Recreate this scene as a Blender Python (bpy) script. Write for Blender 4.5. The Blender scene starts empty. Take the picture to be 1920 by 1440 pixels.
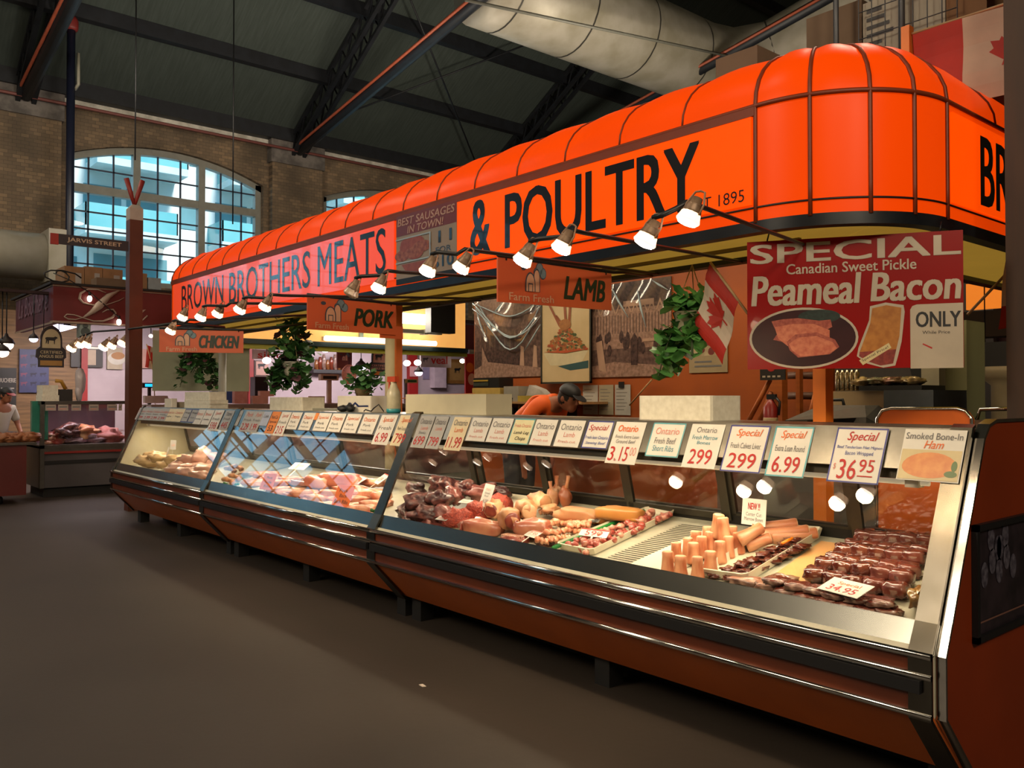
import bpy, bmesh, math, random
from mathutils import Vector, Matrix, noise as mnoise
S = bpy.context.scene
COL = S.collection
rnd = random.Random(7)

# ------------------------------------------------------------------ camera
FOC, EYE = 1600.0, 1.45
_a, _p = math.atan(1360 / 1600), math.radians(0.9)
FW = Vector((-math.cos(_a) * math.cos(_p), math.sin(_a) * math.cos(_p), math.sin(_p)))
RT = Vector((math.sin(_a), math.cos(_a), 0))
UP = RT.cross(FW)
cam = bpy.data.cameras.new('camera')
cam.sensor_width = 36.0
cam.lens = FOC / 1920 * 36.0
cam.clip_start, cam.clip_end = 0.05, 200
camo = bpy.data.objects.new('camera', cam)
COL.objects.link(camo)
camo.matrix_world = Matrix(((RT.x, UP.x, -FW.x, 0), (RT.y, UP.y, -FW.y, 0), (RT.z, UP.z, -FW.z, EYE), (0, 0, 0, 1)))
S.camera = camo

# ------------------------------------------------------------------ exposure, sky
S.view_settings.view_transform = 'Standard'
S.view_settings.look = 'None'
S.view_settings.exposure = 0.0
S.view_settings.gamma = 1.0
S.view_settings.use_curve_mapping = False
W = bpy.data.worlds.new('sky'); S.world = W; W.use_nodes = True
_nt = W.node_tree; _bg = _nt.nodes['Background']
_tc = _nt.nodes.new('ShaderNodeTexCoord'); _sp = _nt.nodes.new('ShaderNodeSeparateXYZ')
_cr = _nt.nodes.new('ShaderNodeValToRGB')
_cr.color_ramp.elements[0].position = 0.45; _cr.color_ramp.elements[0].color = (0.34, 0.66, 0.82, 1)
_cr.color_ramp.elements[1].position = 0.9; _cr.color_ramp.elements[1].color = (0.13, 0.48, 0.85, 1)
_mr = _nt.nodes.new('ShaderNodeMapRange'); _mr.inputs[1].default_value = -1
_nt.links.new(_tc.outputs['Generated'], _sp.inputs[0]); _nt.links.new(_sp.outputs['Z'], _mr.inputs[0])
_nt.links.new(_mr.outputs[0], _cr.inputs[0]); _nt.links.new(_cr.outputs[0], _bg.inputs[0])
_bg.inputs[1].default_value = 2.5

def light(name, kind, loc, energy, color, parent=None, aim=None, **kw):
    L = bpy.data.lights.new(name, kind); L.energy = energy; L.color = color
    for k, v in kw.items(): setattr(L, k, v)
    o = bpy.data.objects.new(name, L); COL.objects.link(o); o.location = loc
    if aim: o.rotation_euler = Vector(aim).to_track_quat('-Z', 'Y').to_euler()
    if parent: o.parent = parent
    return o

WARM, NEUT, DAY = (1.0, 0.70, 0.38), (1.0, 0.86, 0.68), (0.45, 0.8, 1.0)
sun = light('sun', 'SUN', (30, 10, 40), 7.0, (1.0, 0.96, 0.9), aim=(-.62, -.12, -.77), angle=math.radians(14))
# unseen fill lights added to brighten the hall, signs, duct and walls
light('hall_fill', 'AREA', (5.0, -5.0, 8.0), 400, (1.0, 0.80, 0.56), aim=(-.5, .6, -.45), shape='DISK', size=3)
light('hall_fill', 'AREA', (-6, -9, 8.0), 620, (1.0, 0.82, 0.60), aim=(-.0, .8, -.45), shape='DISK', size=3)
light('stall_tube_light', 'AREA', (-7.6, 5.3, 3.12), 70, (1.0, 0.84, 0.6), aim=(0, 0, -1), shape='RECTANGLE', size=5.5, size_y=.3)
light('stall_tube_light', 'AREA', (-3.6, 5.3, 3.12), 42, (1.0, 0.8, 0.52), aim=(0, 0, -1), shape='RECTANGLE', size=2.6, size_y=.3)
light('hall_fill', 'AREA', (-5, 0, 9.0), 130, (1.0, 0.80, 0.58), aim=(0, 0, -1), shape='DISK', size=1.6)
light('hall_fill', 'AREA', (-14, 1, 8.6), 130, (1.0, 0.82, 0.62), aim=(0, 0, -1), shape='DISK', size=1.6)
light('hall_fill', 'AREA', (-10, -9, 7.5), 260, (1.0, 0.85, 0.66), aim=(-.3, -1, -.1), shape='DISK', size=2)
light('hall_fill', 'AREA', (-9.5, 12, 5.0), 420, (1.0, 0.86, 0.68), aim=(-.42, .3, 1), shape='DISK', size=1.6)
light('hall_fill', 'AREA', (4.5, 0.0, 5.6), 240, (1.0, 0.84, 0.62), aim=(-1, .3, -.36), shape='DISK', size=1.2)
light('hall_fill', 'AREA', (-15.5, 4.5, 7.0), 90, (1.0, 0.9, 0.75), aim=(-1, .25, .05), shape='DISK', size=1.2)
light('hall_fill', 'AREA', (-17, -3, 8.0), 160, (0.95, 0.9, 0.8), aim=(-.3, .3, -1), shape='DISK', size=1.6)
light('hall_fill', 'AREA', (-4, 9, 9.0), 130, (1.0, 0.82, 0.62), aim=(0, 0, -1), shape='DISK', size=1.6)
light('hall_fill', 'AREA', (-15, 9, 6.4), 110, (1.0, 0.86, 0.7), aim=(-0.3, 0, 1), shape='DISK', size=1.6)

# ------------------------------------------------------------------ pixels of the photograph to points on real planes
def ray(px, py):
    return FW + RT * ((px - 960) / FOC) + UP * ((720 - py) / FOC)
def at_x(px, py, x):
    r = ray(px, py); return Vector((0, 0, EYE)) + r * (x / r.x)
def at_y(px, py, y):
    r = ray(px, py); return Vector((0, 0, EYE)) + r * (y / r.y)
def at_z(px, py, z):
    r = ray(px, py); return Vector((0, 0, EYE)) + r * ((z - EYE) / r.z)
def at_plane(px, py, p0, n):
    r = ray(px, py); o = Vector((0, 0, EYE)); n = Vector(n)
    return o + r * ((Vector(p0) - o).dot(n) / r.dot(n))

# ------------------------------------------------------------------ materials
def lin(h):
    if not isinstance(h, str): return tuple(h)[:3]
    return tuple(((c / 12.92) if c <= .04045 else ((c + .055) / 1.055) ** 2.4) for c in (int(h[i:i + 2], 16) / 255 for i in (0, 2, 4)))
MATS = {}
def M(name, c, rough=0.5, metal=0.0, c2=None, vs=8.0, thr=(0.35, 0.65), bump=0.0, bs=40.0, emit=None, es=0.0, coat=0.0, spec=0.5, stretch=None, detail=4.0):
    if name in MATS: return MATS[name]
    m = bpy.data.materials.new(name); m.use_nodes = True
    nt = m.node_tree; b = nt.nodes['Principled BSDF']
    b.inputs['Base Color'].default_value = (*lin(c), 1)
    b.inputs['Roughness'].default_value = rough; b.inputs['Metallic'].default_value = metal
    b.inputs['Coat Weight'].default_value = coat; b.inputs['Specular IOR Level'].default_value = spec
    tc = nt.nodes.new('ShaderNodeTexCoord'); vec = tc.outputs['Object']
    if stretch:
        mp = nt.nodes.new('ShaderNodeMapping'); mp.inputs['Scale'].default_value = stretch
        nt.links.new(vec, mp.inputs[0]); vec = mp.outputs[0]
    n = nt.nodes.new('ShaderNodeTexNoise'); n.inputs['Scale'].default_value = vs; n.inputs['Detail'].default_value = detail
    nt.links.new(vec, n.inputs['Vector'])
    r = nt.nodes.new('ShaderNodeValToRGB')
    r.color_ramp.elements[0].position, r.color_ramp.elements[1].position = thr
    k = lin(c); k2 = lin(c2) if c2 else tuple(x * 0.86 for x in k)
    r.color_ramp.elements[0].color = (*k, 1); r.color_ramp.elements[1].color = (*k2, 1)
    nt.links.new(n.outputs['Fac'], r.inputs[0]); nt.links.new(r.outputs[0], b.inputs['Base Color'])
    if bump:
        n2 = nt.nodes.new('ShaderNodeTexNoise'); n2.inputs['Scale'].default_value = bs; n2.inputs['Detail'].default_value = 3
        nt.links.new(vec, n2.inputs['Vector'])
        bp = nt.nodes.new('ShaderNodeBump'); bp.inputs['Strength'].default_value = bump; bp.inputs['Distance'].default_value = 0.01
        nt.links.new(n2.outputs['Fac'], bp.inputs['Height']); nt.links.new(bp.outputs[0], b.inputs['Normal'])
    if emit:
        b.inputs['Emission Color'].default_value = (*lin(emit), 1); b.inputs['Emission Strength'].default_value = es
    MATS[name] = m
    return m
def glass_mat(name, f0=0.045, tint=(1, 1, 1), rough=0.0):
    m = bpy.data.materials.new(name); m.use_nodes = True; nt = m.node_tree; nt.nodes.clear()
    out = nt.nodes.new('ShaderNodeOutputMaterial'); mix = nt.nodes.new('ShaderNodeMixShader')
    tr = nt.nodes.new('ShaderNodeBsdfTransparent'); tr.inputs[0].default_value = (*tint, 1)
    gl = nt.nodes.new('ShaderNodeBsdfGlossy'); gl.inputs['Roughness'].default_value = rough
    lw = nt.nodes.new('ShaderNodeLayerWeight'); lw.inputs['Blend'].default_value = 0.5
    pw = nt.nodes.new('ShaderNodeMath'); pw.operation = 'POWER'; pw.inputs[1].default_value = 5
    ma = nt.nodes.new('ShaderNodeMath'); ma.operation = 'MULTIPLY_ADD'; ma.inputs[1].default_value = 1 - f0; ma.inputs[2].default_value = f0
    nt.links.new(lw.outputs['Facing'], pw.inputs[0]); nt.links.new(pw.outputs[0], ma.inputs[0]); nt.links.new(ma.outputs[0], mix.inputs[0])
    nt.links.new(tr.outputs[0], mix.inputs[1]); nt.links.new(gl.outputs[0], mix.inputs[2]); nt.links.new(mix.outputs[0], out.inputs[0])
    MATS[name] = m
    return m
def brick_mat(name, a, b, mortar, scale, axes='yz', bw=0.5, rh=0.25):
    m = bpy.data.materials.new(name); m.use_nodes = True; nt = m.node_tree; p = nt.nodes['Principled BSDF']
    tc = nt.nodes.new('ShaderNodeTexCoord'); sp = nt.nodes.new('ShaderNodeSeparateXYZ'); cb = nt.nodes.new('ShaderNodeCombineXYZ')
    nt.links.new(tc.outputs['Object'], sp.inputs[0])
    nt.links.new(sp.outputs[axes[0].upper()], cb.inputs[0]); nt.links.new(sp.outputs[axes[1].upper()], cb.inputs[1])
    br = nt.nodes.new('ShaderNodeTexBrick'); br.inputs['Scale'].default_value = scale
    br.inputs['Color1'].default_value = (*lin(a), 1); br.inputs['Color2'].default_value = (*lin(b), 1); br.inputs['Mortar'].default_value = (*lin(mortar), 1)
    br.inputs['Mortar Size'].default_value = 0.015; br.inputs['Brick Width'].default_value = bw; br.inputs['Row Height'].default_value = rh; br.inputs['Bias'].default_value = -0.55
    nt.links.new(cb.outputs[0], br.inputs['Vector'])
    n = nt.nodes.new('ShaderNodeTexNoise'); n.inputs['Scale'].default_value = 0.9; n.inputs['Detail'].default_value = 5
    nt.links.new(tc.outputs['Object'], n.inputs['Vector'])
    rp = nt.nodes.new('ShaderNodeValToRGB'); rp.color_ramp.elements[0].position = .35; rp.color_ramp.elements[1].position = .7
    rp.color_ramp.elements[0].color = (.55, .55, .55, 1); rp.color_ramp.elements[1].color = (1.15, 1.1, 1.05, 1)
    nt.links.new(n.outputs['Fac'], rp.inputs[0])
    mx = nt.nodes.new('ShaderNodeMixRGB'); mx.blend_type = 'MULTIPLY'; mx.inputs[0].default_value = 1
    nt.links.new(br.outputs['Color'], mx.inputs[1]); nt.links.new(rp.outputs[0], mx.inputs[2]); nt.links.new(mx.outputs[0], p.inputs['Base Color'])
    p.inputs['Roughness'].default_value = .9
    bp = nt.nodes.new('ShaderNodeBump'); bp.inputs['Strength'].default_value = .4; bp.inputs['Distance'].default_value = .02
    nt.links.new(br.outputs['Fac'], bp.inputs['Height']); bp.invert = True; nt.links.new(bp.outputs[0], p.inputs['Normal'])
    MATS[name] = m
    return m

STEEL = M('stainless steel', '9a968c', .3, 1.0, c2='858178', vs=9, bump=.04, bs=14)
MIRROR = M('polished steel', '7c7c76', .25, 1.0, c2='70706a', vs=2)
CHROME = M('chrome trim', 'c9c6c0', .13, 1.0, vs=20)
GREYST = M('dull steel', '6d6b66', .35, 0.9, vs=15)
BLACK = M('black paint', '101012', .45, vs=12)
RUBBER = M('black rubber', '0b0b0d', .5, vs=12)
WHITE = M('white plastic', 'd9d4c6', .45, vs=6)
FOAM = M('white styrofoam', 'd9d5c4', .7, c2='cbc6b4', vs=30, bump=.1, bs=300)
CREAM = M('cream enamel', 'cfc7ac', .5, c2='c2b998', vs=5)
CARDB = M('brown cardboard', '8a6748', .85, c2='7a5a3d', vs=4)
GLASS = glass_mat('clear glass')
PANE = glass_mat('window glass', .04, (.97, 1, 1))
PAPER = M('white card', 'd6d2c8', .55, vs=5)
INKR = M('red ink', 'b3201a', .6, vs=30)
INKO = M('orange ink', 'd9682a', .6, vs=30)
INKP = M('pale red ink', 'cf8478', .6, vs=30)
INKB = M('grey ink', '6a6868', .6, vs=30)
INKBL = M('blue ink', '3a4f9a', .6, vs=30)
INKTE = M('teal ink', '3d8a9a', .6, vs=30)
BLK = M('black ink', '141416', .55, vs=30)

# ------------------------------------------------------------------ mesh builder
class MB:
    def __init__(s, xf=None):
        s.V = []; s.F = []; s.MI = []; s.SM = []; s.m = 0; s.xf = xf
    def add(s, vs, fs, smooth=False):
        b = len(s.V)
        s.V += [tuple(s.xf(v)) if s.xf else tuple(v) for v in vs]
        for f in fs:
            s.F.append(tuple(i + b for i in f)); s.MI.append(s.m); s.SM.append(smooth)
        return s
    def box(s, x0, x1, y0, y1, z0, z1):
        return s.add([(x, y, z) for x in (x0, x1) for y in (y0, y1) for z in (z0, z1)],
                     [(0, 1, 3, 2), (4, 6, 7, 5), (0, 4, 5, 1), (2, 3, 7, 6), (0, 2, 6, 4), (1, 5, 7, 3)])
    def cbox(s, c, d, mat=None):
        vs = [Vector((x * d[0] / 2, y * d[1] / 2, z * d[2] / 2)) for x in (-1, 1) for y in (-1, 1) for z in (-1, 1)]
        if mat is not None: vs = [mat @ v for v in vs]
        return s.add([Vector(c) + v for v in vs], [(0, 1, 3, 2), (4, 6, 7, 5), (0, 4, 5, 1), (2, 3, 7, 6), (0, 2, 6, 4), (1, 5, 7, 3)])
    def rbox(s, c, d, r=.01, mat=None, seg=2):
        """box with rounded vertical edges"""
        pts = []
        for cx, cy, a0 in ((1, 1, 0), (-1, 1, 90), (-1, -1, 180), (1, -1, 270)):
            for k in range(seg + 1):
                a = math.radians(a0 + 90 * k / seg)
                pts.append((cx * (d[0] / 2 - r) + r * math.cos(a), cy * (d[1] / 2 - r) + r * math.sin(a)))
        n = len(pts); vs = [Vector((x, y, z)) for z in (-d[2] / 2, d[2] / 2) for x, y in pts]
        if mat is not None: vs = [mat @ v for v in vs]
        return s.add([Vector(c) + v for v in vs], [tuple(range(n))[::-1], tuple(range(n, 2 * n))] + [(i, (i + 1) % n, n + (i + 1) % n, n + i) for i in range(n)])
    def poly(s, pts, w=0.0, t=0.0):
        """flat polygon of (u, v) at height w, with thickness t below it"""
        n = len(pts)
        if not t: return s.add([(p[0], p[1], w) for p in pts], [tuple(range(n))])
        return s.add([(p[0], p[1], w) for p in pts] + [(p[0], p[1], w - t) for p in pts],
                     [tuple(range(n)), tuple(range(n, 2 * n))[::-1]] + [(i, n + i, n + (i + 1) % n, (i + 1) % n) for i in range(n)])
    def rect(s, u0, u1, v0, v1, w=0.0, t=0.0):
        return s.poly([(u0, v0), (u1, v0), (u1, v1), (u0, v1)], w, t)
    def ell(s, c, rx, ry, w=0.0, t=0.0, n=28, a0=0, a1=360):
        return s.poly([(c[0] + rx * math.cos(math.radians(a0 + (a1 - a0) * k / n)), c[1] + ry * math.sin(math.radians(a0 + (a1 - a0) * k / n))) for k in range(n + (0 if a1 - a0 == 360 else 1))], w, t)
    def prism(s, pts, x0, x1):
        """profile of (y, z) swept along x"""
        n = len(pts)
        return s.add([(x0, *p) for p in pts] + [(x1, *p) for p in pts],
                     [tuple(range(n)), tuple(range(n, 2 * n))[::-1]] + [(i, n + i, n + (i + 1) % n, (i + 1) % n) for i in range(n)])
    def tube(s, pts, r, n=8, cap=True):
        pts = [Vector(p) for p in pts]; rs = r if isinstance(r, (list, tuple)) else [r] * len(pts)
        vs = []; ref = None
        for i, p in enumerate(pts):
            d = (pts[min(i + 1, len(pts) - 1)] - pts[max(i - 1, 0)]).normalized()
            if ref is None: ref = Vector((0, 0, 1)) if abs(d.z) < .9 else Vector((1, 0, 0))
            a = d.cross(ref)
            if a.length < 1e-4: a = d.orthogonal()
            a.normalize(); b = d.cross(a); ref = a.cross(d)
            vs += [p + (a * math.cos(2 * math.pi * k / n) + b * math.sin(2 * math.pi * k / n)) * rs[i] for k in range(n)]
        fs = [(i * n + k, i * n + (k + 1) % n, (i + 1) * n + (k + 1) % n, (i + 1) * n + k) for i in range(len(pts) - 1) for k in range(n)]
        if cap: fs += [tuple(range(n))[::-1], tuple(range((len(pts) - 1) * n, len(pts) * n))]
        return s.add(vs, fs, True)
    def lathe(s, c, prof, n=20, mat=None):
        vs = []
        for r, z in prof:
            for k in range(n):
                v = Vector((r * math.cos(2 * math.pi * k / n), r * math.sin(2 * math.pi * k / n), z))
                vs.append(Vector(c) + (mat @ v if mat is not None else v))
        m = len(prof)
        fs = [(i * n + k, i * n + (k + 1) % n, (i + 1) * n + (k + 1) % n, (i + 1) * n + k) for i in range(m - 1) for k in range(n)]
        fs += [tuple(range(n))[::-1], tuple(range((m - 1) * n, m * n))]
        return s.add(vs, fs, True)
    def ball(s, c, r, amp=0.0, fr=3.0, seed=0, mat=None, nu=18, nv=11, flat=None, power=1.0):
        vs = []; c = Vector(c)
        def sp(t): return math.copysign(abs(t) ** power, t)
        for j in range(nv + 1):
            th = math.pi * j / nv
            for k in range(nu):
                ph = 2 * math.pi * k / nu
                d = Vector((sp(math.sin(th)) * sp(math.cos(ph)), sp(math.sin(th)) * sp(math.sin(ph)), sp(math.cos(th))))
                q = 1 + 1.7 * amp * mnoise.fractal(d * fr * .5 + Vector((seed * 7.3, seed * 3.1, seed)), 1, 2, 3) if amp else 1
                v = Vector((d.x * r[0], d.y * r[1], d.z * r[2])) * q
                if flat is not None: v.z = max(v.z, flat)
                vs.append(c + (mat @ v if mat is not None else v))
        fs = [(j * nu + k, (j + 1) * nu + k, (j + 1) * nu + (k + 1) % nu, j * nu + (k + 1) % nu) for j in range(nv) for k in range(nu)]
        return s.add(vs, fs, True)
    def grid(s, fn, nu, nv, smooth=True):
        vs = [fn(i / nu, j / nv) for i in range(nu + 1) for j in range(nv + 1)]
        return s.add(vs, [(i * (nv + 1) + j, (i + 1) * (nv + 1) + j, (i + 1) * (nv + 1) + j + 1, i * (nv + 1) + j + 1) for i in range(nu) for j in range(nv)], smooth)
    def text(s, body, u0, u1, v0, v1, w=0.002, bold=0.0, shear=0.0, t=0.0015, rot=0.0):
        """lettering fitted to the rectangle u0..u1, v0..v1"""
        vs, fs = glyphs(body, 0, shear)
        sx, sy = (u1 - u0), (v1 - v0); cu, cv = (u0 + u1) / 2, (v0 + v1) / 2; ca, sa = math.cos(rot), math.sin(rot)
        d = bold * sy * .8
        for k, (hx, hy) in enumerate([(0, 0)] if not d else [(-d, 0), (d, 0)] if bold < .02 else [(-d, -d * .5), (d, -d * .5), (-d, d * .5), (d, d * .5), (0, 0)]):
            out = []
            for x, y in vs:
                dx, dy = (x - .5) * (sx - 2 * d) + hx, (y - .5) * (sy - d) + hy
                out.append((cu + dx * ca - dy * sa, cv + dx * sa + dy * ca, w + k * 8e-5))
            s.add(out, fs)
        return s
    def build(s, name, mats, parent=None, loc=None, weld=False, flip=True):
        me = bpy.data.meshes.new(name)
        if parent is not None: off = ORIGIN.get(parent.name, Vector((0, 0, 0)))
        elif loc is not None: off = Vector(loc)
        else:
            xs, ys, zs = zip(*s.V); off = Vector(((min(xs) + max(xs)) / 2, (min(ys) + max(ys)) / 2, min(zs)))
        me.from_pydata([(v[0] - off.x, v[1] - off.y, v[2] - off.z) for v in s.V], [], s.F)
        for m in (mats if isinstance(mats, (list, tuple)) else [mats]): me.materials.append(m)
        me.polygons.foreach_set('material_index', s.MI); me.polygons.foreach_set('use_smooth', s.SM)
        if flip:
            bm = bmesh.new(); bm.from_mesh(me)
            if weld: bmesh.ops.remove_doubles(bm, verts=bm.verts, dist=1e-5)
            bmesh.ops.recalc_face_normals(bm, faces=bm.faces); bm.to_mesh(me); bm.free()
        o = bpy.data.objects.new(name, me); COL.objects.link(o)
        if parent is not None: o.parent = parent
        else: o.location = off
        ORIGIN[o.name] = off
        return o
ORIGIN = {}
GC = {}
def glyphs(body, bold, shear):
    k = (body, bold, shear)
    if k not in GC:
        cu = bpy.data.curves.new('lettering', 'FONT'); cu.body = body; cu.offset = bold; cu.shear = shear; cu.resolution_u = 3; cu.fill_mode = 'FRONT'
        ob = bpy.data.objects.new('lettering', cu); me = bpy.data.meshes.new_from_object(ob)
        xs = [v.co.x for v in me.vertices]; ys = [v.co.y for v in me.vertices]
        x0, x1, y0, y1 = min(xs), max(xs), min(ys), max(ys)
        GC[k] = ([((v.co.x - x0) / (x1 - x0 or 1), (v.co.y - y0) / (y1 - y0 or 1)) for v in me.vertices], [tuple(p.vertices) for p in me.polygons])
        bpy.data.meshes.remove(me); bpy.data.objects.remove(ob); bpy.data.curves.remove(cu)
    return GC[k]

def frame(o, u, v=(0, 0, 1)):
    """flat board frame: origin o (lower left seen from its front), u to the right, v up"""
    o, u, v = Vector(o), Vector(u).normalized(), Vector(v).normalized(); n = u.cross(v).normalized()
    return lambda p: o + u * p[0] + v * p[1] + n * p[2]
def tag(o, label=None, cat=None, group=None, kind=None):
    if label: o['label'] = label
    if cat: o['category'] = cat
    if group: o['group'] = group
    if kind: o['kind'] = kind
    return o
def thing(name, loc, label, cat, group=None):
    o = bpy.data.objects.new(name, None); o.empty_display_size = .05; COL.objects.link(o); o.location = loc
    ORIGIN[o.name] = Vector(loc)
    return tag(o, label, cat, group)
def struct(mb, name, mat): return tag(mb.build(name, mat), kind='structure')
def dup(o, loc=None, rot=None, label=None, scale=None, parent=None):
    c = o.copy(); COL.objects.link(c)
    if parent is not None: c.parent = parent
    for ch in [q for q in o.children]: dup(ch, parent=c)
    if loc is not None: c.location = loc
    if rot is not None: c.rotation_euler = rot
    if scale is not None: c.scale = scale
    if label: c['label'] = label
    return c
ORD = 'first second third fourth fifth sixth seventh eighth ninth tenth eleventh twelfth thirteenth fourteenth fifteenth sixteenth'.split()
def RZ(a): return Matrix.Rotation(math.radians(a), 3, 'Z')
def RX(a): return Matrix.Rotation(math.radians(a), 3, 'X')
def RY(a): return Matrix.Rotation(math.radians(a), 3, 'Y')

# ================================================================== the hall
XW = -22.0
FLOORM = M('sealed concrete floor', '3b332c', .6, c2='302923', vs=.8, bump=.05, bs=25, detail=7, thr=(.3, .7))
struct(MB().box(-30, 12, -16, 26, -.2, 0), 'floor', FLOORM)
BRICK = brick_mat('old brick', '7a6a56', 'ac9170', '64584a', 3.0)
STONE = M('grey stone', '77706a', .8, c2='55504c', vs=5, bump=.2, bs=20)
PAINTW = M('off white paint', '8f8a7c', .6, vs=5)
bays = [-9.9, -2.95, 7.39, 14.07]
SILL, SPR, RISE, HW, EAVE = 4.2, 7.2, 0.5, 2.43, 8.5
def arch(u): return SPR + RISE * (1 - (u / HW) ** 2)
wb = MB()
def wq(y0, y1, z00, z01, z10, z11, x=XW):   # quad from y0 (z00..z01) to y1 (z10..z11), with back face
    wb.add([(x, y0, z00), (x, y1, z10), (x, y1, z11), (x, y0, z01)], [(0, 1, 2, 3)])
edges = [-16.0] + [b + s * HW for b in bays for s in (-1, 1)] + [26.0]
for i in range(0, len(edges), 2): wq(edges[i], edges[i + 1], 0, EAVE, 0, EAVE)
for b in bays:
    wq(b - HW, b + HW, 0, SILL, 0, SILL)
    N = 20
    us = [-HW + 2 * HW * k / N for k in range(N + 1)]
    for k in range(N):
        wq(b + us[k], b + us[k + 1], arch(us[k]), EAVE, arch(us[k + 1]), EAVE)
        wb.add([(XW, b + us[k], arch(us[k])), (XW, b + us[k + 1], arch(us[k + 1])), (XW - .45, b + us[k + 1], arch(us[k + 1])), (XW - .45, b + us[k], arch(us[k]))], [(0, 1, 2, 3)])
    for s in (-1, 1):
        wb.add([(XW, b + s * HW, SILL), (XW, b + s * HW, SPR), (XW - .45, b + s * HW, SPR), (XW - .45, b + s * HW, SILL)], [(0, 1, 2, 3)])
    wb.add([(XW, b - HW, SILL), (XW, b + HW, SILL), (XW - .45, b + HW, SILL), (XW - .45, b - HW, SILL)], [(0, 1, 2, 3)])
struct(wb, 'wall_west', BRICK)
TR = [-9.31, -2.63, 4.05, 10.73, 17.41, 24.1]     # truss lines between the bays
for i, y in enumerate(TR[2:5]):
    struct(MB().box(XW - .3, XW + .22, y - .75, y + .75, 0, 7.85), 'trim_%d' % (i + 1), BRICK)
    struct(MB().box(XW - .3, XW + .27, y - .8, y + .8, 7.85, EAVE), 'trim_%d' % (i + 11), STONE)
FRAMEM = M('grey white window paint', '8b8a80', .5, vs=6)
for i, b in enumerate(bays):
    x0, x1 = XW - .32, XW - .14
    fr = MB()
    N = 24
    us = [-HW + 2 * HW * k / N for k in range(N + 1)]
    ring = []
    for k in range(N):
        p = [(b + us[k], arch(us[k]) - .16), (b + us[k + 1], arch(us[k + 1]) - .16), (b + us[k + 1], arch(us[k + 1])), (b + us[k], arch(us[k]))]
        n = 4
        fr.add([(x1, *q) for q in p] + [(x0, *q) for q in p], [(0, 1, 2, 3), (7, 6, 5, 4), (0, 4, 5, 1)])
    for s in (-1, 1): fr.box(x0, x1, b + s * (HW - .08) - .08, b + s * (HW - .08) + .08, SILL, SPR + .02)
    fr.box(x0 + .008, x1 - .008, b - HW, b + HW, SILL, SILL + .14)
    for s in (-1, 1): fr.box(x0 - .012, x1 + .012, b + s * HW / 3 - .085, b + s * HW / 3 + .085, SILL, arch(HW / 3) - .1)
    fr.box(x0 - .006, x1 + .006, b - HW + .15, b + HW - .15, 6.36, 6.56)
    f = struct(fr, 'window_%d' % (i + 1), FRAMEM)
    mu = MB(); z0, z1 = XW - .24, XW - .2
    for c in (-1, 0, 1):
        for s in (-.5, .5):
            u = c * HW * 2 / 3 + s * HW * 2 / 9 * 1.05
            mu.box(z0, z1, b + u - .02, b + u + .02, SILL + .1, arch(u) - .14)
    for z in (4.66, 5.08, 5.5, 5.92, 6.96): mu.box(z0, z1, b - HW + .1, b + HW - .1, z - .018, z + .018)
    mo = mu.build('muntin', M('dark muntin paint', '2c3346', .5, vs=9), f)
    gl = MB()
    for k in range(N):
        a0, a1 = max(-HW + .1, us[k]), min(HW - .1, us[k + 1])
        gl.add([(XW - .23, b + a0, SILL + .1), (XW - .23, b + a1, SILL + .1), (XW - .23, b + a1, arch(a1) - .1), (XW - .23, b + a0, arch(a0) - .1)], [(0, 1, 2, 3)])
    gl.build('pane', PANE, f, weld=True)
# closed shell around the hall
DARKW = M('dim painted wall', '7a6e5e', .9, vs=3)
struct(MB().box(-23, 12, 26, 26.3, -.2, 20), 'wall_north', DARKW)
struct(MB().box(-23, 12, -16.3, -16, -.2, 20), 'wall_south', DARKW)
struct(MB().box(12, 12.3, -16.3, 26.3, -.2, 20), 'wall_east', DARKW)
ROOF = M('grey roof boards', '424b46', .85, c2='38413c', vs=1.5, stretch=(1, 14, 1))
def roofz(x): return 8.62 + .58 * (x + 22) if x < -5 else 8.62 + .58 * 17 - .58 * (x + 5)
struct(MB().add([(-22.6, -16.3, roofz(-22.6)), (-5, -16.3, roofz(-5)), (12.3, -16.3, roofz(12.3)), (-22.6, 26.3, roofz(-22.6)), (-5, 26.3, roofz(-5)), (12.3, 26.3, roofz(12.3))] +
                [(-22.6, -16.3, roofz(-22.6) + .2), (-5, -16.3, roofz(-5) + .2), (12.3, -16.3, roofz(12.3) + .2), (-22.6, 26.3, roofz(-22.6) + .2), (-5, 26.3, roofz(-5) + .2), (12.3, 26.3, roofz(12.3) + .2)],
                [(0, 1, 4, 3), (1, 2, 5, 4), (6, 9, 10, 7), (7, 10, 11, 8), (0, 6, 7, 1), (1, 7, 8, 2), (3, 4, 10, 9), (4, 5, 11, 10), (0, 3, 9, 6), (2, 8, 11, 5)]), 'ceiling', ROOF)
struct(MB().box(XW - .3, XW + .06, -16, 26, 8.3, 8.47), 'trim_21', M('chalky white cornice', 'd8d4c8', .7, c2='a8a294', vs=4))
IRON = M('black iron', '15171b', .55, c2='1d2026', vs=5)
struct(MB().box(XW - .05, XW + .35, -16, 26, 8.47, 8.82), 'trim_22', IRON)
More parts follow.
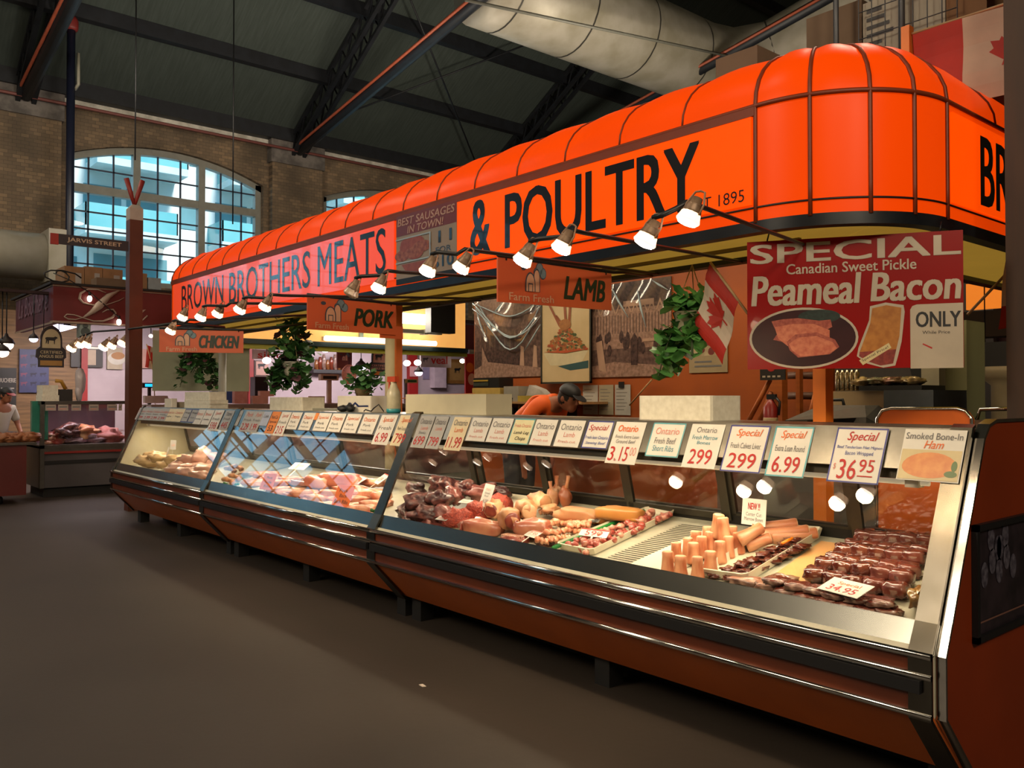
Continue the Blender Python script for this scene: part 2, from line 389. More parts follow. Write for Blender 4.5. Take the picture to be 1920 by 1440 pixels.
# roof trusses: lattice rafter, raking lower chord
PIPEO = M('orange red pipe', '9a4a30', .5, vs=9)
for i, y in enumerate(TR[1:5]):
    t = thing('roof_truss', (XW + .3, y, 8.3), 'black lattice iron roof truss ' + ['beyond the left edge of the brick wall', 'above the brick wall left of the big arched window', 'springing between the two arched windows', 'passing behind the round silver duct'][i], 'roof truss', 'roof trusses')
    r = MB(); s = .58; ln = math.hypot(1, s)
    x0, x1 = XW + .2, -5.2
    for yy in (-.16, .16):
        for dz in (-.12, -.62):
            r.add([(x, y + yy + dy, roofz(x) + dz + ddz) for x in (x0, x1) for dy in (-.05, .05) for ddz in (-.05, .05)], [(0, 1, 3, 2), (4, 6, 7, 5), (0, 4, 5, 1), (2, 3, 7, 6), (0, 2, 6, 4), (1, 5, 7, 3)])
    r.build('rafter', IRON, t)
    w = MB(); k = x0
    while k < x1 - .5:
        for yy in (-.16, .16):
            w.tube([(k, y + yy, roofz(k) - .62), (k + .25, y + yy, roofz(k + .25) - .12), (k + .5, y + yy, roofz(k + .5) - .62)], .03, 4, False)
        k += .5
    w.build('lattice', IRON, t)
    MB().tube([(XW + .3, y, 8.25), (-4.6, y, 8.25 + .165 * 17.4)], .13, 10).build('lower_chord', IRON, t)
    p = MB(); p.tube([(XW + .25, y - .17, 8.2), (XW + .6, y - .17, 8.35), (-4.6, y - .17, 8.2 + .165 * 17.4 + .0)], .035, 6); p.build('sprinkler_pipe', PIPEO, t)
for j, x in enumerate((-19.88, -18.0, -16.1, -14.2, -12.3)):
    z = roofz(x)
    o = MB().add([(x + dx, yy, z + dz) for yy in (-16, 26) for dx, dz in ((-.11, -.28), (.11, -.28), (.11, .04), (-.11, -.04))], [(0, 1, 2, 3), (7, 6, 5, 4), (0, 4, 5, 1), (1, 5, 6, 2), (2, 6, 7, 3), (3, 7, 4, 0)]).build('roof_purlin', IRON)
    tag(o, ['lowest black roof purlin nearest the brick wall', 'second black roof purlin up from the brick wall', 'third black roof purlin up from the brick wall', 'fourth black roof purlin up from the brick wall', 'highest black roof purlin over the silver duct'][j], 'purlin', 'roof purlins')
RN = Vector((-.58, 0, 1)).normalized(); RP = Vector((-22, 0, 8.5))
def at_roof(px, py, d=.25):
    return at_plane(px, py, RP - RN * d, RN)
for (a, b, l) in (((600, 232), (1062, 55), 'thin bracing rod rising left to right across the roof bay'), ((770, 0), (890, 300), 'thin bracing rod falling steeply to the right across the roof bay'), ((1240, 105), (1340, 60), 'short bracing rod below the silver duct')):
    tag(MB().tube([at_roof(*a, .4), at_roof(*b, .4)], .025, 5).build('bracing_rod', IRON), l, 'rod', 'roof bracing rods')
# sprinkler main under the cornice
sp = MB().tube([(XW + .4, -16, 8.22), (XW + .4, 26, 8.22)], .04, 6)
tag(sp.build('sprinkler_main', M('dull pink pipe', '7d4a44', .5, vs=9)), 'thin pink sprinkler pipe running under the white cornice', 'pipe')
# hanging wires
for (px, y0, y1, l) in ((255, 58, 300, 'thin black wire hanging in front of the arched window middle'), (438, 110, 420, 'thin black wire hanging before the right light of the arched window')):
    a = at_x(px, y0, -17.5); b = at_x(px - 3, y1, -17.5)
    tag(MB().tube([(a.x, a.y, roofz(a.x) - .2), (a.x, a.y, b.z)], .014, 5).build('hanging_wire', BLACK), l, 'wire', 'hanging wires')
# dark down pipe in front of the brick
a, b = at_x(134, 10, -19.9), at_x(121, 492, -19.9)
dp = thing('down_pipe', (a.x, a.y, b.z), 'tall dark blue pipe standing at the left edge of the arched window', 'pipe')
MB().tube([(a.x, a.y, roofz(a.x) - .1), (a.x, a.y, 0)], .085, 10).build('pipe', M('navy pipe', '14182a', .4, vs=9), dp)
q = at_x(147, 100, -19.8); q2 = at_x(147, 158, -19.8)
MB().tube([q, q2, (a.x, a.y + .08, q2.z - .1)], .035, 6).build('drain_elbow', M('pale pipe', '8d8a7a', .5, vs=9), dp)
MB().lathe((a.x, a.y, roofz(a.x) - .55), [(.12, 0), (.14, .05), (.14, .2), (.1, .3)], 10).build('valve', M('red valve', '7a2420', .5, vs=9), dp)
# big round ducts
DUCT = M('galvanised duct', 'b0aa9c', .5, .15, c2='98927f', vs=1.6, bump=.05, bs=8)
def duct(name, pts, r, label, rings):
    t = thing(name, (pts[0][0], pts[0][1], pts[0][2] - r), label, 'duct')
    MB().tube(pts, r, 32).build('duct_body', DUCT, t)
    for p, d in rings:
        d = Vector(d).normalized() * .02; p = Vector(p)
        MB().tube([p - d, p + d], r * 1.012, 32, False).build('seam_ring', M('duct seam', '4a4843', .5, .4, vs=9), t)
    return t
D0 = (-9.6, 4.5, 7.55)
def dsc(p, k=1.45): return (p[0] * k, p[1] * k, 1.45 + (p[2] - 1.45) * k)
pts = [dsc(q) for q in [(-9.6, y, 7.55) for y in (7.6, 9, 11, 12.6)] + [(-9.45, 13.4, 7.6), (-8.9, 14.0, 7.75), (-8.0, 14.3, 8.1), (-6.6, 14.4, 8.9), (-5.4, 14.4, 9.6)]]
duct('ventilation_duct', pts, 1.04, 'large silver ventilation duct high above the orange canopy', [(dsc((-9.6, y, 7.55)), (0, 1, 0)) for y in (7.9, 9.3, 10.7, 12.1)] + [(dsc((-8.9, 14.0, 7.75)), (.9, .5, .25)), (dsc((-7.2, 14.36, 8.55)), (1, 0, .57))])
duct('wall_duct', [(-20.4, 1.2, 4.45), (-20.4, 4.15, 4.45)], .5, 'round silver duct along the brick wall at the far left', [((-20.4, y, 4.45), (0, 1, 0)) for y in (1.5, 3)])
tag(MB().box(-20.95, -19.85, 4.15, 4.55, 3.9, 5.0).build('duct_end_box', DUCT), 'square grey metal box closing the left wall duct', 'duct box')
tag(MB().tube([at_x(872, 0, -12.3), at_x(1530, 140, -12.3)], .03, 6).build('conduit', M('grey conduit', '6a6a60', .5, vs=9)), 'thin grey conduit running alongside the big silver duct', 'conduit')
# houses across the street seen through the panes
FAC = M('pale facade', 'eceeea', .8, c2='e0e6e4', vs=.8); FACG = M('teal balcony glass', '7ab8bc', .2, c2='66aab0', vs=.6); FACB = M('pale grey balcony slab', 'c4d4d4', .8, vs=2)  # slabs slightly greyer than the facade
hb = thing('apartment_building', (-36, 6, 0), 'pale apartment block with balconies seen through the arched windows', 'building')
MB().box(-44, -36, 2.5, 40, 0, 26).build('facade', FAC, hb)
for lev in range(6):
    for c in range(7):
        y = 3.2 + c * 5.2 + (lev % 2) * .4; z = 2.2 + lev * 2.7
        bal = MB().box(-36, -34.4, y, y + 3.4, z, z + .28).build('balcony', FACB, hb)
        MB().box(-34.45, -34.4, y, y + 3.4, z + .28, z + 1.15).box(-36, -34.4, y, y + .05, z + .28, z + 1.15).box(-36, -34.4, y + 3.35, y + 3.4, z + .28, z + 1.15).build('railing', FACG, bal)
        MB().box(-36.05, -35.97, y + .3, y + 1.7, z + .3, z + 2.2).box(-36.05, -35.97, y + 1.9, y + 3.1, z + .3, z + 2.2).box(-36.05, -35.97, y + 4.0, y + 4.9, z + .9, z + 2.0).build('facade_window', M('facade glazing', '6f9aa2', .15, vs=1), hb)

# ================================================================== the meat counter
LIPY, G0, GT, TT = 2.86, (2.915, .695), (3.14, 1.185), (3.207, 1.335)
GV = Vector((0, TT[0] - G0[0], TT[1] - G0[1])).normalized(); GN = Vector((1, 0, 0)).cross(GV)
DKZ, DKS = .632, .20
DKN = Vector((0, -DKS, 1))
def deckz(y): return DKZ + DKS * (y - 2.93)
def at_deck(px, py, up=0.0): return at_plane(px, py, (0, 2.93, DKZ + up), DKN)
BROWNP = M('dark orange brown panel', '5f2a12', .42, c2='542410', vs=4)
ORANGEP = M('orange laminate', 'b0561f', .4, c2='a24e1b', vs=3)
KICK = M('dark kick plate', '0d0c0b', .7, c2='141210', vs=6)
INNER = M('case lining', 'b9b5a2', .35, c2='aca892', vs=4)
DECKM = M('white deck', 'b2af9a', .4, c2='a6a28e', vs=12)
DARKIN = M('dark door frame', '4c473c', .4, .7, vs=10)
def band(mb, path, th, x0, x1):
    out = []
    for i, p in enumerate(path):
        a, b = Vector(path[max(i - 1, 0)]), Vector(path[min(i + 1, len(path) - 1)]); d = (b - a).normalized()
        out.append((p[0] - d.y * th, p[1] + d.x * th))
    for i in range(len(path) - 1):
        mb.prism([path[i], path[i + 1], out[i + 1], out[i]], x0, x1)
OUTL = [(3.10, .14), (2.862, .395), (2.862, .605), (2.915, .695), (3.207, 1.337), (3.225, 1.341)]
def make_case(x0, x1, label, wr=.05, wl=.045, endl=False, endr=False, nd=3):
    t = thing('display_case', ((x0 + x1) / 2, 3.35, 0), label, 'display case', 'refrigerated meat display cases')
    # body
    MB().prism([(2.865, .40), (2.865, .60), (2.915, .68), (2.918, .60), (3.82, .77), (3.82, .16), (3.09, .16)], x0 + .002, x1 - .002).build('body', INNER, t)
    MB().prism([(2.858, .402), (2.858, .598), (2.866, .598), (2.866, .402)], x0, x1).build('bumper_panel', BROWNP, t)
    MB().prism([(2.858, .398), (3.09, .156), (3.10, .16), (2.866, .405)], x0, x1).build('lower_panel', ORANGEP, t)
    MB().box(x0 + .05, x1 - .05, 3.42, 3.8, 0, .16).build('kick_base', KICK, t)
    for fx_ in (x0 + .09, (x0 + x1) / 2, x1 - .09): MB().box(fx_ - .05, fx_ + .05, 3.14, 3.24, 0, .17).build('foot', KICK, t)
    MB().prism([(2.862, .606), (2.872, .607), (2.914, .699), (2.92, .694), (2.87, .598)], x0, x1).build('front_ledge', MIRROR, t)
    for z, r, m, nm in ((.600, .013, CHROME, 'chrome_rail'), (.532, .012, CHROME, 'chrome_rail'), (.404, .011, CHROME, 'chrome_rail')):
        MB().tube([(x0, 2.852, z), (x1, 2.852, z)], r, 8).build(nm, m, t)
    MB().box(x0 + .01, x1 - .03, 2.832, 2.858, .478, .52).build('bumper_strip', RUBBER, t)
    # deck of trays
    d = MB().prism([(2.925, deckz(2.925)), (3.74, deckz(3.74)), (3.74, deckz(3.74) - .01), (2.925, deckz(2.925) - .01)], x0 + .03, x1 - .03).build('deck', DECKM, t)
    # front glass
    g = MB(); a = Vector((0, *G0)); b = Vector((0, *GT)); o = GN * .004
    pl = [(p.y, p.z) for p in (a + o, b + o, b - o, a - o)]
    g.prism(pl, x0 + wl, x1 - wr); g.build('front_glass', GLASS, t)
    s = MB(); a = Vector((0, *GT)); b = Vector((0, *TT)); o = GN * .006
    s.prism([(p.y, p.z) for p in (a + o, b + o, b - o, a - o)], x0 + wl, x1 - wr); s.build('card_strip', STEEL, t)
    tp = MB().prism([(3.203, 1.318), (3.207, 1.337), (3.64, 1.337), (3.64, 1.30), (3.22, 1.30)], x0 + .01, x1 - .01).build('case_top', STEEL, t)
    MB().prism([(3.16, 1.148), (3.165, 1.19), (3.21, 1.30), (3.24, 1.30), (3.24, 1.148)], x0 + .05, x1 - .05).build('valance', DARKIN, t)
    tube = MB().tube([(x0 + .12, 3.215, 1.132), (x1 - .16, 3.215, 1.132)], .0105, 10).build('light_tube', M('lit case tube', 'd8cdb0', .4, emit='ffe7bd', es=.32), t)
    MB().box(x1 - .24, x1 - .19, 3.19, 3.24, 1.115, 1.158).box(x0 + .19, x0 + .24, 3.19, 3.24, 1.115, 1.158).build('tube_holder', WHITE, t)
    # rear sliding doors
    w = (x1 - x0 - .06) / nd
    dv = Vector((0, 3.74 - 3.62, .815 - 1.30)); dn = Vector((1, 0, 0)).cross(dv).normalized() * .01
    def rd(s): return Vector((0, 3.62, 1.30)) + dv * s
    def slab(mb, xa, xb, s0, s1, off=0.0):
        p, q = rd(s0) + dn * off, rd(s1) + dn * off
        mb.prism([(k.y, k.z) for k in (p + dn, q + dn, q - dn, p - dn)], xa, xb)
    for k in range(nd):
        xa, xb = x0 + .03 + w * k, x0 + .03 + w * (k + 1); off = (k % 2) * 1.6
        f = MB(); slab(f, xa - .015, xa + .04, .0, 1, off); slab(f, xb - .04, xb + .015, .0, 1, off); slab(f, xa, xb, .93, 1, off); slab(f, xa, xb, 0, .06, off)
        fo = f.build('sliding_door', DARKIN, t)
        gg = MB(); p, q = rd(.05) + dn * off, rd(.94) + dn * off; e = dn * .25
        gg.prism([(k2.y, k2.z) for k2 in (p + e, q + e, q - e, p - e)], xa + .04, xb - .04); gg.build('door_pane', GLASS, fo)
    MB().box(x0 + .02, x1 - .02, 3.74, 3.78, .77, .86).build('rear_rail', M('dark rail', '26241f', .35, .4, vs=9), t)
    # end frames
    for xa, xb in ((x0, x0 + wl), (x1 - wr, x1)):
        f = MB(); band(f, OUTL, .014, xa, xb); f.build('end_frame', M('brushed frame steel', '605c54', .27, 1.0, c2='565249', vs=9), t)
    sd = [(2.93, .66), (3.21, 1.33), (3.64, 1.33), (3.76, .80), (3.76, .66)]
    for xa, e in ((x0 + .022, endl), (x1 - .03, endr)):
        if e: MB().prism(sd, xa - .006, xa + .006).build('end_lining', CREAM, t)
        else: MB().prism(sd, xa - .004, xa + .004).build('end_glass', GLASS, t)
    L = light('case_lamp', 'AREA', ((x0 + x1) / 2, 3.24, 1.11), (x1 - x0) * 5.8, (1.0, .82, .55), aim=(0, .12, -1), shape='RECTANGLE', size=x1 - x0 - .3, size_y=.05)
    L.rotation_euler = (math.radians(6), 0, 0)
    return t
XA, XB, XC, XD = -10.48, -7.665, -4.745, -1.245
make_case(XA, XB, 'farthest glass meat case, holding pale chicken, at the left end of the counter', endl=True)
make_case(XB, XC, 'middle glass meat case, holding pork slabs and orange tickets', wr=.05)
c3 = make_case(XC, XD, 'nearest and longest glass meat case, holding beef, lamb, marrow bones and steaks', wr=.075, nd=5, endr=True)
# orange panel closing the near end of the counter, framed picture hung on it
ep = thing('counter_end_panel', (-1.22, 3.4, 0), 'tall orange red panel closing the near right end of the meat counter', 'end panel')
prof = [(3.12, .02), (3.12, .15), (2.89, .40), (2.89, .60), (2.94, .70), (3.215, 1.30), (3.26, 1.345), (3.32, 1.36), (4.1, 1.36), (4.1, .02)]
MB().prism(prof, -1.245, -1.215).build('panel', M('deep orange laminate', '74290a', .4, c2='682408', vs=2), ep)
e = MB(); band(e, prof[1:9], .012, -1.25, -1.21); e.build('edge_trim', CHROME, ep)
pf = thing('framed_picture', (-1.205, 3.5, .6), 'dark framed picture hung on the orange panel at the near end of the counter', 'picture')
a = at_x(1829, 985, -1.2); z0, z1 = at_x(1832, 1208, -1.2).z, at_x(1832, 985, -1.2).z
xf = frame((-1.214, a.y, z0), (0, 1, 0)); hh = z1 - z0
fm = MB(xf)
for r in ((0, .6, 0, .022), (0, .6, hh - .022, hh), (0, .022, 0, hh), (.578, .6, 0, hh)): fm.rect(*r, w=.02, t=.02)
fm.build('frame', BLACK, pf)
pm = MB(xf); pm.rect(.02, .58, .02, hh - .02, w=.006, t=.005); pm.m = 1
for k in range(9): pm.ell((.09 + .05 * (k % 3) + .02 * k, hh * (.55 + .1 * (k % 4))), .03, .045, w=.008)
pm.m = 2; pm.rect(.04, .5, .06, .066, w=.008)
pm.build('print', [M('dark photograph', '161318', .3, c2='2a2228', vs=9), M('grey foliage print', '54505a', .4, c2='2a2630', vs=40), M('print rule', '6a4a40', .4)], pf)

# ------------------------------------------------------------------ price cards along the top of the cases
CARDN = {}
TEAL, NAVY, CRM, ORA, GRY = 'teal edge', 'navy edge', 'cream card', 'orange card', 'grey card'
M(TEAL, '5aa6b0', .5); M(NAVY, '3b3f86', .5); M(CRM, 'd8c9a6', .55, vs=5); M(ORA, 'dc8238', .55, vs=5); M(GRY, 'a9a7a2', .5, vs=5)
def card(px0, px1, h, label, lines, base=None, edge=None, drop=0.0, tilt=0.0, skew=0.0):
    """lines: (text, ink, v0, v1, u0, u1, bold, shear), fractions of the card"""
    xa, xb = at_y(px0, 800, 3.19).x, at_y(px1, 800, 3.19).x; w = xb - xa
    top = Vector((xa, *TT)) + GN * (.009 + tilt) - GV * (.012 + drop) ; o = top - GV * h
    f = frame(o, (1, 0, skew), GV)
    mb = MB(f); mb.rect(0, w, 0, h, w=0, t=.0015)
    mats = [base or PAPER]
    if edge:
        mb.m = 1; mats.append(MATS[edge]); b = .006
        for r in ((0, w, 0, b), (0, w, h - b, h), (0, b, 0, h), (w - b, w, 0, h)): mb.rect(*r, w=.0012)
    c = mb.build('price_card', mats)
    tag(c, label, 'price card', 'price cards along the glass top')
    if lines:
        inks = []; tb = MB(f)
        for ln in lines:
            ink = ln[1]
            if ink not in inks: inks.append(ink)
            tb.m = inks.index(ink)
            tb.text(ln[0], w * ln[4], w * ln[5], h * ln[2], h * ln[3], w=.002, bold=ln[6] if len(ln) > 6 else 0, shear=ln[7] if len(ln) > 7 else 0)
        tb.build('lettering', inks, c)
    return c
H1, H2 = .152, .222
def ont(kind='Lamb'): return [('Ontario', INKB, .62, .86, .1, .93), (kind, INKP, .36, .54, .3, .75), ('Fresh cut', INKP, .14, .24, .15, .85)]
def price(p, head='Special', ink=INKO, sub='Fresh', b=.012): return [(head, ink, .72, .92, .2, .85, .01, .3), (sub, INKB, .5, .62, .12, .88), (p, INKR, .08, .4, .14, .84, b)]
# far case
for i, (a, b) in enumerate(((262, 277), (276, 291), (289, 304), (302, 319))):
    card(a, b, .15, 'narrow bluish card with red figures, %s from the far left end of the counter' % ORD[i], [('Chicken', INKP, .62, .8, .1, .9), ('fresh', INKB, .45, .55, .2, .8), ('2.99', INKR, .1, .32, .15, .85)], base=MATS[GRY], tilt=.001 * i)
for i, (a, b) in enumerate(((308, 330), (329, 346))):
    card(a + 2, b + 2, .148, 'cream price card, %s of the pair on the far chicken case' % ('left' if i == 0 else 'right'), [('Ontario', INKP, .6, .8, .1, .9), ('Thighs', INKB, .3, .45, .2, .8)], base=MATS[CRM], tilt=.002 + .001 * i)
for i, (a, b) in enumerate(((347, 359), (360, 372))):
    card(a + 1, b + 1, .145, 'small blue grey price card, %s of two on the far chicken case' % ('left' if i == 0 else 'right'), [('Wings', INKB, .6, .8, .15, .9), ('fresh', INKB, .3, .42, .2, .8)], base=MATS[GRY], edge=NAVY)
for i, (a, b) in enumerate(((372, 386), (387, 402))):
    card(a, b, .16, 'bright white price card, %s of two on the far chicken case' % ('left' if i == 0 else 'right'), [('Breast', INKP, .6, .8, .15, .9), ('boneless', INKB, .3, .42, .15, .85)])
card(404, 421, .215, 'tall card reading 598 on the far chicken case', price('598', 'Special', INKP), base=PAPER, tilt=.002)
card(424, 440, .2, 'tall grey card reading 445 on the far chicken case', price('445', 'Ontario', INKB), base=MATS[GRY])
card(442, 456, .15, 'grey card against the steel seam at the right end of the far chicken case', [('Drums', INKB, .6, .8, .15, .9)], base=MATS[GRY])
# middle case
card(462, 480, .2, 'tall grey card with red 2.29 at the left end of the pork case', price('2.29', 'Pork', INKP), base=MATS[GRY])
card(480, 496, .2, 'tall grey card with red 1.99, second on the pork case', price('1.99', 'Pork', INKP), base=MATS[GRY], tilt=.001)
card(496, 510, .135, 'pale blue card between the grey cards and the orange card', [('Loin', INKB, .55, .8, .2, .8)], base=M('pale blue card', 'aab0c2', .5))
card(512, 528, .2, 'bright orange price card reading 53 on the pork case', [('Pork Cut', BLK, .66, .82, .15, .9), ('Special', BLK, .45, .58, .1, .9), ('53', BLK, .1, .36, .25, .75)], base=MATS[ORA], tilt=.003)
card(529, 547, .215, 'tall white card with pale red 215 beside the orange card', price('215', 'Special', INKP), tilt=.002)
for i, (a, b) in enumerate(((548, 567), (571, 592), (598, 622), (624, 649), (652, 679), (683, 711))):
    card(a, b, .15, 'plain white card with a red heading, %s of the even row on the pork case' % ORD[i], [(['Ontario', 'Ontario', 'Special', 'Ontario', 'Special', 'Ontario'][i], INKO, .62, .84, .12, .88, .005), ('Pork', INKB, .36, .5, .2, .7), ('fresh cut', INKB, .14, .24, .15, .85)])
card(592, 599, .06, 'tiny orange sticker between two white cards on the pork case', None, base=MATS[ORA])
card(716, 746, H2, 'tall white card reading 6.99 near the right end of the pork case', price('6.99', 'Special', INKO))
card(752, 781, H2, 'tall white card reading 799 over the seam between pork and beef cases', price('799', 'Special', INKO, 'Pork Tenderloin'), tilt=.004, base=MATS[CRM])
# near case
card(790, 816, H2, 'grey Ontario Lamb card reading 699 at the left end of the beef case', [('Ontario', INKB, .74, .92, .1, .92), ('Lamb', INKP, .56, .68, .3, .8), ('Shanks', INKB, .43, .52, .25, .75), ('699', INKR, .08, .36, .12, .84, .01)], base=MATS[GRY], tilt=.001)
card(818, 842, H2, 'grey Ontario Lamb card reading 799 beside the 699 lamb card', [('Ontario', INKB, .74, .92, .1, .92), ('Lamb', INKP, .56, .68, .3, .8), ('799', INKR, .08, .36, .12, .84, .01)], base=MATS[GRY], tilt=.001)
card(852, 883, H2, 'Ontario card with a large red 11.99, third of the lamb price cards', [('Ontario', INKB, .74, .92, .1, .92), ('Lamb', INKO, .54, .68, .3, .8), ('11.99', INKR, .07, .4, .08, .92, .012)], base=MATS[CRM])
card(887, 922, H1, 'white Ontario Lamb card right of the 11.99 card', ont())
card(925, 963, H1, 'white Ontario Lamb card left of the yellow Lamb Leg Chops card', ont())
card(966, 1004, .155, 'yellow and teal card reading Lamb Leg Chops', [('Fresh Ontario', INKP, .66, .8, .1, .9), ('Lamb Leg', BLK, .36, .52, .15, .9, .006, .25), ('Chops', BLK, .12, .3, .3, .8, .006, .25)], base=M('yellow card', 'd8d0a4', .55), edge=TEAL)
card(1006, 1046, H1, 'white Ontario Lamb card right of the yellow Lamb Leg Chops card', ont())
card(1052, 1098, H1, 'white Ontario Lamb card left of the blue edged Special card', ont())
card(1104, 1152, H1, 'blue edged Special card for stewing beef', [('Special', INKR, .6, .86, .1, .85, .006, .3), ('Fresh lean Ontario', INKBL, .34, .46, .06, .94), ('Stewing Beef', INKBL, .12, .25, .12, .9, .006, .25)], edge=NAVY)
card(1156, 1212, H2, 'Ontario Ground Beef card reading 3 for 15.00', [('Ontario', INKO, .76, .92, .14, .8, .022, .1), ('Fresh Extra Lean', INKB, .6, .68, .12, .9), ('Ground Beef', INKB, .48, .57, .18, .82), ('3', INKR, .06, .4, .06, .24, .01), ('lb', INKR, .06, .12, .28, .36), ('15', INKR, .06, .4, .44, .7, .01), ('00', INKP, .2, .4, .74, .93)])
card(1226, 1287, H1 + .02, 'teal edged card reading Fresh Beef Short Ribs', [('Ontario', INKP, .66, .86, .14, .86, .005), ('Fresh Beef', INKB, .38, .56, .18, .82), ('Short Ribs', INKTE, .16, .33, .18, .82)], edge=TEAL)
card(1298, 1360, H2 - .01, 'Ontario Fresh Marrow Bones card with a red 299', [('Ontario', INKB, .8, .93, .2, .8), ('Fresh Marrow', INKTE, .64, .74, .12, .88), ('Bones', INKTE, .53, .61, .3, .7), ('299', INKR, .08, .42, .16, .84, .01)], edge=None)
card(1371, 1445, H2 - .005, 'navy edged Special card with a red 299, right of the marrow bones card', price('299', 'Special', INKO, 'Fresh Calves Liver'), edge=NAVY)
card(1455, 1527, H2, 'teal edged Special card with a red 6.99', price('6.99', 'Special', INKO, 'Extra Lean Round'), edge=TEAL)
card(1572, 1668, H2 + .005, 'large Special card reading Bacon Wrapped 36.95', [('Special', INKR, .72, .93, .24, .84, .008, .3), ('Beef Tenderloin Filet Mignon', INKBL, .6, .67, .08, .95), ('Bacon Wrapped', INKBL, .48, .57, .26, .8), ('$', INKP, .22, .34, .08, .13), ('36', INKR, .06, .42, .18, .54, .008), ('95', INKR, .2, .43, .58, .87, .008), ('_', INKR, .12, .14, .58, .87)], edge=NAVY, tilt=.006)
hc = card(1700, 1816, .2, 'Smoked Bone-In Ham card with a picture of a ham', [('Smoked Bone-In', INKB, .8, .93, .04, .96, .006), ('Ham', INKO, .62, .78, .36, .68, .008, .3)], base=PAPER, tilt=.012)
xa, xb = at_y(1700, 800, 3.19).x, at_y(1816, 800, 3.19).x
f = frame(Vector((xa, *TT)) + GN * .0212 - GV * .212, (1, 0, 0), GV); w = xb - xa
hm = MB(f); hm.rect(.004, w - .004, .004, .12, w=.0015); hm.m = 1; hm.poly([(w * (.5 + .44 * math.cos(a2)), .055 + .055 * math.sin(a2) * (1 if math.sin(a2) > 0 else .8)) for a2 in [k * math.pi / 12 for k in range(24)]], w=.0022)
hm.m = 2; hm.ell((w * .86, .03), .022, .012, w=.003); hm.ell((w * .9, .06), .01, .02, w=.003)
hm.build('ham_print', [M('pale print', 'c4b284', .4), M('ham print', 'd08a48', .4, c2='c0703a', vs=30), M('green print', '4d6a38', .4)], hc)

# ================================================================== orange canopy over the counter
FY, CX0, CX1, CXE = 3.74, -2.487, -11.1, -11.4
CR = .659; CXR = CX0 + CR
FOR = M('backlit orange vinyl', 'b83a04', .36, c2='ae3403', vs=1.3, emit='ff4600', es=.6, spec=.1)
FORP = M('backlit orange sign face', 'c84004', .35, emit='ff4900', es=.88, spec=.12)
FPNK = M('orange sign face with sheen tint', 'e2503a', .22, c2='dc4a30', vs=.7, emit='ff4a20', es=.5, coat=.4)  # FPNK: window sheen mixed into the orange as a pink tint
SEAM = M('brown seam', '7a2e0a', .5)
path = [(CXE, 8.4), (CXE, FY + .3)] + [(CX1 - .3 * math.sin(a2), FY + .3 - .3 * math.cos(a2)) for a2 in [math.radians(k) for k in (60, 30, 0)]]
ribs = [CX0 - .465 * k for k in range(18, -1, -1)]
cp = [(x, FY) for x in ribs] + [(CX0 + CR * math.sin(a2), FY + CR - CR * math.cos(a2)) for a2 in [math.radians(k) for k in (24, 48, 68, 90)]] + [(CXR, FY + CR + .62 * k) for k in range(1, 8)]
stations = path + cp
def nrm(i, P):
    a2, b2 = Vector(P[max(i - 1, 0)]), Vector(P[min(i + 1, len(P) - 1)]); d = (b2 - a2).normalized()
    return Vector((d.y, -d.x))     # outward
Z0, ZS, DA, DB = 2.335, 2.93, .52, .37
def prof_pt(t):                     # t 0..1 fascia bottom -> seam, 1..2 dome
    if t <= 1: return 0.0, Z0 + (ZS - Z0) * t
    a2 = (t - 1) * math.radians(100)
    return -DA * (1 - math.cos(a2)), ZS + DB * math.sin(a2)
cv = MB(); rows = []; SUB = 6
TS = [0, .25, .5, .75, 1.0] + [1 + k / 9 for k in range(1, 10)]
fine = []
for i in range(len(stations) - 1):
    for k in range(SUB):
        fr_ = k / SUB
        fine.append((Vector(stations[i]).lerp(Vector(stations[i + 1]), fr_), nrm(i, stations).lerp(nrm(i + 1, stations), fr_).normalized(), fr_, i))
fine.append((Vector(stations[-1]), nrm(len(stations) - 1, stations), 0, len(stations) - 1))
for fi, (p, n, fr_, i) in enumerate(fine):
    if i >= len(path) + len(ribs) - 1 and i < len(path) + len(ribs) + 3 and fr_ > 0:   # keep the corner round between ribs
        a_ = [24, 48, 68, 90]; k0 = i - (len(path) + len(ribs) - 1); A0 = 0 if k0 == 0 else a_[k0 - 1]; aa = math.radians(A0 + (a_[k0] - A0) * fr_)
        p = Vector((CX0 + CR * math.sin(aa), FY + CR - CR * math.cos(aa))); n = Vector((math.sin(aa), -math.cos(aa))); fine[fi] = (p, n, fr_, i)
    for t in TS:
        d, z = prof_pt(t); b_ = .018 * math.sin(math.pi * fr_) * (max(0, min(1, (t - 1) * 2.2))) if i >= len(path) else 0
        a2 = max(0, (t - 1)) * math.radians(100)
        q = p + n * (d + b_ * math.cos(a2))
        cv.V.append((q.x, q.y, z + b_ * math.sin(a2)))
nt_ = len(TS)
for i in range(len(fine) - 1):
    for j in range(nt_ - 1):
        cv.F.append((i * nt_ + j, (i + 1) * nt_ + j, (i + 1) * nt_ + j + 1, i * nt_ + j + 1)); cv.MI.append(0); cv.SM.append(True)
can = thing('canopy', (-6.6, 5.5, 2.2), 'long backlit orange vinyl canopy with a domed top over the meat counter', 'canopy')
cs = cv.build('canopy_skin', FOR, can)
sm = MB()
def skinpt(p, n, t, off=.004):
    d, z = prof_pt(t); a2 = max(0, (t - 1)) * math.radians(100); q = Vector(p) + n * (d + off * math.cos(a2)); return (q.x, q.y, z + off * math.sin(a2))
for i, s in enumerate(stations):
    n = nrm(i, stations)
    corner = len(path) + len(ribs) - 1 <= i <= len(path) + len(ribs) + 3
    if i >= 3: sm.tube([skinpt(s, n, t) for t in (TS if corner or i == 4 else TS[4:])], .011 if corner else .006, 5)
sm.tube([skinpt(p, n, 1.0) for p, n, _, i in fine if i >= 2], .013, 5)
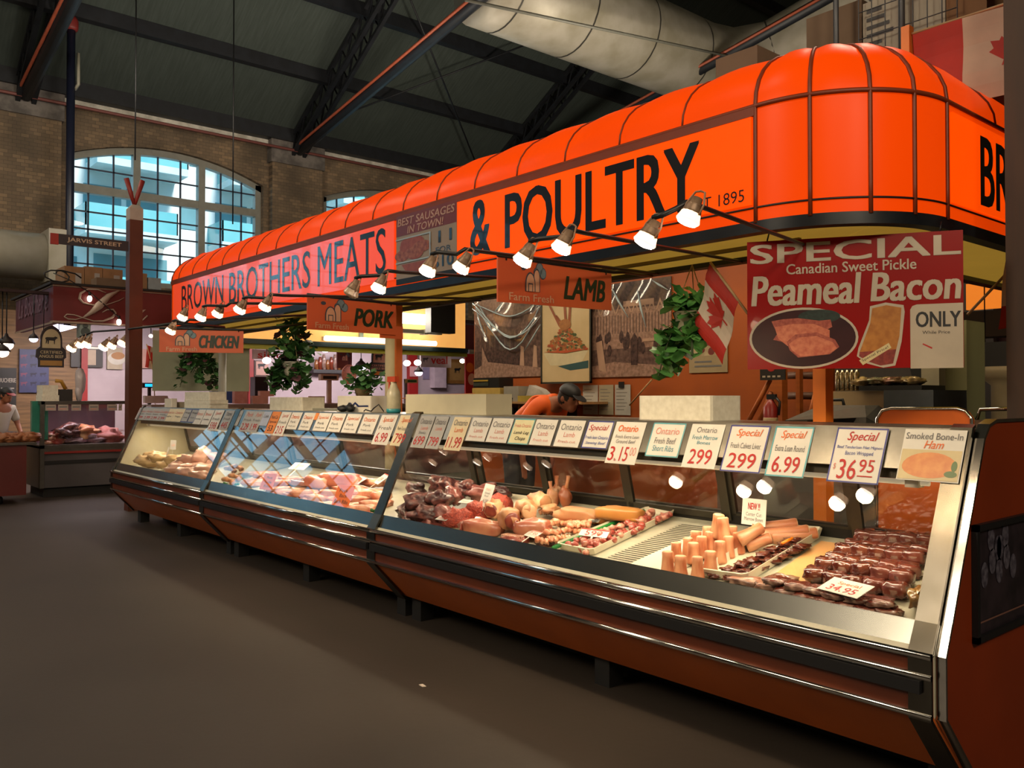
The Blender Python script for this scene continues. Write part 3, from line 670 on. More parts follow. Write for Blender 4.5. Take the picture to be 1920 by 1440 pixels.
lo = MB(); lo.tube([skinpt(p, n, .13) for p, n, _, i in fine if i >= 2], .006, 5)
sm.build('seam', SEAM, can); lo.build('stripe', BLACK, can)
# sign faces
sf = MB(frame((0, FY, 0), (1, 0, 0)))
sf.rect(-5.02, CX0 - .02, 2.43, ZS - .045, w=.012, t=.012)
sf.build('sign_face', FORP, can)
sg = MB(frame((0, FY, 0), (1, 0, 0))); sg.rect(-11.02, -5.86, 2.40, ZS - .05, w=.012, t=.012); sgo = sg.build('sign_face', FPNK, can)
sgo['label'] = 'sign face tinted pink for window sheen'
hd = MB(frame((0, FY, 0), (1, 0, 0))); hd.rect(-11.1, CX0, ZS - .05, ZS - .005, w=.016, t=.016); hd.build('sign_head_rail', SEAM, can)
BLT = M('black sign lettering', '0c0d12', .3, coat=.3); BLTB = M('black lettering with blue sheen', '0d2430', .18, coat=.6)  # BLTB: blue window reflection mixed into its black
def fl(px, py): p = at_y(px, py, FY - .012); return p.x, p.z
def letters(body, pl, pr, pt, pb, mat, bold=.02, name='lettering', mid=None):
    u0, u1 = fl(*pl)[0], fl(*pr)[0]; v1, v0 = fl(*pt)[1], fl(*pb)[1]
    mb = MB(frame((0, FY - .012, 0), (1, 0, 0))); mb.text(body, u0, u1, v0, v1, w=.003, bold=bold); mb.build(name, mat, can)
letters('BROWN', (341, 560), (419, 560), (342, 536), (342, 584), BLTB, .009)
letters('BROTHERS', (430, 540), (582, 540), (432, 511), (432, 570), BLTB, .009)
letters('MEATS', (596, 500), (724, 500), (722, 426), (600, 538), BLTB, .006)
letters('&', (882, 430), (920, 430), (900, 374), (900, 478), BLT, .03)
letters('POULTRY', (947, 400), (1312, 320), (1310, 262), (950, 467), BLT, .03)
letters('EST 1895', (1296, 380), (1396, 370), (1395, 355), (1396, 378), BLT, .0)
xr = CXR + .013
rs = MB(frame((CXR, 0, 0), (0, 1, 0))); rs.rect(FY + CR + .05, 8.6, 2.43, ZS - .045, w=.012, t=.012); rs.build('sign_face', FORP, can)
a, b = at_x(1837, 252, xr), at_x(1841, 392, xr); c = at_x(1871, 400, xr)
mb = MB(frame((CXR + .012, 0, 0), (0, 1, 0))); mb.text('BROWN BROTHERS', a.y, a.y + (c.y - a.y) * 14, b.z + .015, a.z, w=.003, bold=.03); mb.build('lettering', BLT, can)
# dark channel below the vinyl, pale soffit, inner beam
ch = MB()
P2 = [p for p, n, f_, i in fine if i >= 1]; N2 = [n for p, n, f_, i in fine if i >= 1]
def strip(mb, P, N, o0, z0, o1, z1):
    vs = []; 
    for p, n in zip(P, N):
        a2, b2 = p + n * o0, p + n * o1; vs += [(a2.x, a2.y, z0), (b2.x, b2.y, z1)]
    mb.add(vs, [(2 * i, 2 * i + 2, 2 * i + 3, 2 * i + 1) for i in range(len(P) - 1)], True)
strip(ch, P2, N2, .006, 2.345, .006, 2.286); strip(ch, P2, N2, .006, 2.286, -.07, 2.286); strip(ch, P2, N2, -.07, 2.286, -.07, 2.345); strip(ch, P2, N2, .006, 2.345, -.07, 2.345)
ch.build('channel_rail', M('dark canopy channel', '101318', .35, .3, c2='1b2026', vs=6), can)
SOFM = M('yellow soffit vinyl with glow', 'b09a52', .6, c2='9d8744', vs=1.5, emit='c89a38', es=.36)  # emission added in place of light reaching the soffit
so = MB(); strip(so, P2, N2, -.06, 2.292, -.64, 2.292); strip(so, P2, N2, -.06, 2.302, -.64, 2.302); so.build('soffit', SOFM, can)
ip = MB(); strip(ip, P2, N2, -.66, 2.29, -.66, 3.18); strip(ip, P2, N2, -.68, 2.29, -.68, 3.18); ip.build('glow_block', M('tan glow block', 'a8865a', .6, vs=2), can)  # hidden panel added to keep the red vinyl glow out of the stall
# round off: corner piece of soffit lies inside the skin curve
be = MB(); strip(be, P2, N2, -.62, 2.262, -.62, 2.31); strip(be, P2, N2, -.70, 2.262, -.70, 2.31); strip(be, P2, N2, -.62, 2.262, -.70, 2.262); be.build('inner_beam', BLACK, can)
jb = MB()
jb.box(-11.2, CXR - .6, FY + .30, FY + .325, 2.27, 2.29); jb.build('soffit_batten', M('brown soffit batten', '7d6a34', .6), can)  # batten a darker brown than the soffit
# roof deck of the canopy
MB().box(-11.2, CXR - .35, FY + .45, 8.6, 3.18, 3.22).build('canopy_roof', M('dusty board', '4c463c', .9, vs=3), can)
# inner face of the far end, lit by tubes
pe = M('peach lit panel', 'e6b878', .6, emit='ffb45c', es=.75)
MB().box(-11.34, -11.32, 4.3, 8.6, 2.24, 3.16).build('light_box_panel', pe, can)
MB().box(-11.31, -11.24, 4.4, 8.6, 2.19, 2.26).build('end_beam', M('dark teal beam', '2b3a3a', .5), can)
MB().box(-11.30, -11.27, 4.4, 8.6, 2.12, 2.19).build('end_valance', M('yellow green vinyl', 'a09a35', .5), can)
bb = MB()
for y in (4.75, 5.55, 6.6, 7.3): bb.box(-11.31, -11.26, y - .03, y + .03, 2.32, 3.14)
bb.build('end_stud', M('pale green stud', '7c8a78', .5), can)
for z, y0, y1, l in ((2.68, 5.95, 7.9, 'upper'), (2.31, 5.95, 7.9, 'lower')):
    tl = thing('fluorescent_lamp', (-11.2, (y0 + y1) / 2, z), 'long white fluorescent tube, %s of two glowing inside the canopy end' % l, 'lamp', 'fluorescent tubes in the canopy end')
    MB().tube([(-11.18, y0, z), (-11.18, y1, z)], .085 if l == 'upper' else .04, 10).build('tube', M('glowing tube', 'ffffff', .4, emit='fff6e6', es=4.0), tl)  # upper tube thickened to take in the glow around it
    MB().box(-11.3, -11.24, y0, y1, z - .03, z + .03).build('batten', WHITE, tl)
light('canopy_tube_light', 'AREA', (-11.05, 6.8, 2.7), 60, (1, .9, .75), aim=(1, -.1, -.25), shape='RECTANGLE', size=1.6, size_y=.2)
tag(MB().box(-11.1, -11.0, 5.95, 7.9, 2.44, 2.50).box(-11.12, -10.98, 7.55, 7.62, 2.43, 2.51).build('hanging_rail', M('dull grey rail', '8d8574', .5, .3)), 'grey rail running in front of the glowing canopy end', 'rail')
tag(MB().box(-10.6, -10.45, 7.3, 7.75, 2.42, 3.05).build('speaker_box', M('dark grey box', '3a3835', .6)), 'dark grey box hanging left of the crumpled poster', 'speaker')

# ================================================================== poles that carry the canopy
for px, y, r, c, l in ((417, 3.95, .045, M('grey pole paint', '7d7a70', .5, vs=6), 'slim grey pole rising behind the far meat case'),
                       (735, 3.98, .06, M('cream pole paint', 'b5a67e', .5, vs=6), 'cream pole behind the spray bottle, an orange strip on its side')):
    q = at_y(px, 700, y); t = thing('canopy_pole', (q.x, y, 0), l, 'pole', 'canopy poles')
    MB().tube([(q.x, y, 0), (q.x, y, 2.24)], r, 14).build('pole', c, t)
    if px == 735: MB().box(q.x + .05, q.x + .085, y - .01, y + .05, 0, 2.24).build('orange_strip', M('orange strip', 'b5581c', .5), t)
q = at_y(1543, 700, 4.36); t = thing('canopy_pole', (q.x, 4.36, 0), 'square orange pole standing behind the near meat case below the bacon sign', 'pole', 'canopy poles')
MB().box(q.x - .038, q.x + .038, 4.32, 4.40, 0, 2.24).build('pole', M('orange pole paint', 'e88024', .45, c2='da7420', vs=4), t)

# ================================================================== hanging signs
BARNO, BARNC, CLOUD = M('barn outline', '3a4a58', .5), M('barn cream', 'd8a888', .5), M('cloud grey', '6f8a92', .5)
SGO = M('orange board', 'd8693c', .45, c2='cc5c38', vs=1.5, coat=.2); SGL = M('dark green lettering', '1f3524', .4); SGC = M('cream lettering', 'dba884', .5)
def barn(mb, cu, cv, s, mo, mf, mc):
    P = lambda pts: [(cu + x * s, cv + y * s) for x, y in pts]
    ar = lambda x0, x1, h, top: [(x0, 0)] + [((x0 + x1) / 2 - (x1 - x0) / 2 * math.cos(a), h + (top - h) * math.sin(a)) for a in [k * math.pi / 10 for k in range(11)]] + [(x1, 0)]
    mb.m = mo
    for c, r in (((.75, 1.15), .3), ((1.05, .95), .26), ((.5, .95), .24)): mb.ell((cu + c[0] * s, cv + c[1] * s), r * s * 1.12, r * s * 1.12, w=.002)
    mb.ell((cu - .62 * s, cv + 1.12 * s), .2 * s, .12 * s, w=.002)
    mb.m = mc
    for c, r in (((.75, 1.15), .3), ((1.05, .95), .26), ((.5, .95), .24)): mb.ell((cu + c[0] * s, cv + c[1] * s), r * s * .95, r * s * .95, w=.0026)
    mb.m = mo; mb.poly(P(ar(.2, .78, .75, 1.15)), w=.003); mb.m = mf; mb.poly(P(ar(.27, .71, .75, 1.08)), w=.0036)
    mb.m = mo; mb.poly(P(ar(-.5, .36, .35, .95)), w=.0042); mb.m = mf; mb.poly(P(ar(-.42, .28, .35, .87)), w=.0048)
    mb.m = mo; mb.poly(P([(-.27, 0), (-.27, .4), (.13, .4), (.13, 0)]), w=.0054); mb.m = mf; mb.poly(P([(-.21, 0), (-.21, .34), (.07, .34), (.07, 0)]), w=.006)
def farm_sign(word, A, B, zb, zt, zb2, label, wx=(.54, .94), extra=False):
    A, B = Vector(A), Vector(B); L = (B - A).length
    u = Vector((B.x - A.x, B.y - A.y, zb2 - zb)); W = u.length; h = zt - zb
    o = Vector((A.x, A.y, zb)); t = thing('hanging_sign', ((A.x + B.x) / 2, (A.y + B.y) / 2, zb), label, 'sign', 'orange product signs under the canopy')
    f = frame(o, u)
    b = MB(f); b.rect(0, W, 0, h, w=0, t=.008)
    if extra: b.rect(W * .82, W * 1.10, -h * .12, h * .3, w=-.01, t=.008)
    b.build('board', SGO, t)
    g = MB(f); barn(g, W * .25, h * .3, h * .48, 0, 1, 2); g.build('farm_emblem', [BARNO, BARNC, CLOUD], t)
    g = MB(f); g.text('Farm Fresh', W * .08, W * .44, h * .06, h * .24, w=.0025, bold=.03); g.build('lettering', SGC, t)
    g = MB(f); g.text(word, W * wx[0], W * wx[1], h * .2, h * .78, w=.0025, bold=.055, shear=.22); g.build('lettering', SGL, t)
    w = MB()
    for k in (.06, .94):
        p = o + u * k; w.tube([(p.x, p.y, p.z + h - .01), (p.x, p.y, p.z + h + .012)], .006, 5)
    p0, p1 = o + Vector((0, 0, h + .012)), o + u * 1.02 + Vector((0, 0, h + .012)); dv = u.normalized()
    w.tube([p0, p1, p1 + dv * .12 + Vector((0, 0, .01)), Vector((p1.x + dv.x * 1.0, 4.40, 2.26))], .011, 7)
    w.build('sign_rod', BLACK, t)
farm_sign('CHICKEN', (-8.45, 2.727), (-8.21, 3.465), 1.886, 2.105, 1.892, 'small orange hanging sign reading CHICKEN', (.46, .95))
farm_sign('PORK', (-5.33, 2.70), (-5.44, 3.48), 1.915, 2.14, 1.918, 'orange hanging sign reading PORK', (.5, .97), True)
farm_sign('LAMB', (-3.245, 2.667), (-3.50, 3.757), 1.922, 2.142, 1.97, 'orange hanging sign reading LAMB', (.53, .93))
# large red bacon sign under the rounded corner
RED = M('glossy red board', '8c1210', .24, c2='84100e', vs=1, coat=.4); SW = M('sign white', 'b4a692', .4, vs=5)
A, B = Vector((-2.566, 3.776, 0)), Vector((-1.704, 4.28, 0)); W_ = (B - A).length; zb, zt = 1.594, 2.252; h_ = zt - zb
t = thing('bacon_sign', ((A.x + B.x) / 2, (A.y + B.y) / 2, zb), 'large red sign reading SPECIAL Canadian Sweet Pickle Peameal Bacon', 'sign')
f = frame(Vector((A.x, A.y, zb)), B - A)
MB(f).rect(0, W_, 0, h_, w=0, t=.008).build('board', RED, t)
g = MB(f)
def pu(px): return W_ * (px - 1402) / 405 * (1.035 - .035 * (px - 1402) / 405)
def pv(px, py):
    k = (px - 1402) / 405; top, bot = 450 - 22 * k, 692 - 2 * k; return h_ * (bot - py) / (bot - top)
g.text('SPECIAL', pu(1408), pu(1803), pv(1600, 484), pv(1600, 446), w=.0025, bold=.05)
g.text('Canadian Sweet Pickle', pu(1478), pu(1722), pv(1600, 507), pv(1600, 487), w=.0025, bold=.02)
g.text('Peameal', pu(1410), pu(1620), pv(1510, 570), pv(1510, 512), w=.0025, bold=.04, shear=.1)
g.text('Bacon', pu(1637), pu(1803), pv(1720, 562), pv(1720, 506), w=.0025, bold=.04, shear=.1)
g.build('lettering', SW, t)
mmp = [SW, M('plum plate print', '2e1418', .3, c2='3c1c1e', vs=6), M('bacon print', 'b05a44', .35, c2='c97a5c', vs=40), M('bacon edge print', '8a3e34', .35, c2='a85a48', vs=60), M('dark herb print', '20302a', .4, c2='142019', vs=60), M('loin crust print', 'b07434', .35, c2='9c6028', vs=30), M('loin end print', '6e2a26', .35, c2='8a3a30', vs=50), M('tag cream', 'c4b384', .5), BLK, INKR]
g = MB(f); c0 = (pu(1509), pv(1509, 633))
g.m = 0; g.ell(c0, pu(1614) - pu(1509), h_ * .235, w=.0015, n=40); g.m = 1; g.ell(c0, (pu(1614) - pu(1509)) * .955, h_ * .218, w=.0021, n=40)
g.m = 4; g.ell((pu(1540), pv(1540, 592)), .1, .035, w=.0024)
PP = lambda pts: [(pu(x), pv(x, y)) for x, y in pts]
g.m = 3; g.poly(PP([(1449, 601), (1470, 597), (1500, 595), (1540, 600), (1562, 598), (1565, 612), (1545, 622), (1500, 630), (1470, 640), (1452, 636), (1460, 625)]), w=.0028)
g.m = 2; g.poly(PP([(1455, 612), (1490, 606), (1530, 606), (1560, 618), (1560, 640), (1520, 646), (1480, 648), (1462, 634)]), w=.0032)
g.m = 3; g.poly(PP([(1478, 640), (1495, 626), (1535, 622), (1570, 636), (1578, 650), (1560, 664), (1500, 670), (1484, 656)]), w=.0036)
g.m = 2; g.poly(PP([(1482, 644), (1500, 632), (1535, 629), (1566, 641), (1574, 653), (1556, 664), (1505, 668), (1488, 656)]), w=.004)
g.m = 0; g.poly(PP([(1636, 573), (1665, 566), (1698, 571), (1700, 584), (1694, 640), (1688, 665), (1682, 686), (1660, 690), (1630, 682), (1611, 668), (1614, 652), (1634, 600)]), w=.0015)
g.m = 5; g.poly(PP([(1640, 577), (1666, 571), (1694, 576), (1690, 630), (1684, 655), (1616, 660), (1636, 606)]), w=.0022)
g.m = 6; g.poly(PP([(1616, 660), (1684, 655), (1678, 682), (1655, 686), (1632, 678), (1615, 668)]), w=.0028)
g.m = 7; g.poly(PP([(1615, 676), (1670, 643), (1675, 652), (1622, 685)]), w=.0034)
g.m = 8; g.text('Special Price!', pu(1617), pu(1673), pv(1645, 667), pv(1645, 661), w=.004, rot=.52)
g.m = 0; g.poly(PP([(1710, 692), (1710, 580), (1714, 573), (1722, 570), (1806, 567), (1806, 691)]), w=.0015)
g.m = 8; g.text('ONLY', pu(1720), pu(1802), pv(1760, 613), pv(1760, 583), w=.0022, bold=.03)
g.text('While Price', pu(1732), pu(1782), pv(1757, 626), pv(1757, 620), w=.0022)
g.m = 9; g.poly(PP([(1732, 646), (1733, 644), (1750, 652), (1749, 655)]), w=.0022)
g.build('printed_picture', mmp, t)
w = MB()
for k in (.1, .9):
    p = A.lerp(B, k); w.tube([(p.x, p.y, zt), (p.x, p.y + .02, 2.30)], .004, 5)
w.build('hanging_wire', BLACK, t)
# sausage banner on the fascia
xa, xb = fl(744, 450)[0], fl(857, 430)[0]
t = thing('sausage_banner', ((xa + xb) / 2, FY - .02, 2.34), 'dull red banner reading BEST SAUSAGES IN TOWN on the canopy front', 'banner')
f = frame((xa, FY - .016, 0), (1, 0, 0)); w_ = xb - xa; zt = ZS - .03; zb = 2.35
def bv(py): return zt - (zt - zb) * py
mb = MB(f); mb.m = 1; mb.rect(0, w_, zb, zt, w=0, t=.006); mb.m = 0; mb.rect(0, w_, bv(.30), zt, w=.001); mb.m = 2; mb.rect(0, w_, zb, bv(.92), w=.001)
mb.build('board', [M('dull red vinyl', '6e2a26', .35, c2='622420', vs=3), M('grey beige vinyl', '8f7c68', .35, c2='84725f', vs=3), BLACK], t)
g = MB(f); g.text('BEST SAUSAGES', .02, w_ - .02, bv(.155), bv(.045), w=.003, bold=.03, shear=.15); g.text('IN TOWN!', w_ * .2, w_ * .8, bv(.285), bv(.18), w=.003, bold=.03, shear=.15); g.build('lettering', M('faded lettering', 'b08a78', .4), t)
g = MB(f); g.text('11', w_ * .72, w_ * .93, bv(.52), bv(.36), w=.003, bold=.02); g.text('FOR', w_ * .68, w_ * .92, bv(.66), bv(.58), w=.003, bold=.015); g.text('$10', w_ * .62, w_ * .96, bv(.88), bv(.70), w=.003, bold=.03); g.build('lettering', BLT, t)
g = MB(f); rr = random.Random(3)
for k in range(14):
    g.m = k % 2; cu, cw = .06 + rr.random() * .36, .42 + rr.random() * .2
    g.ell((w_ * cu + .04, bv(cw)), .11, .045, w=.002 + k * .0002)
g.m = 2; g.rect(.0, w_ * .58, bv(.36), bv(.34), w=.006); g.rect(0, w_ * .6, bv(.70), bv(.68), w=.006); g.rect(w_ * .58, w_ * .6, bv(.70), bv(.34), w=.006)
g.m = 0; g.poly([(w_ * .1, bv(.72)), (w_ * .55, bv(.72)), (w_ * .42, bv(.9)), (w_ * .2, bv(.86))], w=.003)
g.build('printed_picture', [M('sausage print', '7a3422', .35, c2='8f4630', vs=20), M('sausage shine print', '9a5a3c', .35, c2='6e3020', vs=30), M('clear tape', '9aa4a6', .2, vs=9)], t)

# ================================================================== spot lamps on bent conduit arms
SHADE = M('brown lamp shade', '8a7058', .45, .3, c2='765e4a', vs=20); BULB = M('lit bulb', 'fff6ea', .3, emit='fff0de', es=14.0); CERAM = M('bulb glass skirt', 'f0c8a0', .25, emit='ffd2a8', es=2.2)
def make_lamp():
    t = thing('spot_lamp', (0, 0, 0), 'x', 'spot lamp', 'clip spot lamps along the canopy')
    p = [(.012, .0), (.026, -.002), (.029, -.03), (.036, -.036)]
    for k in range(4): p += [(.038 + .003 * k, -.040 - .009 * k), (.035 + .003 * k, -.044 - .009 * k)]
    p += [(.05, -.078), (.044, -.079)]
    MB().lathe((0, 0, 0), p, 20).build('lamp_shade', SHADE, t)
    b = MB(); n = 24; vs = []
    for r, z in ((.044, -.076), (.05, -.1), (.056, -.118), (.052, -.126)):
        vs += [(r * (1 + .06 * (k % 2)) * math.cos(2 * math.pi * k / n), r * (1 + .06 * (k % 2)) * math.sin(2 * math.pi * k / n), z) for k in range(n)]
    b.add(vs, [(i * n + k, i * n + (k + 1) % n, (i + 1) * n + (k + 1) % n, (i + 1) * n + k) for i in range(3) for k in range(n)]); b.build('bulb_skirt', CERAM, t)
    MB().lathe((0, 0, 0), [(.05, -.121), (.046, -.134), (.02, -.141), (.001, -.142)], 20).build('bulb', BULB, t)
    y = MB()
    for s in (-1, 1): y.tube([(s * .052, 0, -.085), (s * .056, 0, -.03), (s * .03, 0, .028), (0, 0, .034)], .0055, 6)
    y.build('yoke', M('tan clip', 'a07a5c', .5, c2='8a664a', vs=20), t)
    return t
lamp0 = make_lamp()
SPOT = bpy.data.lights.new('spot_lamp_light', 'SPOT'); SPOT.energy = 15; SPOT.color = (1, .74, .44); SPOT.spot_size = math.radians(105); SPOT.spot_blend = .7; SPOT.shadow_soft_size = .04
arms = [((1290, 378), (1297, 398), (1219, 440), 'nearest arm, before the letters EST', 1), ((1075, 432), (1060, 455), (989, 480), 'arm before the letters OU', 1), ((870, 467), (872, 495), (806, 500), 'arm left of the ampersand', 1),
        ((725, 508), (714, 533), (664, 542), 'arm below the word MEATS', 0), ((508, 553), (501, 570), (454, 576), 'arm below the letters HERS', 1), ((430, 568), (412, 584), (379, 590), 'arm below the letters BROT', 1), ((352, 600), (345, 590), (323, 616), 'farthest arm, before the word BROWN', 1)]
LY = 2.15
first = True
for i, (ap, l1, l2, where, lit) in enumerate(arms):
    P0 = at_y(*ap, LY); Q1 = at_y(*l1, LY); Q2 = at_y(*l2, LY - .05)
    zz = P0.z
    a = MB(); ex = P0.x - .37 * (4.42 - LY); a.tube([(ex, 4.42, 2.268), (ex + .037, 4.32, 2.262), (P0.x - .03, LY + .09, zz + .006), (P0.x - .02, LY + .02, zz + .005), (P0.x - .05, LY, zz - .015), (Q2.x + .045, LY - .04, Q2.z + .058), (Q2.x + .01, LY - .05, Q2.z + .052)], .009, 8)
    arm = tag(a.build('conduit_bracket', BLACK), 'bent black conduit arm carrying two spot lamps, ' + where, 'lamp arm', 'conduit arms over the counter')
    for j, Q in enumerate((Q1, Q2)):
        off = (lit == 0 and j == 1)
        lab = ('unlit spot lamp' if off else 'lit spot lamp') + (' at the bend of the ' if j == 0 else ' at the tip of the ') + where
        rot = Matrix.Rotation(math.radians(-18), 3, 'X') @ Matrix.Rotation(math.radians(16 + 6 * ((i + j) % 3)), 3, 'Y')
        top = Vector((Q.x + .015, LY - .05 * j + .012, Q.z + .045))
        if first: o = lamp0; o.location = top; o['label'] = lab; first = False; base_lamp = o
        else: o = dup(lamp0, top, label=lab)
        o.rotation_euler = rot.to_euler(); o.scale = (.66, .66, .66)
        if off:
            for ch in o.children:
                if ch.name.startswith(('bulb', 'bulb_skirt')):
                    ch.data = ch.data.copy(); ch.data.materials[0] = M('unlit bulb', 'b59a80', .3)
        else:
            lo = bpy.data.objects.new('spot_lamp_light', SPOT); COL.objects.link(lo); d = rot @ Vector((0, 0, -1))
            lo.location = top + d * .11; lo.rotation_euler = Vector((-.1, .62, -.8)).to_track_quat('-Z', 'Y').to_euler()

MEAT0 = len(COL.objects)
# ================================================================== meat in the cases
BEEFD = M('dark aged beef', '3a1a1c', .35, c2='7a4a42', vs=22, coat=.3, thr=(.45, .65), bump=.4, bs=50)
BEEFR = M('red beef', '7e2c24', .35, c2='c89a80', vs=7, coat=.3, thr=(.5, .62), bump=.2, bs=40)
CUT = M('cut beef face', '5e2018', .35, c2='8a4030', vs=20, coat=.3)
LAMBM = M('lamb meat', 'b06a48', .38, c2='d8ae84', vs=6, coat=.2, thr=(.4, .6), bump=.2, bs=40)
FATM = M('pale fat', 'b08058', .45, c2='a46844', vs=6, thr=(.45, .7), bump=.15, bs=30)
GROUND = M('ground beef', 'a8402a', .5, c2='7e2a1e', vs=60, bump=1.0, bs=90)
LIVER = M('sliced liver', '44190f', .22, c2='5e281a', vs=14, coat=.6, bump=.4, bs=30)
STEAK = M('steak', '5c2419', .25, c2='7c4638', vs=14, coat=.7, thr=(.5, .7), bump=.35, bs=30)
RIND = M('steak edge', '4a2a22', .35, c2='907060', vs=18, coat=.3, thr=(.45, .6))
BONE = M('meaty bone', 'b0623e', .45, c2='d49a70', vs=8, coat=.1, stretch=(3, 3, 1)); MARROW = M('marrow face', 'dcbc94', .5, c2='cf9c78', vs=25)
CHICK = M('raw chicken', 'c49c88', .4, c2='b88472', vs=8, coat=.3, bump=.15, bs=30); CHICKY = M('yellow chicken', 'b89462', .4, c2='c8aa7a', vs=9, coat=.3, bump=.25, bs=50)
PORK = M('pork', 'b4664a', .38, c2='d09a7c', vs=6, coat=.3, thr=(.42, .62), bump=.2, bs=30, stretch=(1, 4, 1)); PORKD = M('dark pork', 'b05a40', .38, c2='c47a5a', vs=8, coat=.3, bump=.2, bs=30)
CHOP = M('cubed meat', 'c06a48', .4, c2='d8a07c', vs=18, coat=.3, bump=.5, bs=50)
TRAYM = M('white meat tray', 'd2cbb2', .4, vs=8); GREEN = M('green divider', '1f7a34', .45, c2='1a6a2c', vs=30)
def blob(name, px, py, size, yaw, mat, label, cat, group, up=0.0, amp=.35, fr=3.0, seed=0, pitch=0, power=.85):
    p = at_deck(px, py, up + size[2] * .4); c = Vector((p.x, p.y, p.z))
    m = RZ(yaw) @ RY(pitch)
    o = MB().ball(c, (size[0] / 2, size[1] / 2, size[2] / 2), amp, fr, seed, m, power=power).build(name, mat, loc=(c.x, c.y, c.z - size[2] / 2))
    return tag(o, label, cat, group)
def ticket(px, py, w, h, lines, label, base=PAPER, lean=25, yaw=0, up=.06, edge=None, stick=True):
    """small card stuck into the meat"""
    p = at_deck(px, py, up); a = math.radians(lean)
    u = Vector((math.cos(math.radians(yaw)), math.sin(math.radians(yaw)), 0)); back = Vector((-u.y, u.x, 0))
    v = (Vector((0, 0, 1)) * math.cos(a) + back * math.sin(a))
    f = frame(p - u * w / 2, u, v)
    mb = MB(f); mb.rect(0, w, 0, h, w=0, t=.002)
    mats = [base]
    if edge: mb.m = 1; mats.append(edge); mb.rect(0, w, h - .008, h, w=.001)
    c = tag(mb.build('meat_ticket', mats), label, 'price ticket', 'tickets standing in the meat')
    inks = []; tb = MB(f)
    for s, ink, u0, u1, v0, v1, b in lines:
        if ink not in inks: inks.append(ink)
        tb.m = inks.index(ink); tb.text(s, u0 * w, u1 * w, v0 * h, v1 * h, w=.001, bold=b)
    if inks: tb.build('lettering', inks, c)
    if stick: MB(f).rect(w * .47, w * .53, -up, 0, w=-.001, t=.003).build('stick', WHITE, c)
    return c
# --- near case: dark beef heap
HEAPB = 'dark beef roasts at the left of the near case'
bl = [(770, 985, 'at the front left corner of the dark heap', .0, .2), (800, 992, 'at the front edge of the dark heap beside the ground beef tray', .0, .2), (765, 962, 'at the left end of the dark heap against the steel seam', .0, .2), (800, 965, 'in the middle of the dark heap', .05, .2), (832, 962, 'left of the ground beef in the dark heap', .04, .17),
      (790, 940, 'glossy, on top of the dark heap', .08, .2), (822, 935, 'at the crest of the dark heap below the yellow ticket', .1, .19), (850, 930, 'right at the crest behind the yellow ticket', .08, .18), (835, 912, 'highest at the back of the dark heap', .09, .22), (870, 918, 'behind the yellow ticket', .07, .2), (905, 922, 'right of the yellow ticket, pale rimmed', .06, .2), (935, 925, 'rightmost at the back of the dark heap', .04, .17), (780, 918, 'at the back left of the dark heap', .04, .2)]
for i, (px, py, w, up, s) in enumerate(bl):
    blob('beef_roast', px, py, (s, s * .62, s * .5), -30 + (i * 47) % 80, BEEFD if i % 3 != 1 else M('purple red beef', '5a2628', .35, c2='8a5248', vs=8, coat=.3, bump=.3, bs=30), 'dark beef roast ' + w, 'beef', HEAPB, up=up, seed=i, amp=.4)
for px, py, l in ((800, 940, 'over the crest of the dark beef heap'), (848, 912, 'at the back of the dark beef heap'), (868, 943, 'below the yellow ticket'), (825, 975, 'at the front of the dark beef heap')):
    ticket(px, py, .09, .05, [('Beef', INKP, .15, .85, .3, .7, 0)], 'small grey slip lying flat ' + l, base=MATS[GRY], lean=72, yaw=10, up=.11, stick=False)
# white tray of ground beef
def tray(name, pl, pr, pl2, pr2, hgt, label, mat=TRAYM, up=0.0):
    """tray with its front edge pl-pr and its rear edge pl2-pr2 in the photograph"""
    a, b, c, d = [at_deck(*q, up) for q in (pl, pr, pr2, pl2)]
    ins = lambda p, k: p.lerp((a + b + c + d) / 4, k)
    zz = Vector((0, 0, hgt))
    rim = [a, b, c, d]; n = 4; r2 = []; 
    for i in range(4):      # chamfered corners
        p, q0, q1 = rim[i], rim[i - 1], rim[(i + 1) % 4]
        for qq in (q0, q1): r2.append(p + (qq - p).normalized() * .02)
    cen = (a + b + c + d) / 4; n = 8
    ring = lambda k, z: [cen + (p - cen) * k + Vector((0, 0, z)) for p in r2]
    vs = ring(.94, .004) + ring(1.0, hgt) + ring(.985, hgt + .002) + ring(.93, .010)
    fs = [tuple(range(n))[::-1]] + [(k * n + i, k * n + (i + 1) % n, (k + 1) * n + (i + 1) % n, (k + 1) * n + i) for k in range(3) for i in range(n)] + [tuple(range(3 * n, 4 * n))]
    return tag(MB().add(vs, fs).build(name, mat), label, 'tray', 'trays in the near case')
tray('meat_tray', (832, 998), (880, 1005), (955, 935), (1005, 942), .035, 'white tray holding the orange red ground beef')
for i, (px, py, w, u) in enumerate(((860, 975, 'at the front of its tray', .015), (900, 960, 'in the middle of its tray', .02), (935, 948, 'at the back of its tray', .02))):
    blob('ground_beef', px, py, (.19 - .02 * i, .14, .13), 40, GROUND, 'bright orange red mound of ground beef ' + w, 'ground beef', 'mounds of ground beef', up=u, amp=.22, fr=7, seed=40 + i)
def roast(px, py, L, r, yaw, mat, face, label, up=0.0, group='lamb and beef joints in the near case', cat='meat joint', seed=0, pitch=0):
    p = at_deck(px, py, up + r * .9); m = RZ(yaw) @ RY(pitch)
    t = thing('meat_joint', (p.x, p.y, p.z - r), label, cat, group)
    MB().ball(p, (L / 2, r, r), .2, 3, seed, m, power=.6).build('joint', mat, t)
    q = m @ Vector((-L / 2 * .93, 0, 0)); ee = MB(); ee.ball(p + q, (.012, r * .78, r * .78), .06, 3, seed, m); ee.build('cut_face', face, t)
    return t
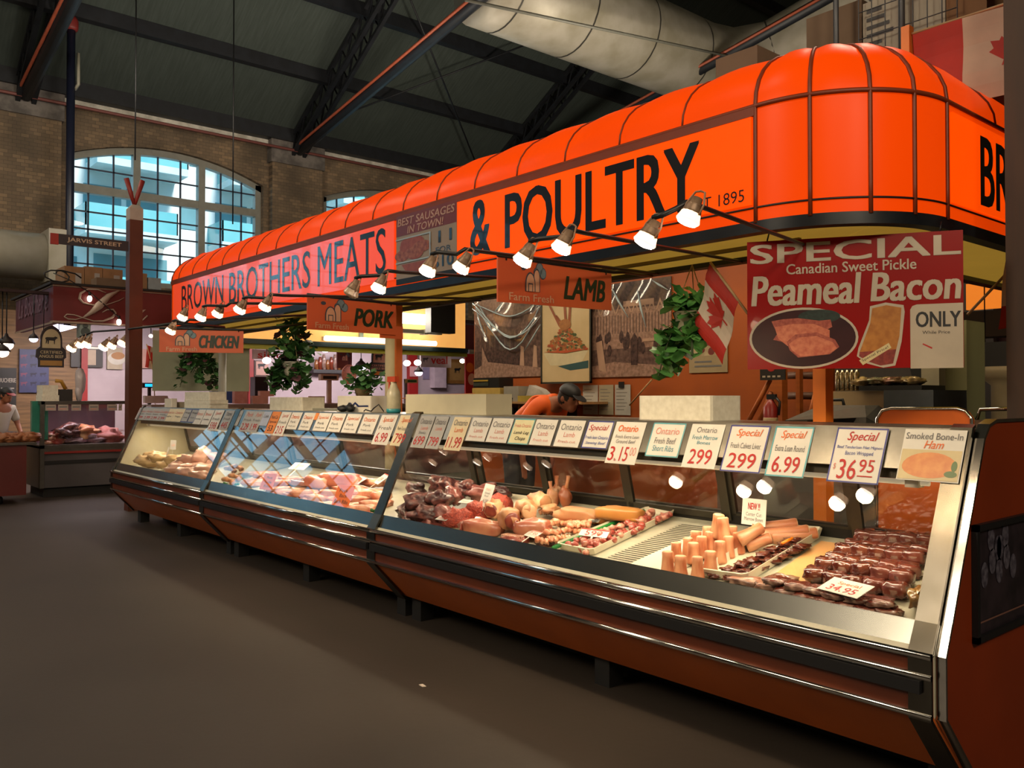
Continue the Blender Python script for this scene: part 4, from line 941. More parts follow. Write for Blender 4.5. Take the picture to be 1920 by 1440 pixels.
roast(905, 992, .26, .055, 35, M('rosy roast', '9a4c3a', .38, c2='b88060', vs=7, coat=.3), CUT, 'rolled roast with a dark cut face lying at the front beside the ground beef', seed=1)
roast(1000, 992, .22, .05, 25, M('rosy roast', 'a85a44'), CUT, 'pinkish rolled roast behind the ribbed meat slab', seed=2, up=.01)
roast(955, 972, .22, .058, 150, FATM, CUT, 'pale lamb leg with a fat cap in the middle of the near case', seed=3, up=.03)
roast(985, 955, .24, .055, 150, FATM, LAMBM, 'pale lamb leg lying behind another pale leg', seed=4, up=.06)
roast(928, 955, .14, .05, 120, LAMBM, CUT, 'brown lamb joint against the ground beef mound', seed=5, up=.05)
roast(1012, 938, .2, .05, 160, LAMBM, FATM, 'brown lamb joint below the upright rib bones', seed=6, up=.05)
# frenched lamb shanks, bones up
for i, (px, py, h, l, lx) in enumerate(((1036, 945, .12, 'left', -.02), (1044, 940, .14, 'middle', .0), (1060, 945, .155, 'right', .025))):
    p = at_deck(px, py, .02)
    t = thing('lamb_shank', p, 'lamb shank with its bone standing up, %s of the three by the rear doors' % l, 'lamb shank', 'upright lamb shanks')
    MB().ball(p + Vector((0, 0, .045)), (.04, .04, .06), .2, 3, i + 20).build('shank_meat', LAMBM if i < 2 else M('dark lamb', '8a4a30', .4, c2='a8603c', vs=9), t)
    MB().tube([p + Vector((0, 0, .06)), p + Vector((lx * .6, .0, h * .8)), p + Vector((lx, 0, h)), p + Vector((lx * 1.1, 0, h + .02))], [.02, .011, .011, .014], 8).build('bone', BONE, t)
# ribbed slab and stacked ribs
p = at_deck(965, 1012, .02)
t = thing('rib_slab', p, 'small striped rib slab lying at the glass in the near case', 'ribs')
MB().ball(p, (.085, .05, .028), .08, 3, 5, RZ(15), power=.7).build('slab', CUT, t)
g = MB()
for k in range(-6, 7): g.tube([p + RZ(15) @ Vector((k * .011, -.05 * math.sqrt(max(.05, 1 - (k / 7.5) ** 2)), .0)), p + RZ(15) @ Vector((k * .011, -.03, .026)), p + RZ(15) @ Vector((k * .011, .03, .027))], .0028, 5)
g.build('rib_stripe', M('rib stripe', 'b88a70', .4), t)
rr = random.Random(11)
rib_at = [(1030, 965), (1058, 968), (1000, 985), (1028, 985), (1062, 985), (1090, 985), (1010, 1002), (1040, 1002), (1072, 1000), (1085, 990), (1048, 1015), (1025, 1018)]
for i, (px, py) in enumerate(rib_at):
    row, k = ('back' if i < 2 else 'middle' if i < 6 else 'front'), (i if i < 2 else i - 2 if i < 6 else i - 6)
    p = at_deck(px, py, .012 + .02 * (i % 2))
    t = thing('rib_strip', p, 'strip of orange brown cut ribs, %s of the %s row behind the green divider' % (ORD[k], row), 'ribs', 'cut rib strips in the near case')
    g = MB(); yaw = 50 + rr.uniform(-25, 25)
    for q in range(5): g.ball(p + RZ(yaw) @ Vector(((q - 2) * .024, rr.uniform(-.006, .006), .008 + rr.uniform(0, .012))), (.016, .036, .017), .3, 4, i * 7 + q, RZ(yaw + rr.uniform(-25, 25)), nu=10, nv=7)
    g.build('rib_meat', CHOP if i % 2 else M('pale ribs', 'd09a70', .4, c2='b86a48', vs=20, coat=.3), t)
tag(blob('beef_cube_row', 1022, 1018, (.12, .035, .03), 12, BEEFD, '', 'beef', None, amp=.15, power=.5), 'row of small dark meat ends at the front left of the green divider', 'beef')
blob('pork_belly', 1085, 965, (.28, .14, .08), 20, FATM, 'large pale belly slab lying right of the lamb shanks', 'pork belly', 'pale belly slabs', up=.02, amp=.15, power=.6, seed=3)
blob('pork_belly', 1160, 962, (.27, .11, .075), 22, M('golden belly', 'b07838', .42, c2='a0682e', vs=6, coat=.1), 'golden belly slab nearest the long tray at the rear', 'pork belly', 'pale belly slabs', up=.05, amp=.12, power=.5, seed=6)
blob('pork_belly', 1130, 975, (.22, .1, .045), 22, M('golden belly', 'd8a068'), 'flat golden slab under the small black and white label', 'pork belly', 'pale belly slabs', up=.0, amp=.12, power=.5, seed=8)
blob('rolled_lamb', 1030, 955, (.1, .08, .05), 20, FATM, 'small pale rolled lamb piece below the upright shanks', 'lamb', up=.05, group=None, seed=9)
# green divider, long tray of stew meat, tickets
a, b = at_deck(1036, 1028, .03), at_deck(1208, 958, .03)
tag(MB().tube([a, b], .012, 4).build('green_divider', GREEN), 'long bright green plastic strip beside the stew meat tray', 'divider')
tray('meat_tray', (1040, 1032), (1108, 1046), (1214, 962), (1268, 968), .04, 'long white tray holding pink red stew meat')
rr = random.Random(5)
E_ = [at_deck(*q, .02) for q in ((1052, 1028), (1104, 1038), (1218, 966), (1256, 970))]
sm_ = MB()
for k in range(95):
    u, v = rr.random(), rr.random(); pa = E_[0].lerp(E_[2], v); pb = E_[1].lerp(E_[3], v); p = pa.lerp(pb, u)
    hh = .02 + .03 * (1 - abs(2 * u - 1)) * (.6 + .4 * v)
    sm_.ball(p + Vector((0, 0, hh * rr.random())), (.022, .018, .016), .3, 4, k, RZ(rr.uniform(0, 180)), nu=8, nv=6)
tag(sm_.build('stew_meat', M('stew meat', '9a4034', .35, c2='c48a74', vs=18, coat=.4, thr=(.45, .6))), 'heap of small pink red meat scraps in the long white tray', 'stew meat', kind='stuff')
ticket(1110, 1006, .17, .05, [('599', INKR, .2, .8, .12, .78, .01)], 'white ticket reading 599 at the front of the stew meat tray', lean=50, yaw=12, up=.055, edge=INKR)
ticket(992, 1006, .12, .055, [('7.99', INKP, .2, .85, .2, .75, .01)], 'white ticket with pale red figures among the cut ribs', lean=62, yaw=-12, up=.05, edge=INKP)
ticket(1110, 978, .075, .035, [('label', BLK, .2, .8, .25, .75, .03)], 'small black edged label lying on the golden slab', base=M('black and white label', 'b9b5aa', .5, c2='26242a', vs=60, thr=(.5, .55)), lean=75, yaw=20, up=.045, stick=False)
tk = ticket(906, 950, .125, .14, [('Ontario', INKP, .25, .75, .72, .82, 0), ('Ground', INKB, .25, .75, .56, .66, 0), ('Beef', INKB, .3, .7, .44, .52, 0), ('4.00', INKB, .25, .8, .15, .34, .01)], 'framed ticket with a yellow foot standing over the ground beef', lean=20, yaw=-12, up=.115, edge=None)
# ticket 895..945 has a yellow price field
# empty perforated trays and white board
a, b, c, d = [at_deck(*q, .004) for q in ((1120, 1052), (1172, 1062), (1345, 990), (1275, 982))]
gr = MB().add([a, b, c, d] + [p - Vector((0, 0, .003)) for p in (a, b, c, d)], [(0, 1, 2, 3), (7, 6, 5, 4), (0, 4, 5, 1), (1, 5, 6, 2), (2, 6, 7, 3), (3, 7, 4, 0)])
gt = tag(gr.build('perforated_tray', M('grey steel sheet', 'a8a48e', .4, .3, vs=9)), 'empty perforated grey tray left of the marrow bones', 'tray')
hl = MB()
for k in range(26):
    p, q = a.lerp(d, (k + .5) / 26), b.lerp(c, (k + .5) / 26)
    for s in range(2): hl.tube([p.lerp(q, .06 + s * .0 + .02) + Vector((0, 0, .001)), p.lerp(q, .94) + Vector((0, 0, .001))], .0022, 4)
hl.build('slot', M('slot shade', '6a675c', .6), gt)
a, b, c, d = [at_deck(*q, .008) for q in ((1166, 1064), (1246, 1082), (1405, 1004), (1322, 992))]
tag(MB().add([a, b, c, d] + [p - Vector((0, 0, .006)) for p in (a, b, c, d)], [(0, 1, 2, 3), (7, 6, 5, 4), (0, 4, 5, 1), (1, 5, 6, 2), (2, 6, 7, 3), (3, 7, 4, 0)]).build('cutting_board', M('white board', 'd8d4bc', .4, vs=3)), 'bare white board lying under the marrow bones', 'board')
# marrow bones
def make_bone():
    t = thing('marrow_bone', (0, 0, 0), 'x', 'marrow bone', 'cut marrow bones')
    MB().lathe((0, 0, 0), [(.030, 0), (.031, .012), (.026, .04), (.0235, .075), (.0245, .094), (.022, .096)], 14).build('bone_shaft', BONE, t)
    MB().lathe((0, 0, 0), [(.022, .094), (.021, .0975), (.012, .0982), (.001, .098)], 14).build('marrow', MARROW, t)
    return t
bone0 = make_bone(); bone0.name = 'marrow_bone'
up_b = [(1252, 1078, 'leftmost of the front row'), (1276, 1082, 'second of the front row'), (1308, 1086, 'nearest the glass, standing clear in front'), (1268, 1052, 'second row, leftmost'), (1300, 1056, 'second row, middle'), (1332, 1072, 'beside the liver tray in the front row'), (1290, 1042, 'third row, leftmost'), (1316, 1046, 'third row, middle'), (1350, 1056, 'third row, tall, beside the liver tray'),
        (1305, 1032, 'fourth row, leftmost'), (1333, 1040, 'fourth row, middle'), (1366, 1046, 'fourth row, right'), (1328, 1024, 'fifth row, left'), (1352, 1032, 'fifth row, middle'), (1384, 1038, 'fifth row beside the liver tray'), (1345, 1016, 'at the rear left of the cluster'), (1372, 1026, 'at the rear of the cluster under the stacked bones')]
for i, (px, py, w) in enumerate(up_b):
    p = at_deck(px, py, .009)
    lab = 'upright cut marrow bone, ' + w
    if i == 0: o = bone0; o.location = p; o['label'] = lab
    else: o = dup(bone0, p, label=lab)
    s = .92 + .16 * rr.random(); o.scale = (s * 1.05, s * 1.05, s * (.9 + .2 * rr.random())); o.rotation_euler = (0, 0, rr.random() * 6)
lay = [(1343, 1000, .085, 8, 0, 'standing on top of the rear cluster at the left', 1.15), (1360, 1010, .07, -6, 30, 'standing on top of the rear cluster in the middle', 1.2), (1385, 1005, .08, 62, 55, 'tilted large on top of the rear cluster', 1.3), (1412, 985, .075, 80, 40, 'long, lying highest below the NEW card', 2.1), (1428, 995, .055, 82, 38, 'long, lying second from the top', 2.2), (1448, 1000, .04, 82, 40, 'long, lying lowest toward the liver tray', 2.1), (1400, 1015, .04, 70, 35, 'short, lying under the long bones', 1.2)]
for i, (px, py, up, tilt, yaw, w, ls) in enumerate(lay):
    p = at_deck(px, py + 8, up)
    o = dup(bone0, p, label='cut marrow bone ' + w); o.scale = (1.1, 1.1, ls); o.rotation_euler = (RZ(yaw) @ RY(tilt)).to_euler()
nc = ticket(1412, 985, .135, .125, [('NEW !!', INKR, .25, .75, .58, .84, .03), ('Center Cut', INKB, .18, .82, .34, .48, 0), ('Marrow Bones', INKB, .12, .9, .16, .3, 0)], 'white card reading NEW Center Cut Marrow Bones on a stick', lean=6, yaw=-2, up=.10)
# liver tray with knife
tray('meat_tray', (1304, 1084), (1398, 1098), (1475, 1000), (1546, 1006), .045, 'deep cream tray holding dark sliced liver')
lv = [(1345, 1078), (1372, 1082), (1368, 1068), (1398, 1072), (1392, 1058), (1424, 1062), (1412, 1050), (1445, 1052), (1432, 1040), (1465, 1042), (1452, 1030), (1485, 1032), (1472, 1020), (1503, 1024), (1490, 1012)]
for i, (px, py) in enumerate(lv):
    blob('liver_slice', px, py, (.09, .062, .022), 60 + (i * 37) % 50, LIVER, 'dark brown liver slice, %s of the %s row counted from the glass' % (ORD[i // 2], 'left' if i % 2 == 0 else 'right'), 'liver', 'liver slices in the cream tray', up=.004 + .0015 * i, amp=.35, fr=5, seed=60 + i, power=.7)
p, q, s = at_deck(1455, 1026, .085), at_deck(1466, 1019, .085), at_deck(1486, 1009, .09)
t = thing('paring_knife', p, 'small knife with an orange handle lying on the liver', 'knife')
MB().tube([p, q], [.001, .003], 4).build('blade', CHROME, t); MB().tube([q, s], .007, 6).build('handle', M('orange handle', 'e07a10', .4), t)
# cream board and steaks
a, b, c, d = [at_deck(*q, .006) for q in ((1430, 1092), (1500, 1108), (1608, 1024), (1540, 1014))]
tag(MB().add([a, b, c, d] + [p - Vector((0, 0, .005)) for p in (a, b, c, d)], [(0, 1, 2, 3), (7, 6, 5, 4), (0, 4, 5, 1), (1, 5, 6, 2), (2, 6, 7, 3), (3, 7, 4, 0)]).build('tray_liner', M('orange stained liner', 'd6a468', .45, c2='cc9454', vs=5, coat=.2)), 'orange stained cream tray bottom left of the filets', 'tray')
GLO = M('film wrapped steak', '4e1e14', .12, c2='74402e', vs=16, coat=1.0, thr=(.5, .65), bump=.8, bs=22)
fil = []
F0, F1, F2, F3 = at_deck(1530, 1078, .03), at_deck(1680, 1108, .03), at_deck(1622, 1012, .03), at_deck(1736, 1018, .03)
for r in range(6):
    for c in range(5):
        p = F0.lerp(F2, r / 5).lerp(F1.lerp(F3, r / 5), c / 4)
        m = RZ(18 + rr.uniform(-12, 12)) @ RX(rr.uniform(-8, 8))
        q = p + Vector((0, 0, .012 * (r % 2) + rr.uniform(0, .006)))
        t = thing('bacon_filet', q, 'bacon wrapped filet under shiny film, row %s from the glass, %s from the left' % (ORD[r], ORD[c]), 'filet', 'bacon wrapped filets in the near case')
        MB().ball(q, (.047, .044, .03), .14, 4, r * 9 + c, m, power=.55, nu=16, nv=9).build('filet', GLO if c < 3 and r < 4 else STEAK, t)
        wv = MB(); kk = 16; wv.add([q + m @ Vector((.0465 * math.cos(j * 6.2832 / kk), .0435 * math.sin(j * 6.2832 / kk), z)) for z in (-.02, .004) for j in range(kk)], [(j, (j + 1) % kk, kk + (j + 1) % kk, kk + j) for j in range(kk)], True); wv.build('bacon_strip', RIND, t)
fr_ = [(1400, 1092, 0), (1440, 1102, 0), (1478, 1112, 0), (1515, 1122, 0), (1552, 1130, 0), (1590, 1138, 0), (1628, 1146, 0), (1664, 1150, 0), (1455, 1092, .028), (1495, 1102, .028), (1535, 1110, .028), (1572, 1118, .028), (1612, 1126, .028), (1650, 1132, .028)]
for i, (px, py, up) in enumerate(fr_):
    big = i == 0
    nm = 'bottom' if up == 0 else 'upper'; k = i if up == 0 else i - 8
    p = at_deck(px, py - 4, .015 + up)
    t = thing('strip_steak', p, 'strip steak against the glass, %s layer, %s from the left' % (nm, ORD[k]), 'steak', 'strip steaks stacked at the glass')
    m = RZ(14 + rr.uniform(-8, 8))
    MB().ball(p, ((.07 if big else .05), .05, .016), .2, 4, 90 + i, m, power=.6).build('steak_meat', M('pale steak', '8a4a38', .35, c2='b88a70', vs=14, coat=.4) if i < 2 else STEAK, t)
    MB().ball(p - m @ Vector((0, .012, .001)), ((.069 if big else .049), .041, .0135), .2, 4, 90 + i, m, power=.55).build('fat_edge', RIND, t)
blob('ham_packet', 1465, 1086, (.12, .07, .04), 20, M('grey brown wrapped meat', '8a6a50', .3, c2='6a4a38', vs=12, coat=.6), 'greyish wrapped meat packet at the left corner of the orange liner', 'packet', None, up=.01, seed=33)
blob('sauce_bag', 1722, 1120, (.06, .16, .07), 15, M('mustard bag', '9a7430', .3, c2='6e4a20', vs=10, coat=.7), 'mustard brown bag leaning on the right end of the near case', 'bag', None, up=.02, seed=35)
ticket(1568, 1112, .19, .10, [('Special', INKO, .25, .8, .55, .8, .01), ('34.95', INKR, .15, .85, .12, .5, .012)], 'white ticket reading Special 34.95 lying on the steaks', lean=70, yaw=-14, up=.075, stick=False)
# --- middle case: pork
po = [(640, 900, .42, 12, 'long dark rolled pork loin at the back of the middle case', PORKD, .05), (600, 905, .3, 12, 'second long pork loin below the rolled one', PORK, .03)]
for i, (px, py, L, yaw, l, m, up) in enumerate(po): roast(px, py, L, .055, yaw, m, CUT, l, up=up, group='pork in the middle case', cat='pork loin', seed=50 + i)
pk = [(700, 905, 'at the back right against the seam', .2, .03), (690, 925, 'behind the red edged ticket', .22, .02), (655, 918, 'behind the white tickets', .22, .03), (705, 945, 'front right beside the steel seam', .2, .0), (680, 955, 'front right below the orange ticket', .18, .0), (665, 938, 'right of the middle orange ticket', .2, .01), (625, 925, 'behind the middle orange ticket', .22, .02), (600, 935, 'left of the middle orange ticket', .22, .0), (572, 925, 'in the middle of the pork heap', .22, .02), (560, 940, 'at the glass in the middle of the pork case', .18, .0),
      (540, 925, 'right of the left orange ticket', .2, .0), (520, 905, 'behind the left orange ticket', .22, .03), (500, 890, 'at the back of the left half', .22, .02), (545, 900, 'below the rolled loin', .22, .03), (475, 905, 'left of the left orange ticket', .18, .0), (715, 930, 'rightmost, at the steel seam', .14, .02)]
for i, (px, py, w, s, up) in enumerate(pk):
    blob('pork_slab', px, py, (s * 1.15, s * .62, .06), 15 + (i * 29) % 30, PORK, 'pink pork slab ' + w, 'pork', 'pork in the middle case', up=up, amp=.2, seed=70 + i, power=.6)
for i in range(14):
    px, py = 470 + 17 * i, 888 + 5.0 * i + (i % 2) * 14
    blob('pork_chop', px, py, (.2, .1, .045), 30 + (i * 41) % 50, PORK if i % 3 else M('pale pork chop', 'c08468', .38, c2='dcb090', vs=9, coat=.3), 'pink pork chop under the slabs, %s from the left' % ORD[i], 'pork', 'pork in the middle case', up=.0, amp=.25, seed=170 + i, power=.6)
for i, (px, py) in enumerate(((428, 905), (440, 898), (432, 884), (445, 880))):
    p = at_deck(px, py, .03 + .025 * (i // 2))
    g = MB(); g.tube([p + Vector((.06 * math.cos(a2), .04 * math.sin(a2), .004 * k)) for k, a2 in enumerate([j * .55 for j in range(11)])], .02, 8)
    tag(g.build('sausage_coil', M('brown sausage', 'a8663c', .4, c2='c08850', vs=9, coat=.2)), 'brown sausage coil, %s of the pile at the left end of the middle case' % ORD[i], 'sausage', 'sausage coils')
for i, (px, py) in enumerate(((422, 908), (445, 910), (560, 945), (585, 955), (700, 960), (640, 900))):
    p = at_deck(px, py, .03)
    g = MB()
    for k in range(7): g.ball(p + Vector((rr.uniform(-.03, .03), rr.uniform(-.01, .01), rr.uniform(0, .015))), (.014, .008, .01), .3, 4, k, nu=7, nv=5)
    tag(g.build('parsley_sprig', M('dark green parsley', '1f5a2a', .6, c2='2f7a38', vs=40)), 'green parsley garnish ' + ['at the far left of the middle case', 'beside the sausage coils', 'at the glass left of the middle', 'at the glass below the middle orange ticket', 'at the glass near the right seam', 'under the rolled loin'][i], 'garnish', 'parsley garnishes')
ORTK = M('orange ticket', 'e06a1c', .5, emit='ff6a10', es=.0)
ticket(497, 918, .17, .14, [('Pork', BLK, .3, .75, .66, .82, .01), ('Side', BLK, .25, .8, .4, .56, .01), ('Ribs', BLK, .3, .8, .14, .3, .01)], 'bright orange ticket standing at the left of the pork case', base=ORTK, lean=25, yaw=10, up=.05)
ticket(636, 950, .19, .16, [('Pork', BLK, .2, .7, .66, .82, .01), ('Back', BLK, .3, .75, .42, .58, .01), ('Back Ribs', BLK, .1, .9, .14, .32, .015)], 'bright orange ticket standing at the middle of the pork case', base=ORTK, lean=25, yaw=8, up=.05)
ticket(664, 905, .22, .09, [('4.29', INKP, .3, .75, .25, .7, 0)], 'white ticket with pale figures lying across the pork', lean=60, yaw=-15, up=.08, edge=INKP)
ticket(704, 906, .2, .11, [('3.99', INKR, .25, .75, .25, .65, .01)], 'red edged white ticket reading 3.99 beside the seam', lean=55, yaw=-22, up=.08, edge=INKR)
ticket(555, 880, .22, .09, [('2.99', INKP, .3, .75, .25, .7, 0)], 'white ticket lying on the pork at the back left', lean=55, yaw=10, up=.1)
for i, (px, py) in enumerate(((455, 925), (520, 930), (580, 905))):
    blob('wrapped_packet', px, py, (.3, .2, .05), 15, M('white wrapped packet', 'b09690', .15, c2='a07068', vs=5, coat=1.0), 'pale film wrapped meat packet, %s from the left in the middle case' % ORD[i], 'packet', 'wrapped packets in the middle case', up=.01 + .015 * i, amp=.1, power=.4, seed=5 + i)
# --- far case: chicken
ck = [(268, 862, 1, 'at the far left end'), (285, 868, 1, 'second along the left end'), (300, 858, 1, 'behind the white ticket'), (315, 872, 1, 'in front of the white ticket'), (290, 855, 1, 'at the back left'), (325, 862, 1, 'right of the white ticket'),
      (330, 880, 0, 'at the glass, left of the breasts'), (350, 886, 0, 'at the glass in the middle'), (372, 892, 0, 'at the glass beside the seam'), (345, 872, 0, 'in the second row, left'), (365, 876, 0, 'in the second row, middle'), (385, 880, 0, 'in the second row beside the seam'), (378, 858, 0, 'pointed, standing highest'), (395, 868, 0, 'at the back beside the seam'), (355, 862, 0, 'at the back in the middle'), (405, 858, 0, 'at the back right corner')]
for i, (px, py, yel, w) in enumerate(ck):
    blob('chicken_piece', px, py, (.24, .15, .1 + (.06 if i == 12 else 0)), 10 + (i * 53) % 60, CHICKY if yel else CHICK, ('yellowish chicken piece ' if yel else 'pale pink chicken piece ') + w, 'chicken', 'chicken in the far case', up=.01 + (.05 if py < 866 else 0), amp=.3, seed=100 + i, pitch=(-35 if i == 12 else 0))
ticket(311, 858, .17, .12, [('2.99', INKP, .25, .75, .3, .6, 0)], 'white folded ticket standing in the chicken', lean=15, yaw=-15, up=.1)
ticket(324, 843, .1, .11, [('4.49', INKP, .2, .8, .3, .6, 0)], 'small grey ticket standing at the back of the chicken', base=MATS[GRY], lean=5, yaw=20, up=.12)

# everything in the cases sits behind the front glass: slide pieces back along the line of sight until they do
bpy.context.view_layer.update()
for o in list(COL.objects)[MEAT0:]:
    if o.parent is not None or o.type == 'LIGHT': continue
    pts = [w.matrix_world @ v.co for w in [o] + list(o.children_recursive) if w.type == 'MESH' for v in w.data.vertices]
    gap = min(v.y - (2.915 + (v.z - .695) * .4605) for v in pts)
    if gap < .012:
        c = sum(pts, Vector()) / len(pts) - Vector((0, 0, EYE)); d = c / c.y
        o.location += d * (.012 - gap)

# ================================================================== plants and flags
LEAFD = M('dark ivy leaf', '2a5028', .5, c2='3c6a34', vs=14); LEAFL = M('fresh ivy leaf', '64a050', .45, c2='3f7a38', vs=10); LEAFP = M('plum leaf', '5a2436', .5, c2='3a2a2a', vs=12)
def leaves(mb, pts, size, rr, droop=.5, mats=1):
    for p in pts:
        s = size * rr.uniform(.7, 1.3); m = RZ(rr.uniform(0, 360)) @ RX(rr.uniform(20, 100) * droop * 1.3) @ RY(rr.uniform(-30, 30))
        mb.m = rr.randrange(mats) if rr.random() < .35 else 0
        sh = [(0, -.55, 0), (.42, -.3, .05), (.5, .1, .03), (.2, .25, -.03), (0, .6, -.12), (-.2, .25, -.03), (-.5, .1, .03), (-.42, -.3, .05), (0, 0, .0)]
        mb.add([Vector(p) + m @ (Vector(q) * s) for q in sh], [(8, 0, 1), (8, 1, 2), (8, 2, 3), (8, 3, 4), (8, 4, 5), (8, 5, 6), (8, 6, 7), (8, 7, 0)])
def hang_plant(c, potr, spread, drop, n, size, label, mats, top, strands=10, seed=0, potmat=None, tall=.0):
    rr = random.Random(seed); c = Vector(c)
    t = thing('hanging_plant', c, label, 'plant', 'hanging plants under the canopy')
    MB().lathe(c, [(potr * .6, -.08), (potr * .8, -.04), (potr, .06), (potr * 1.05, .065), (potr * .9, .05)], 14).build('pot', potmat or WHITE, t)
    st = MB(); pts = []
    for k in range(strands):
        a = rr.uniform(0, 6.28); L = drop * rr.uniform(.55, 1.0)
        q = [c + Vector((math.cos(a) * spread * f_, math.sin(a) * spread * f_, .1 * math.sin(f_ * 2) + tall * .0 - L * f_ ** 2)) for f_ in (0, .3, .6, .8, 1)]
        st.tube(q, .004, 4, False)
        for j in range(n // strands):
            f_ = rr.random(); i = min(3, int(f_ * 4)); p = q[i].lerp(q[i + 1], f_ * 4 - i)
            pts.append(p + Vector((rr.gauss(0, .03), rr.gauss(0, .03), rr.gauss(0, .03))))
    for k in range(n // 3): pts.append(c + Vector((rr.gauss(0, spread * .45), rr.gauss(0, spread * .45), .08 + abs(rr.gauss(0, .06 + tall)))))
    st.build('stem', M('green stem', '3a4a26', .6), t)
    l = MB(); leaves(l, pts, size, rr, .5, len(mats)); l.build('foliage', mats, t, flip=False)
    h = MB()
    for a in (0, 2.1, 4.2): h.tube([c + Vector((potr * math.cos(a), potr * math.sin(a), .06)), (c.x, c.y, top)], .004, 4)
    h.build('hanger', M('pale cord', 'a8946a', .7), t)
    return t
q = at_y(372, 668, 4.05); hang_plant((q.x, q.y, q.z + .06), .12, .24, .56, 520, .08, 'dark hanging ivy below the CHICKEN sign', [LEAFD, LEAFP, LEAFD], 2.24, 12, 1)
q = at_y(548, 690, 4.05); hang_plant((q.x, q.y, q.z), .12, .20, .34, 520, .085, 'bushy hanging plant with plum flowers left of the PORK sign', [LEAFD, M('deep green leaf', '2a5a2a', .5), LEAFP], 2.24, 14, 2, tall=.16)
q = at_y(1298, 612, 4.1); hang_plant((q.x, q.y, q.z + .02), .11, .20, .46, 240, .085, 'bright green hanging ivy beside the small flag', [LEAFL, LEAFD, LEAFL], 2.24, 9, 5, potmat=CREAM)
LEAF = [(0, 1.0), (.17, .66), (.37, .77), (.27, .27), (.5, .5), (.56, .38), (.82, .43), (.72, .17), (.85, .08), (.42, -.28), (.47, -.45), (.04, -.38), (.04, -.85)]
def maple(mb, cu, cv, s, w): mb.poly([(cu + x * s, cv + y * s) for x, y in LEAF] + [(cu - x * s, cv + y * s) for x, y in LEAF[::-1][:-1]], w=w)
FLR, FLW = M('flag red', 'b02414', .65, c2='a02012', vs=6), M('flag white', 'c8b8a4', .7, vs=6)
def flag(name, o, u, v, W2, H2, label, pole=None, lsc=1, lr=1.0):
    t = thing(name, o, label, 'flag')
    f0 = frame(o, u, v)
    f = lambda p: f0((p[0], p[1], p[2] + .012 * math.sin(p[0] * 9 / W2 * lr) + .01 * math.sin(p[1] * 7 / H2)))
    mb = MB(f)
    def cloth(u0, u1, m):
        mb.m = m; n = 5
        for i in range(n):
            for j in range(6): mb.add([(u0 + (u1 - u0) * a / n, H2 * b / 6, 0) for a, b in ((i, j), (i + 1, j), (i + 1, j + 1), (i, j + 1))] + [(u0 + (u1 - u0) * a / n, H2 * b / 6, -.002) for a, b in ((i, j), (i + 1, j), (i + 1, j + 1), (i, j + 1))], [(0, 1, 2, 3), (7, 6, 5, 4)])
    cloth(0, W2 * .25, 0); cloth(W2 * .25, W2 * .75, 1); cloth(W2 * .75, W2, 0)
    c = mb.build('cloth', [FLR, FLW], t)
    g = MB(f); maple(g, W2 * .5, H2 * .5, H2 * .36 * lsc, .004); g.build('maple_leaf', FLR, c)
    if pole:
        MB().tube(pole, .008, 8).build('pole', M('pale flag pole', 'b89a70', .5), t)
    return t
# small flag on a leaning stick, left of the bacon sign
D = 4.0
a, b = at_y(1332, 492, D), at_y(1402, 588, D)
c1, c2 = at_y(1302, 618, D), at_y(1334, 648, D)
pole_dir = (b - a).normalized(); o = at_y(1303, 622, D)
# stripes run across the cloth: u hangs down from the stick, v along it
A_, B_, D_ = at_y(1331, 495, D), at_y(1393, 572, D), at_y(1303, 612, D)
flag('small_flag', A_, D_ - A_, B_ - A_, (D_ - A_).length, (B_ - A_).length * .9, 'small red and white maple leaf flag on a stick left of the bacon sign', [a + Vector((0, .0, 0)), b], lsc=-1)
# flag half seen at the right beyond the bacon sign
a, b = at_y(1814, 590, 5.0), at_y(1890, 510, 5.0)
flag('small_flag', at_y(1872, 618, 5.0), at_y(1880, 540, 5.0) - at_y(1872, 618, 5.0), Vector((.75, 0, .1)), .5, .3, 'red and white flag on a stick half hidden by the dark post at the right', [a, b])
# big flag hung above the canopy at the right
q = at_y(1712, 66, 5.2)
big = flag('large_flag', (q.x, 5.2, q.z - .5), (1, 0, 0), (0, 0, 1), 1.16, .5, 'large maple leaf flag hanging above the canopy at the right', [(q.x - .03, 5.2, q.z + .01), (q.x + 1.2, 5.2, q.z + .01)])
tag(MB().box(q.x - .06, q.x - .01, 5.17, 5.23, 3.22, q.z + .06).build('flag_post', M('orange pole paint', 'e88024')), 'short orange post beside the large flag above the canopy', 'post')

# ================================================================== on top of the counter
TOPZ = 1.337
def bx(px0, px1, py0, y, d, label, mat=FOAM, name='foam_box', cat='box', group='white boxes on the counter top', z=TOPZ, yaw=0, h=None, lid=False, rad=.012):
    a, b = at_y(px0, py0, y), at_y(px1, py0, y); w = b.x - a.x; hh = h or (a.z - z)
    t = MB(); c = Vector(((a.x + b.x) / 2, y + d / 2, z + hh / 2))
    t.rbox(c, (w, d, hh), rad, RZ(yaw))
    if lid: t.rbox(c + Vector((0, 0, hh * .05)), (w * 1.02, d * 1.02, hh * .03), rad, RZ(yaw))
    return tag(t.build(name, mat), label, cat, group)
bx(345, 393, 755, 3.32, .2, 'lower white foam box under the ivy on the far meat case', h=.085, lid=True)
bx(346, 392, 738, 3.33, .19, 'upper white foam box stacked under the ivy', z=TOPZ + .086, h=.085)
bx(322, 346, 752, 3.45, .1, 'beige carton left of the stacked foam boxes', M('beige carton', '8d8068', .8, vs=5), 'carton', h=.06)
nb = bx(308, 321, 748, 3.35, .07, 'tiny white card box with black print at the far end of the counter', WHITE, 'card_box', h=.1)
bx(505, 566, 746, 3.36, .22, 'low white foam box below the bushy plant', h=.115)
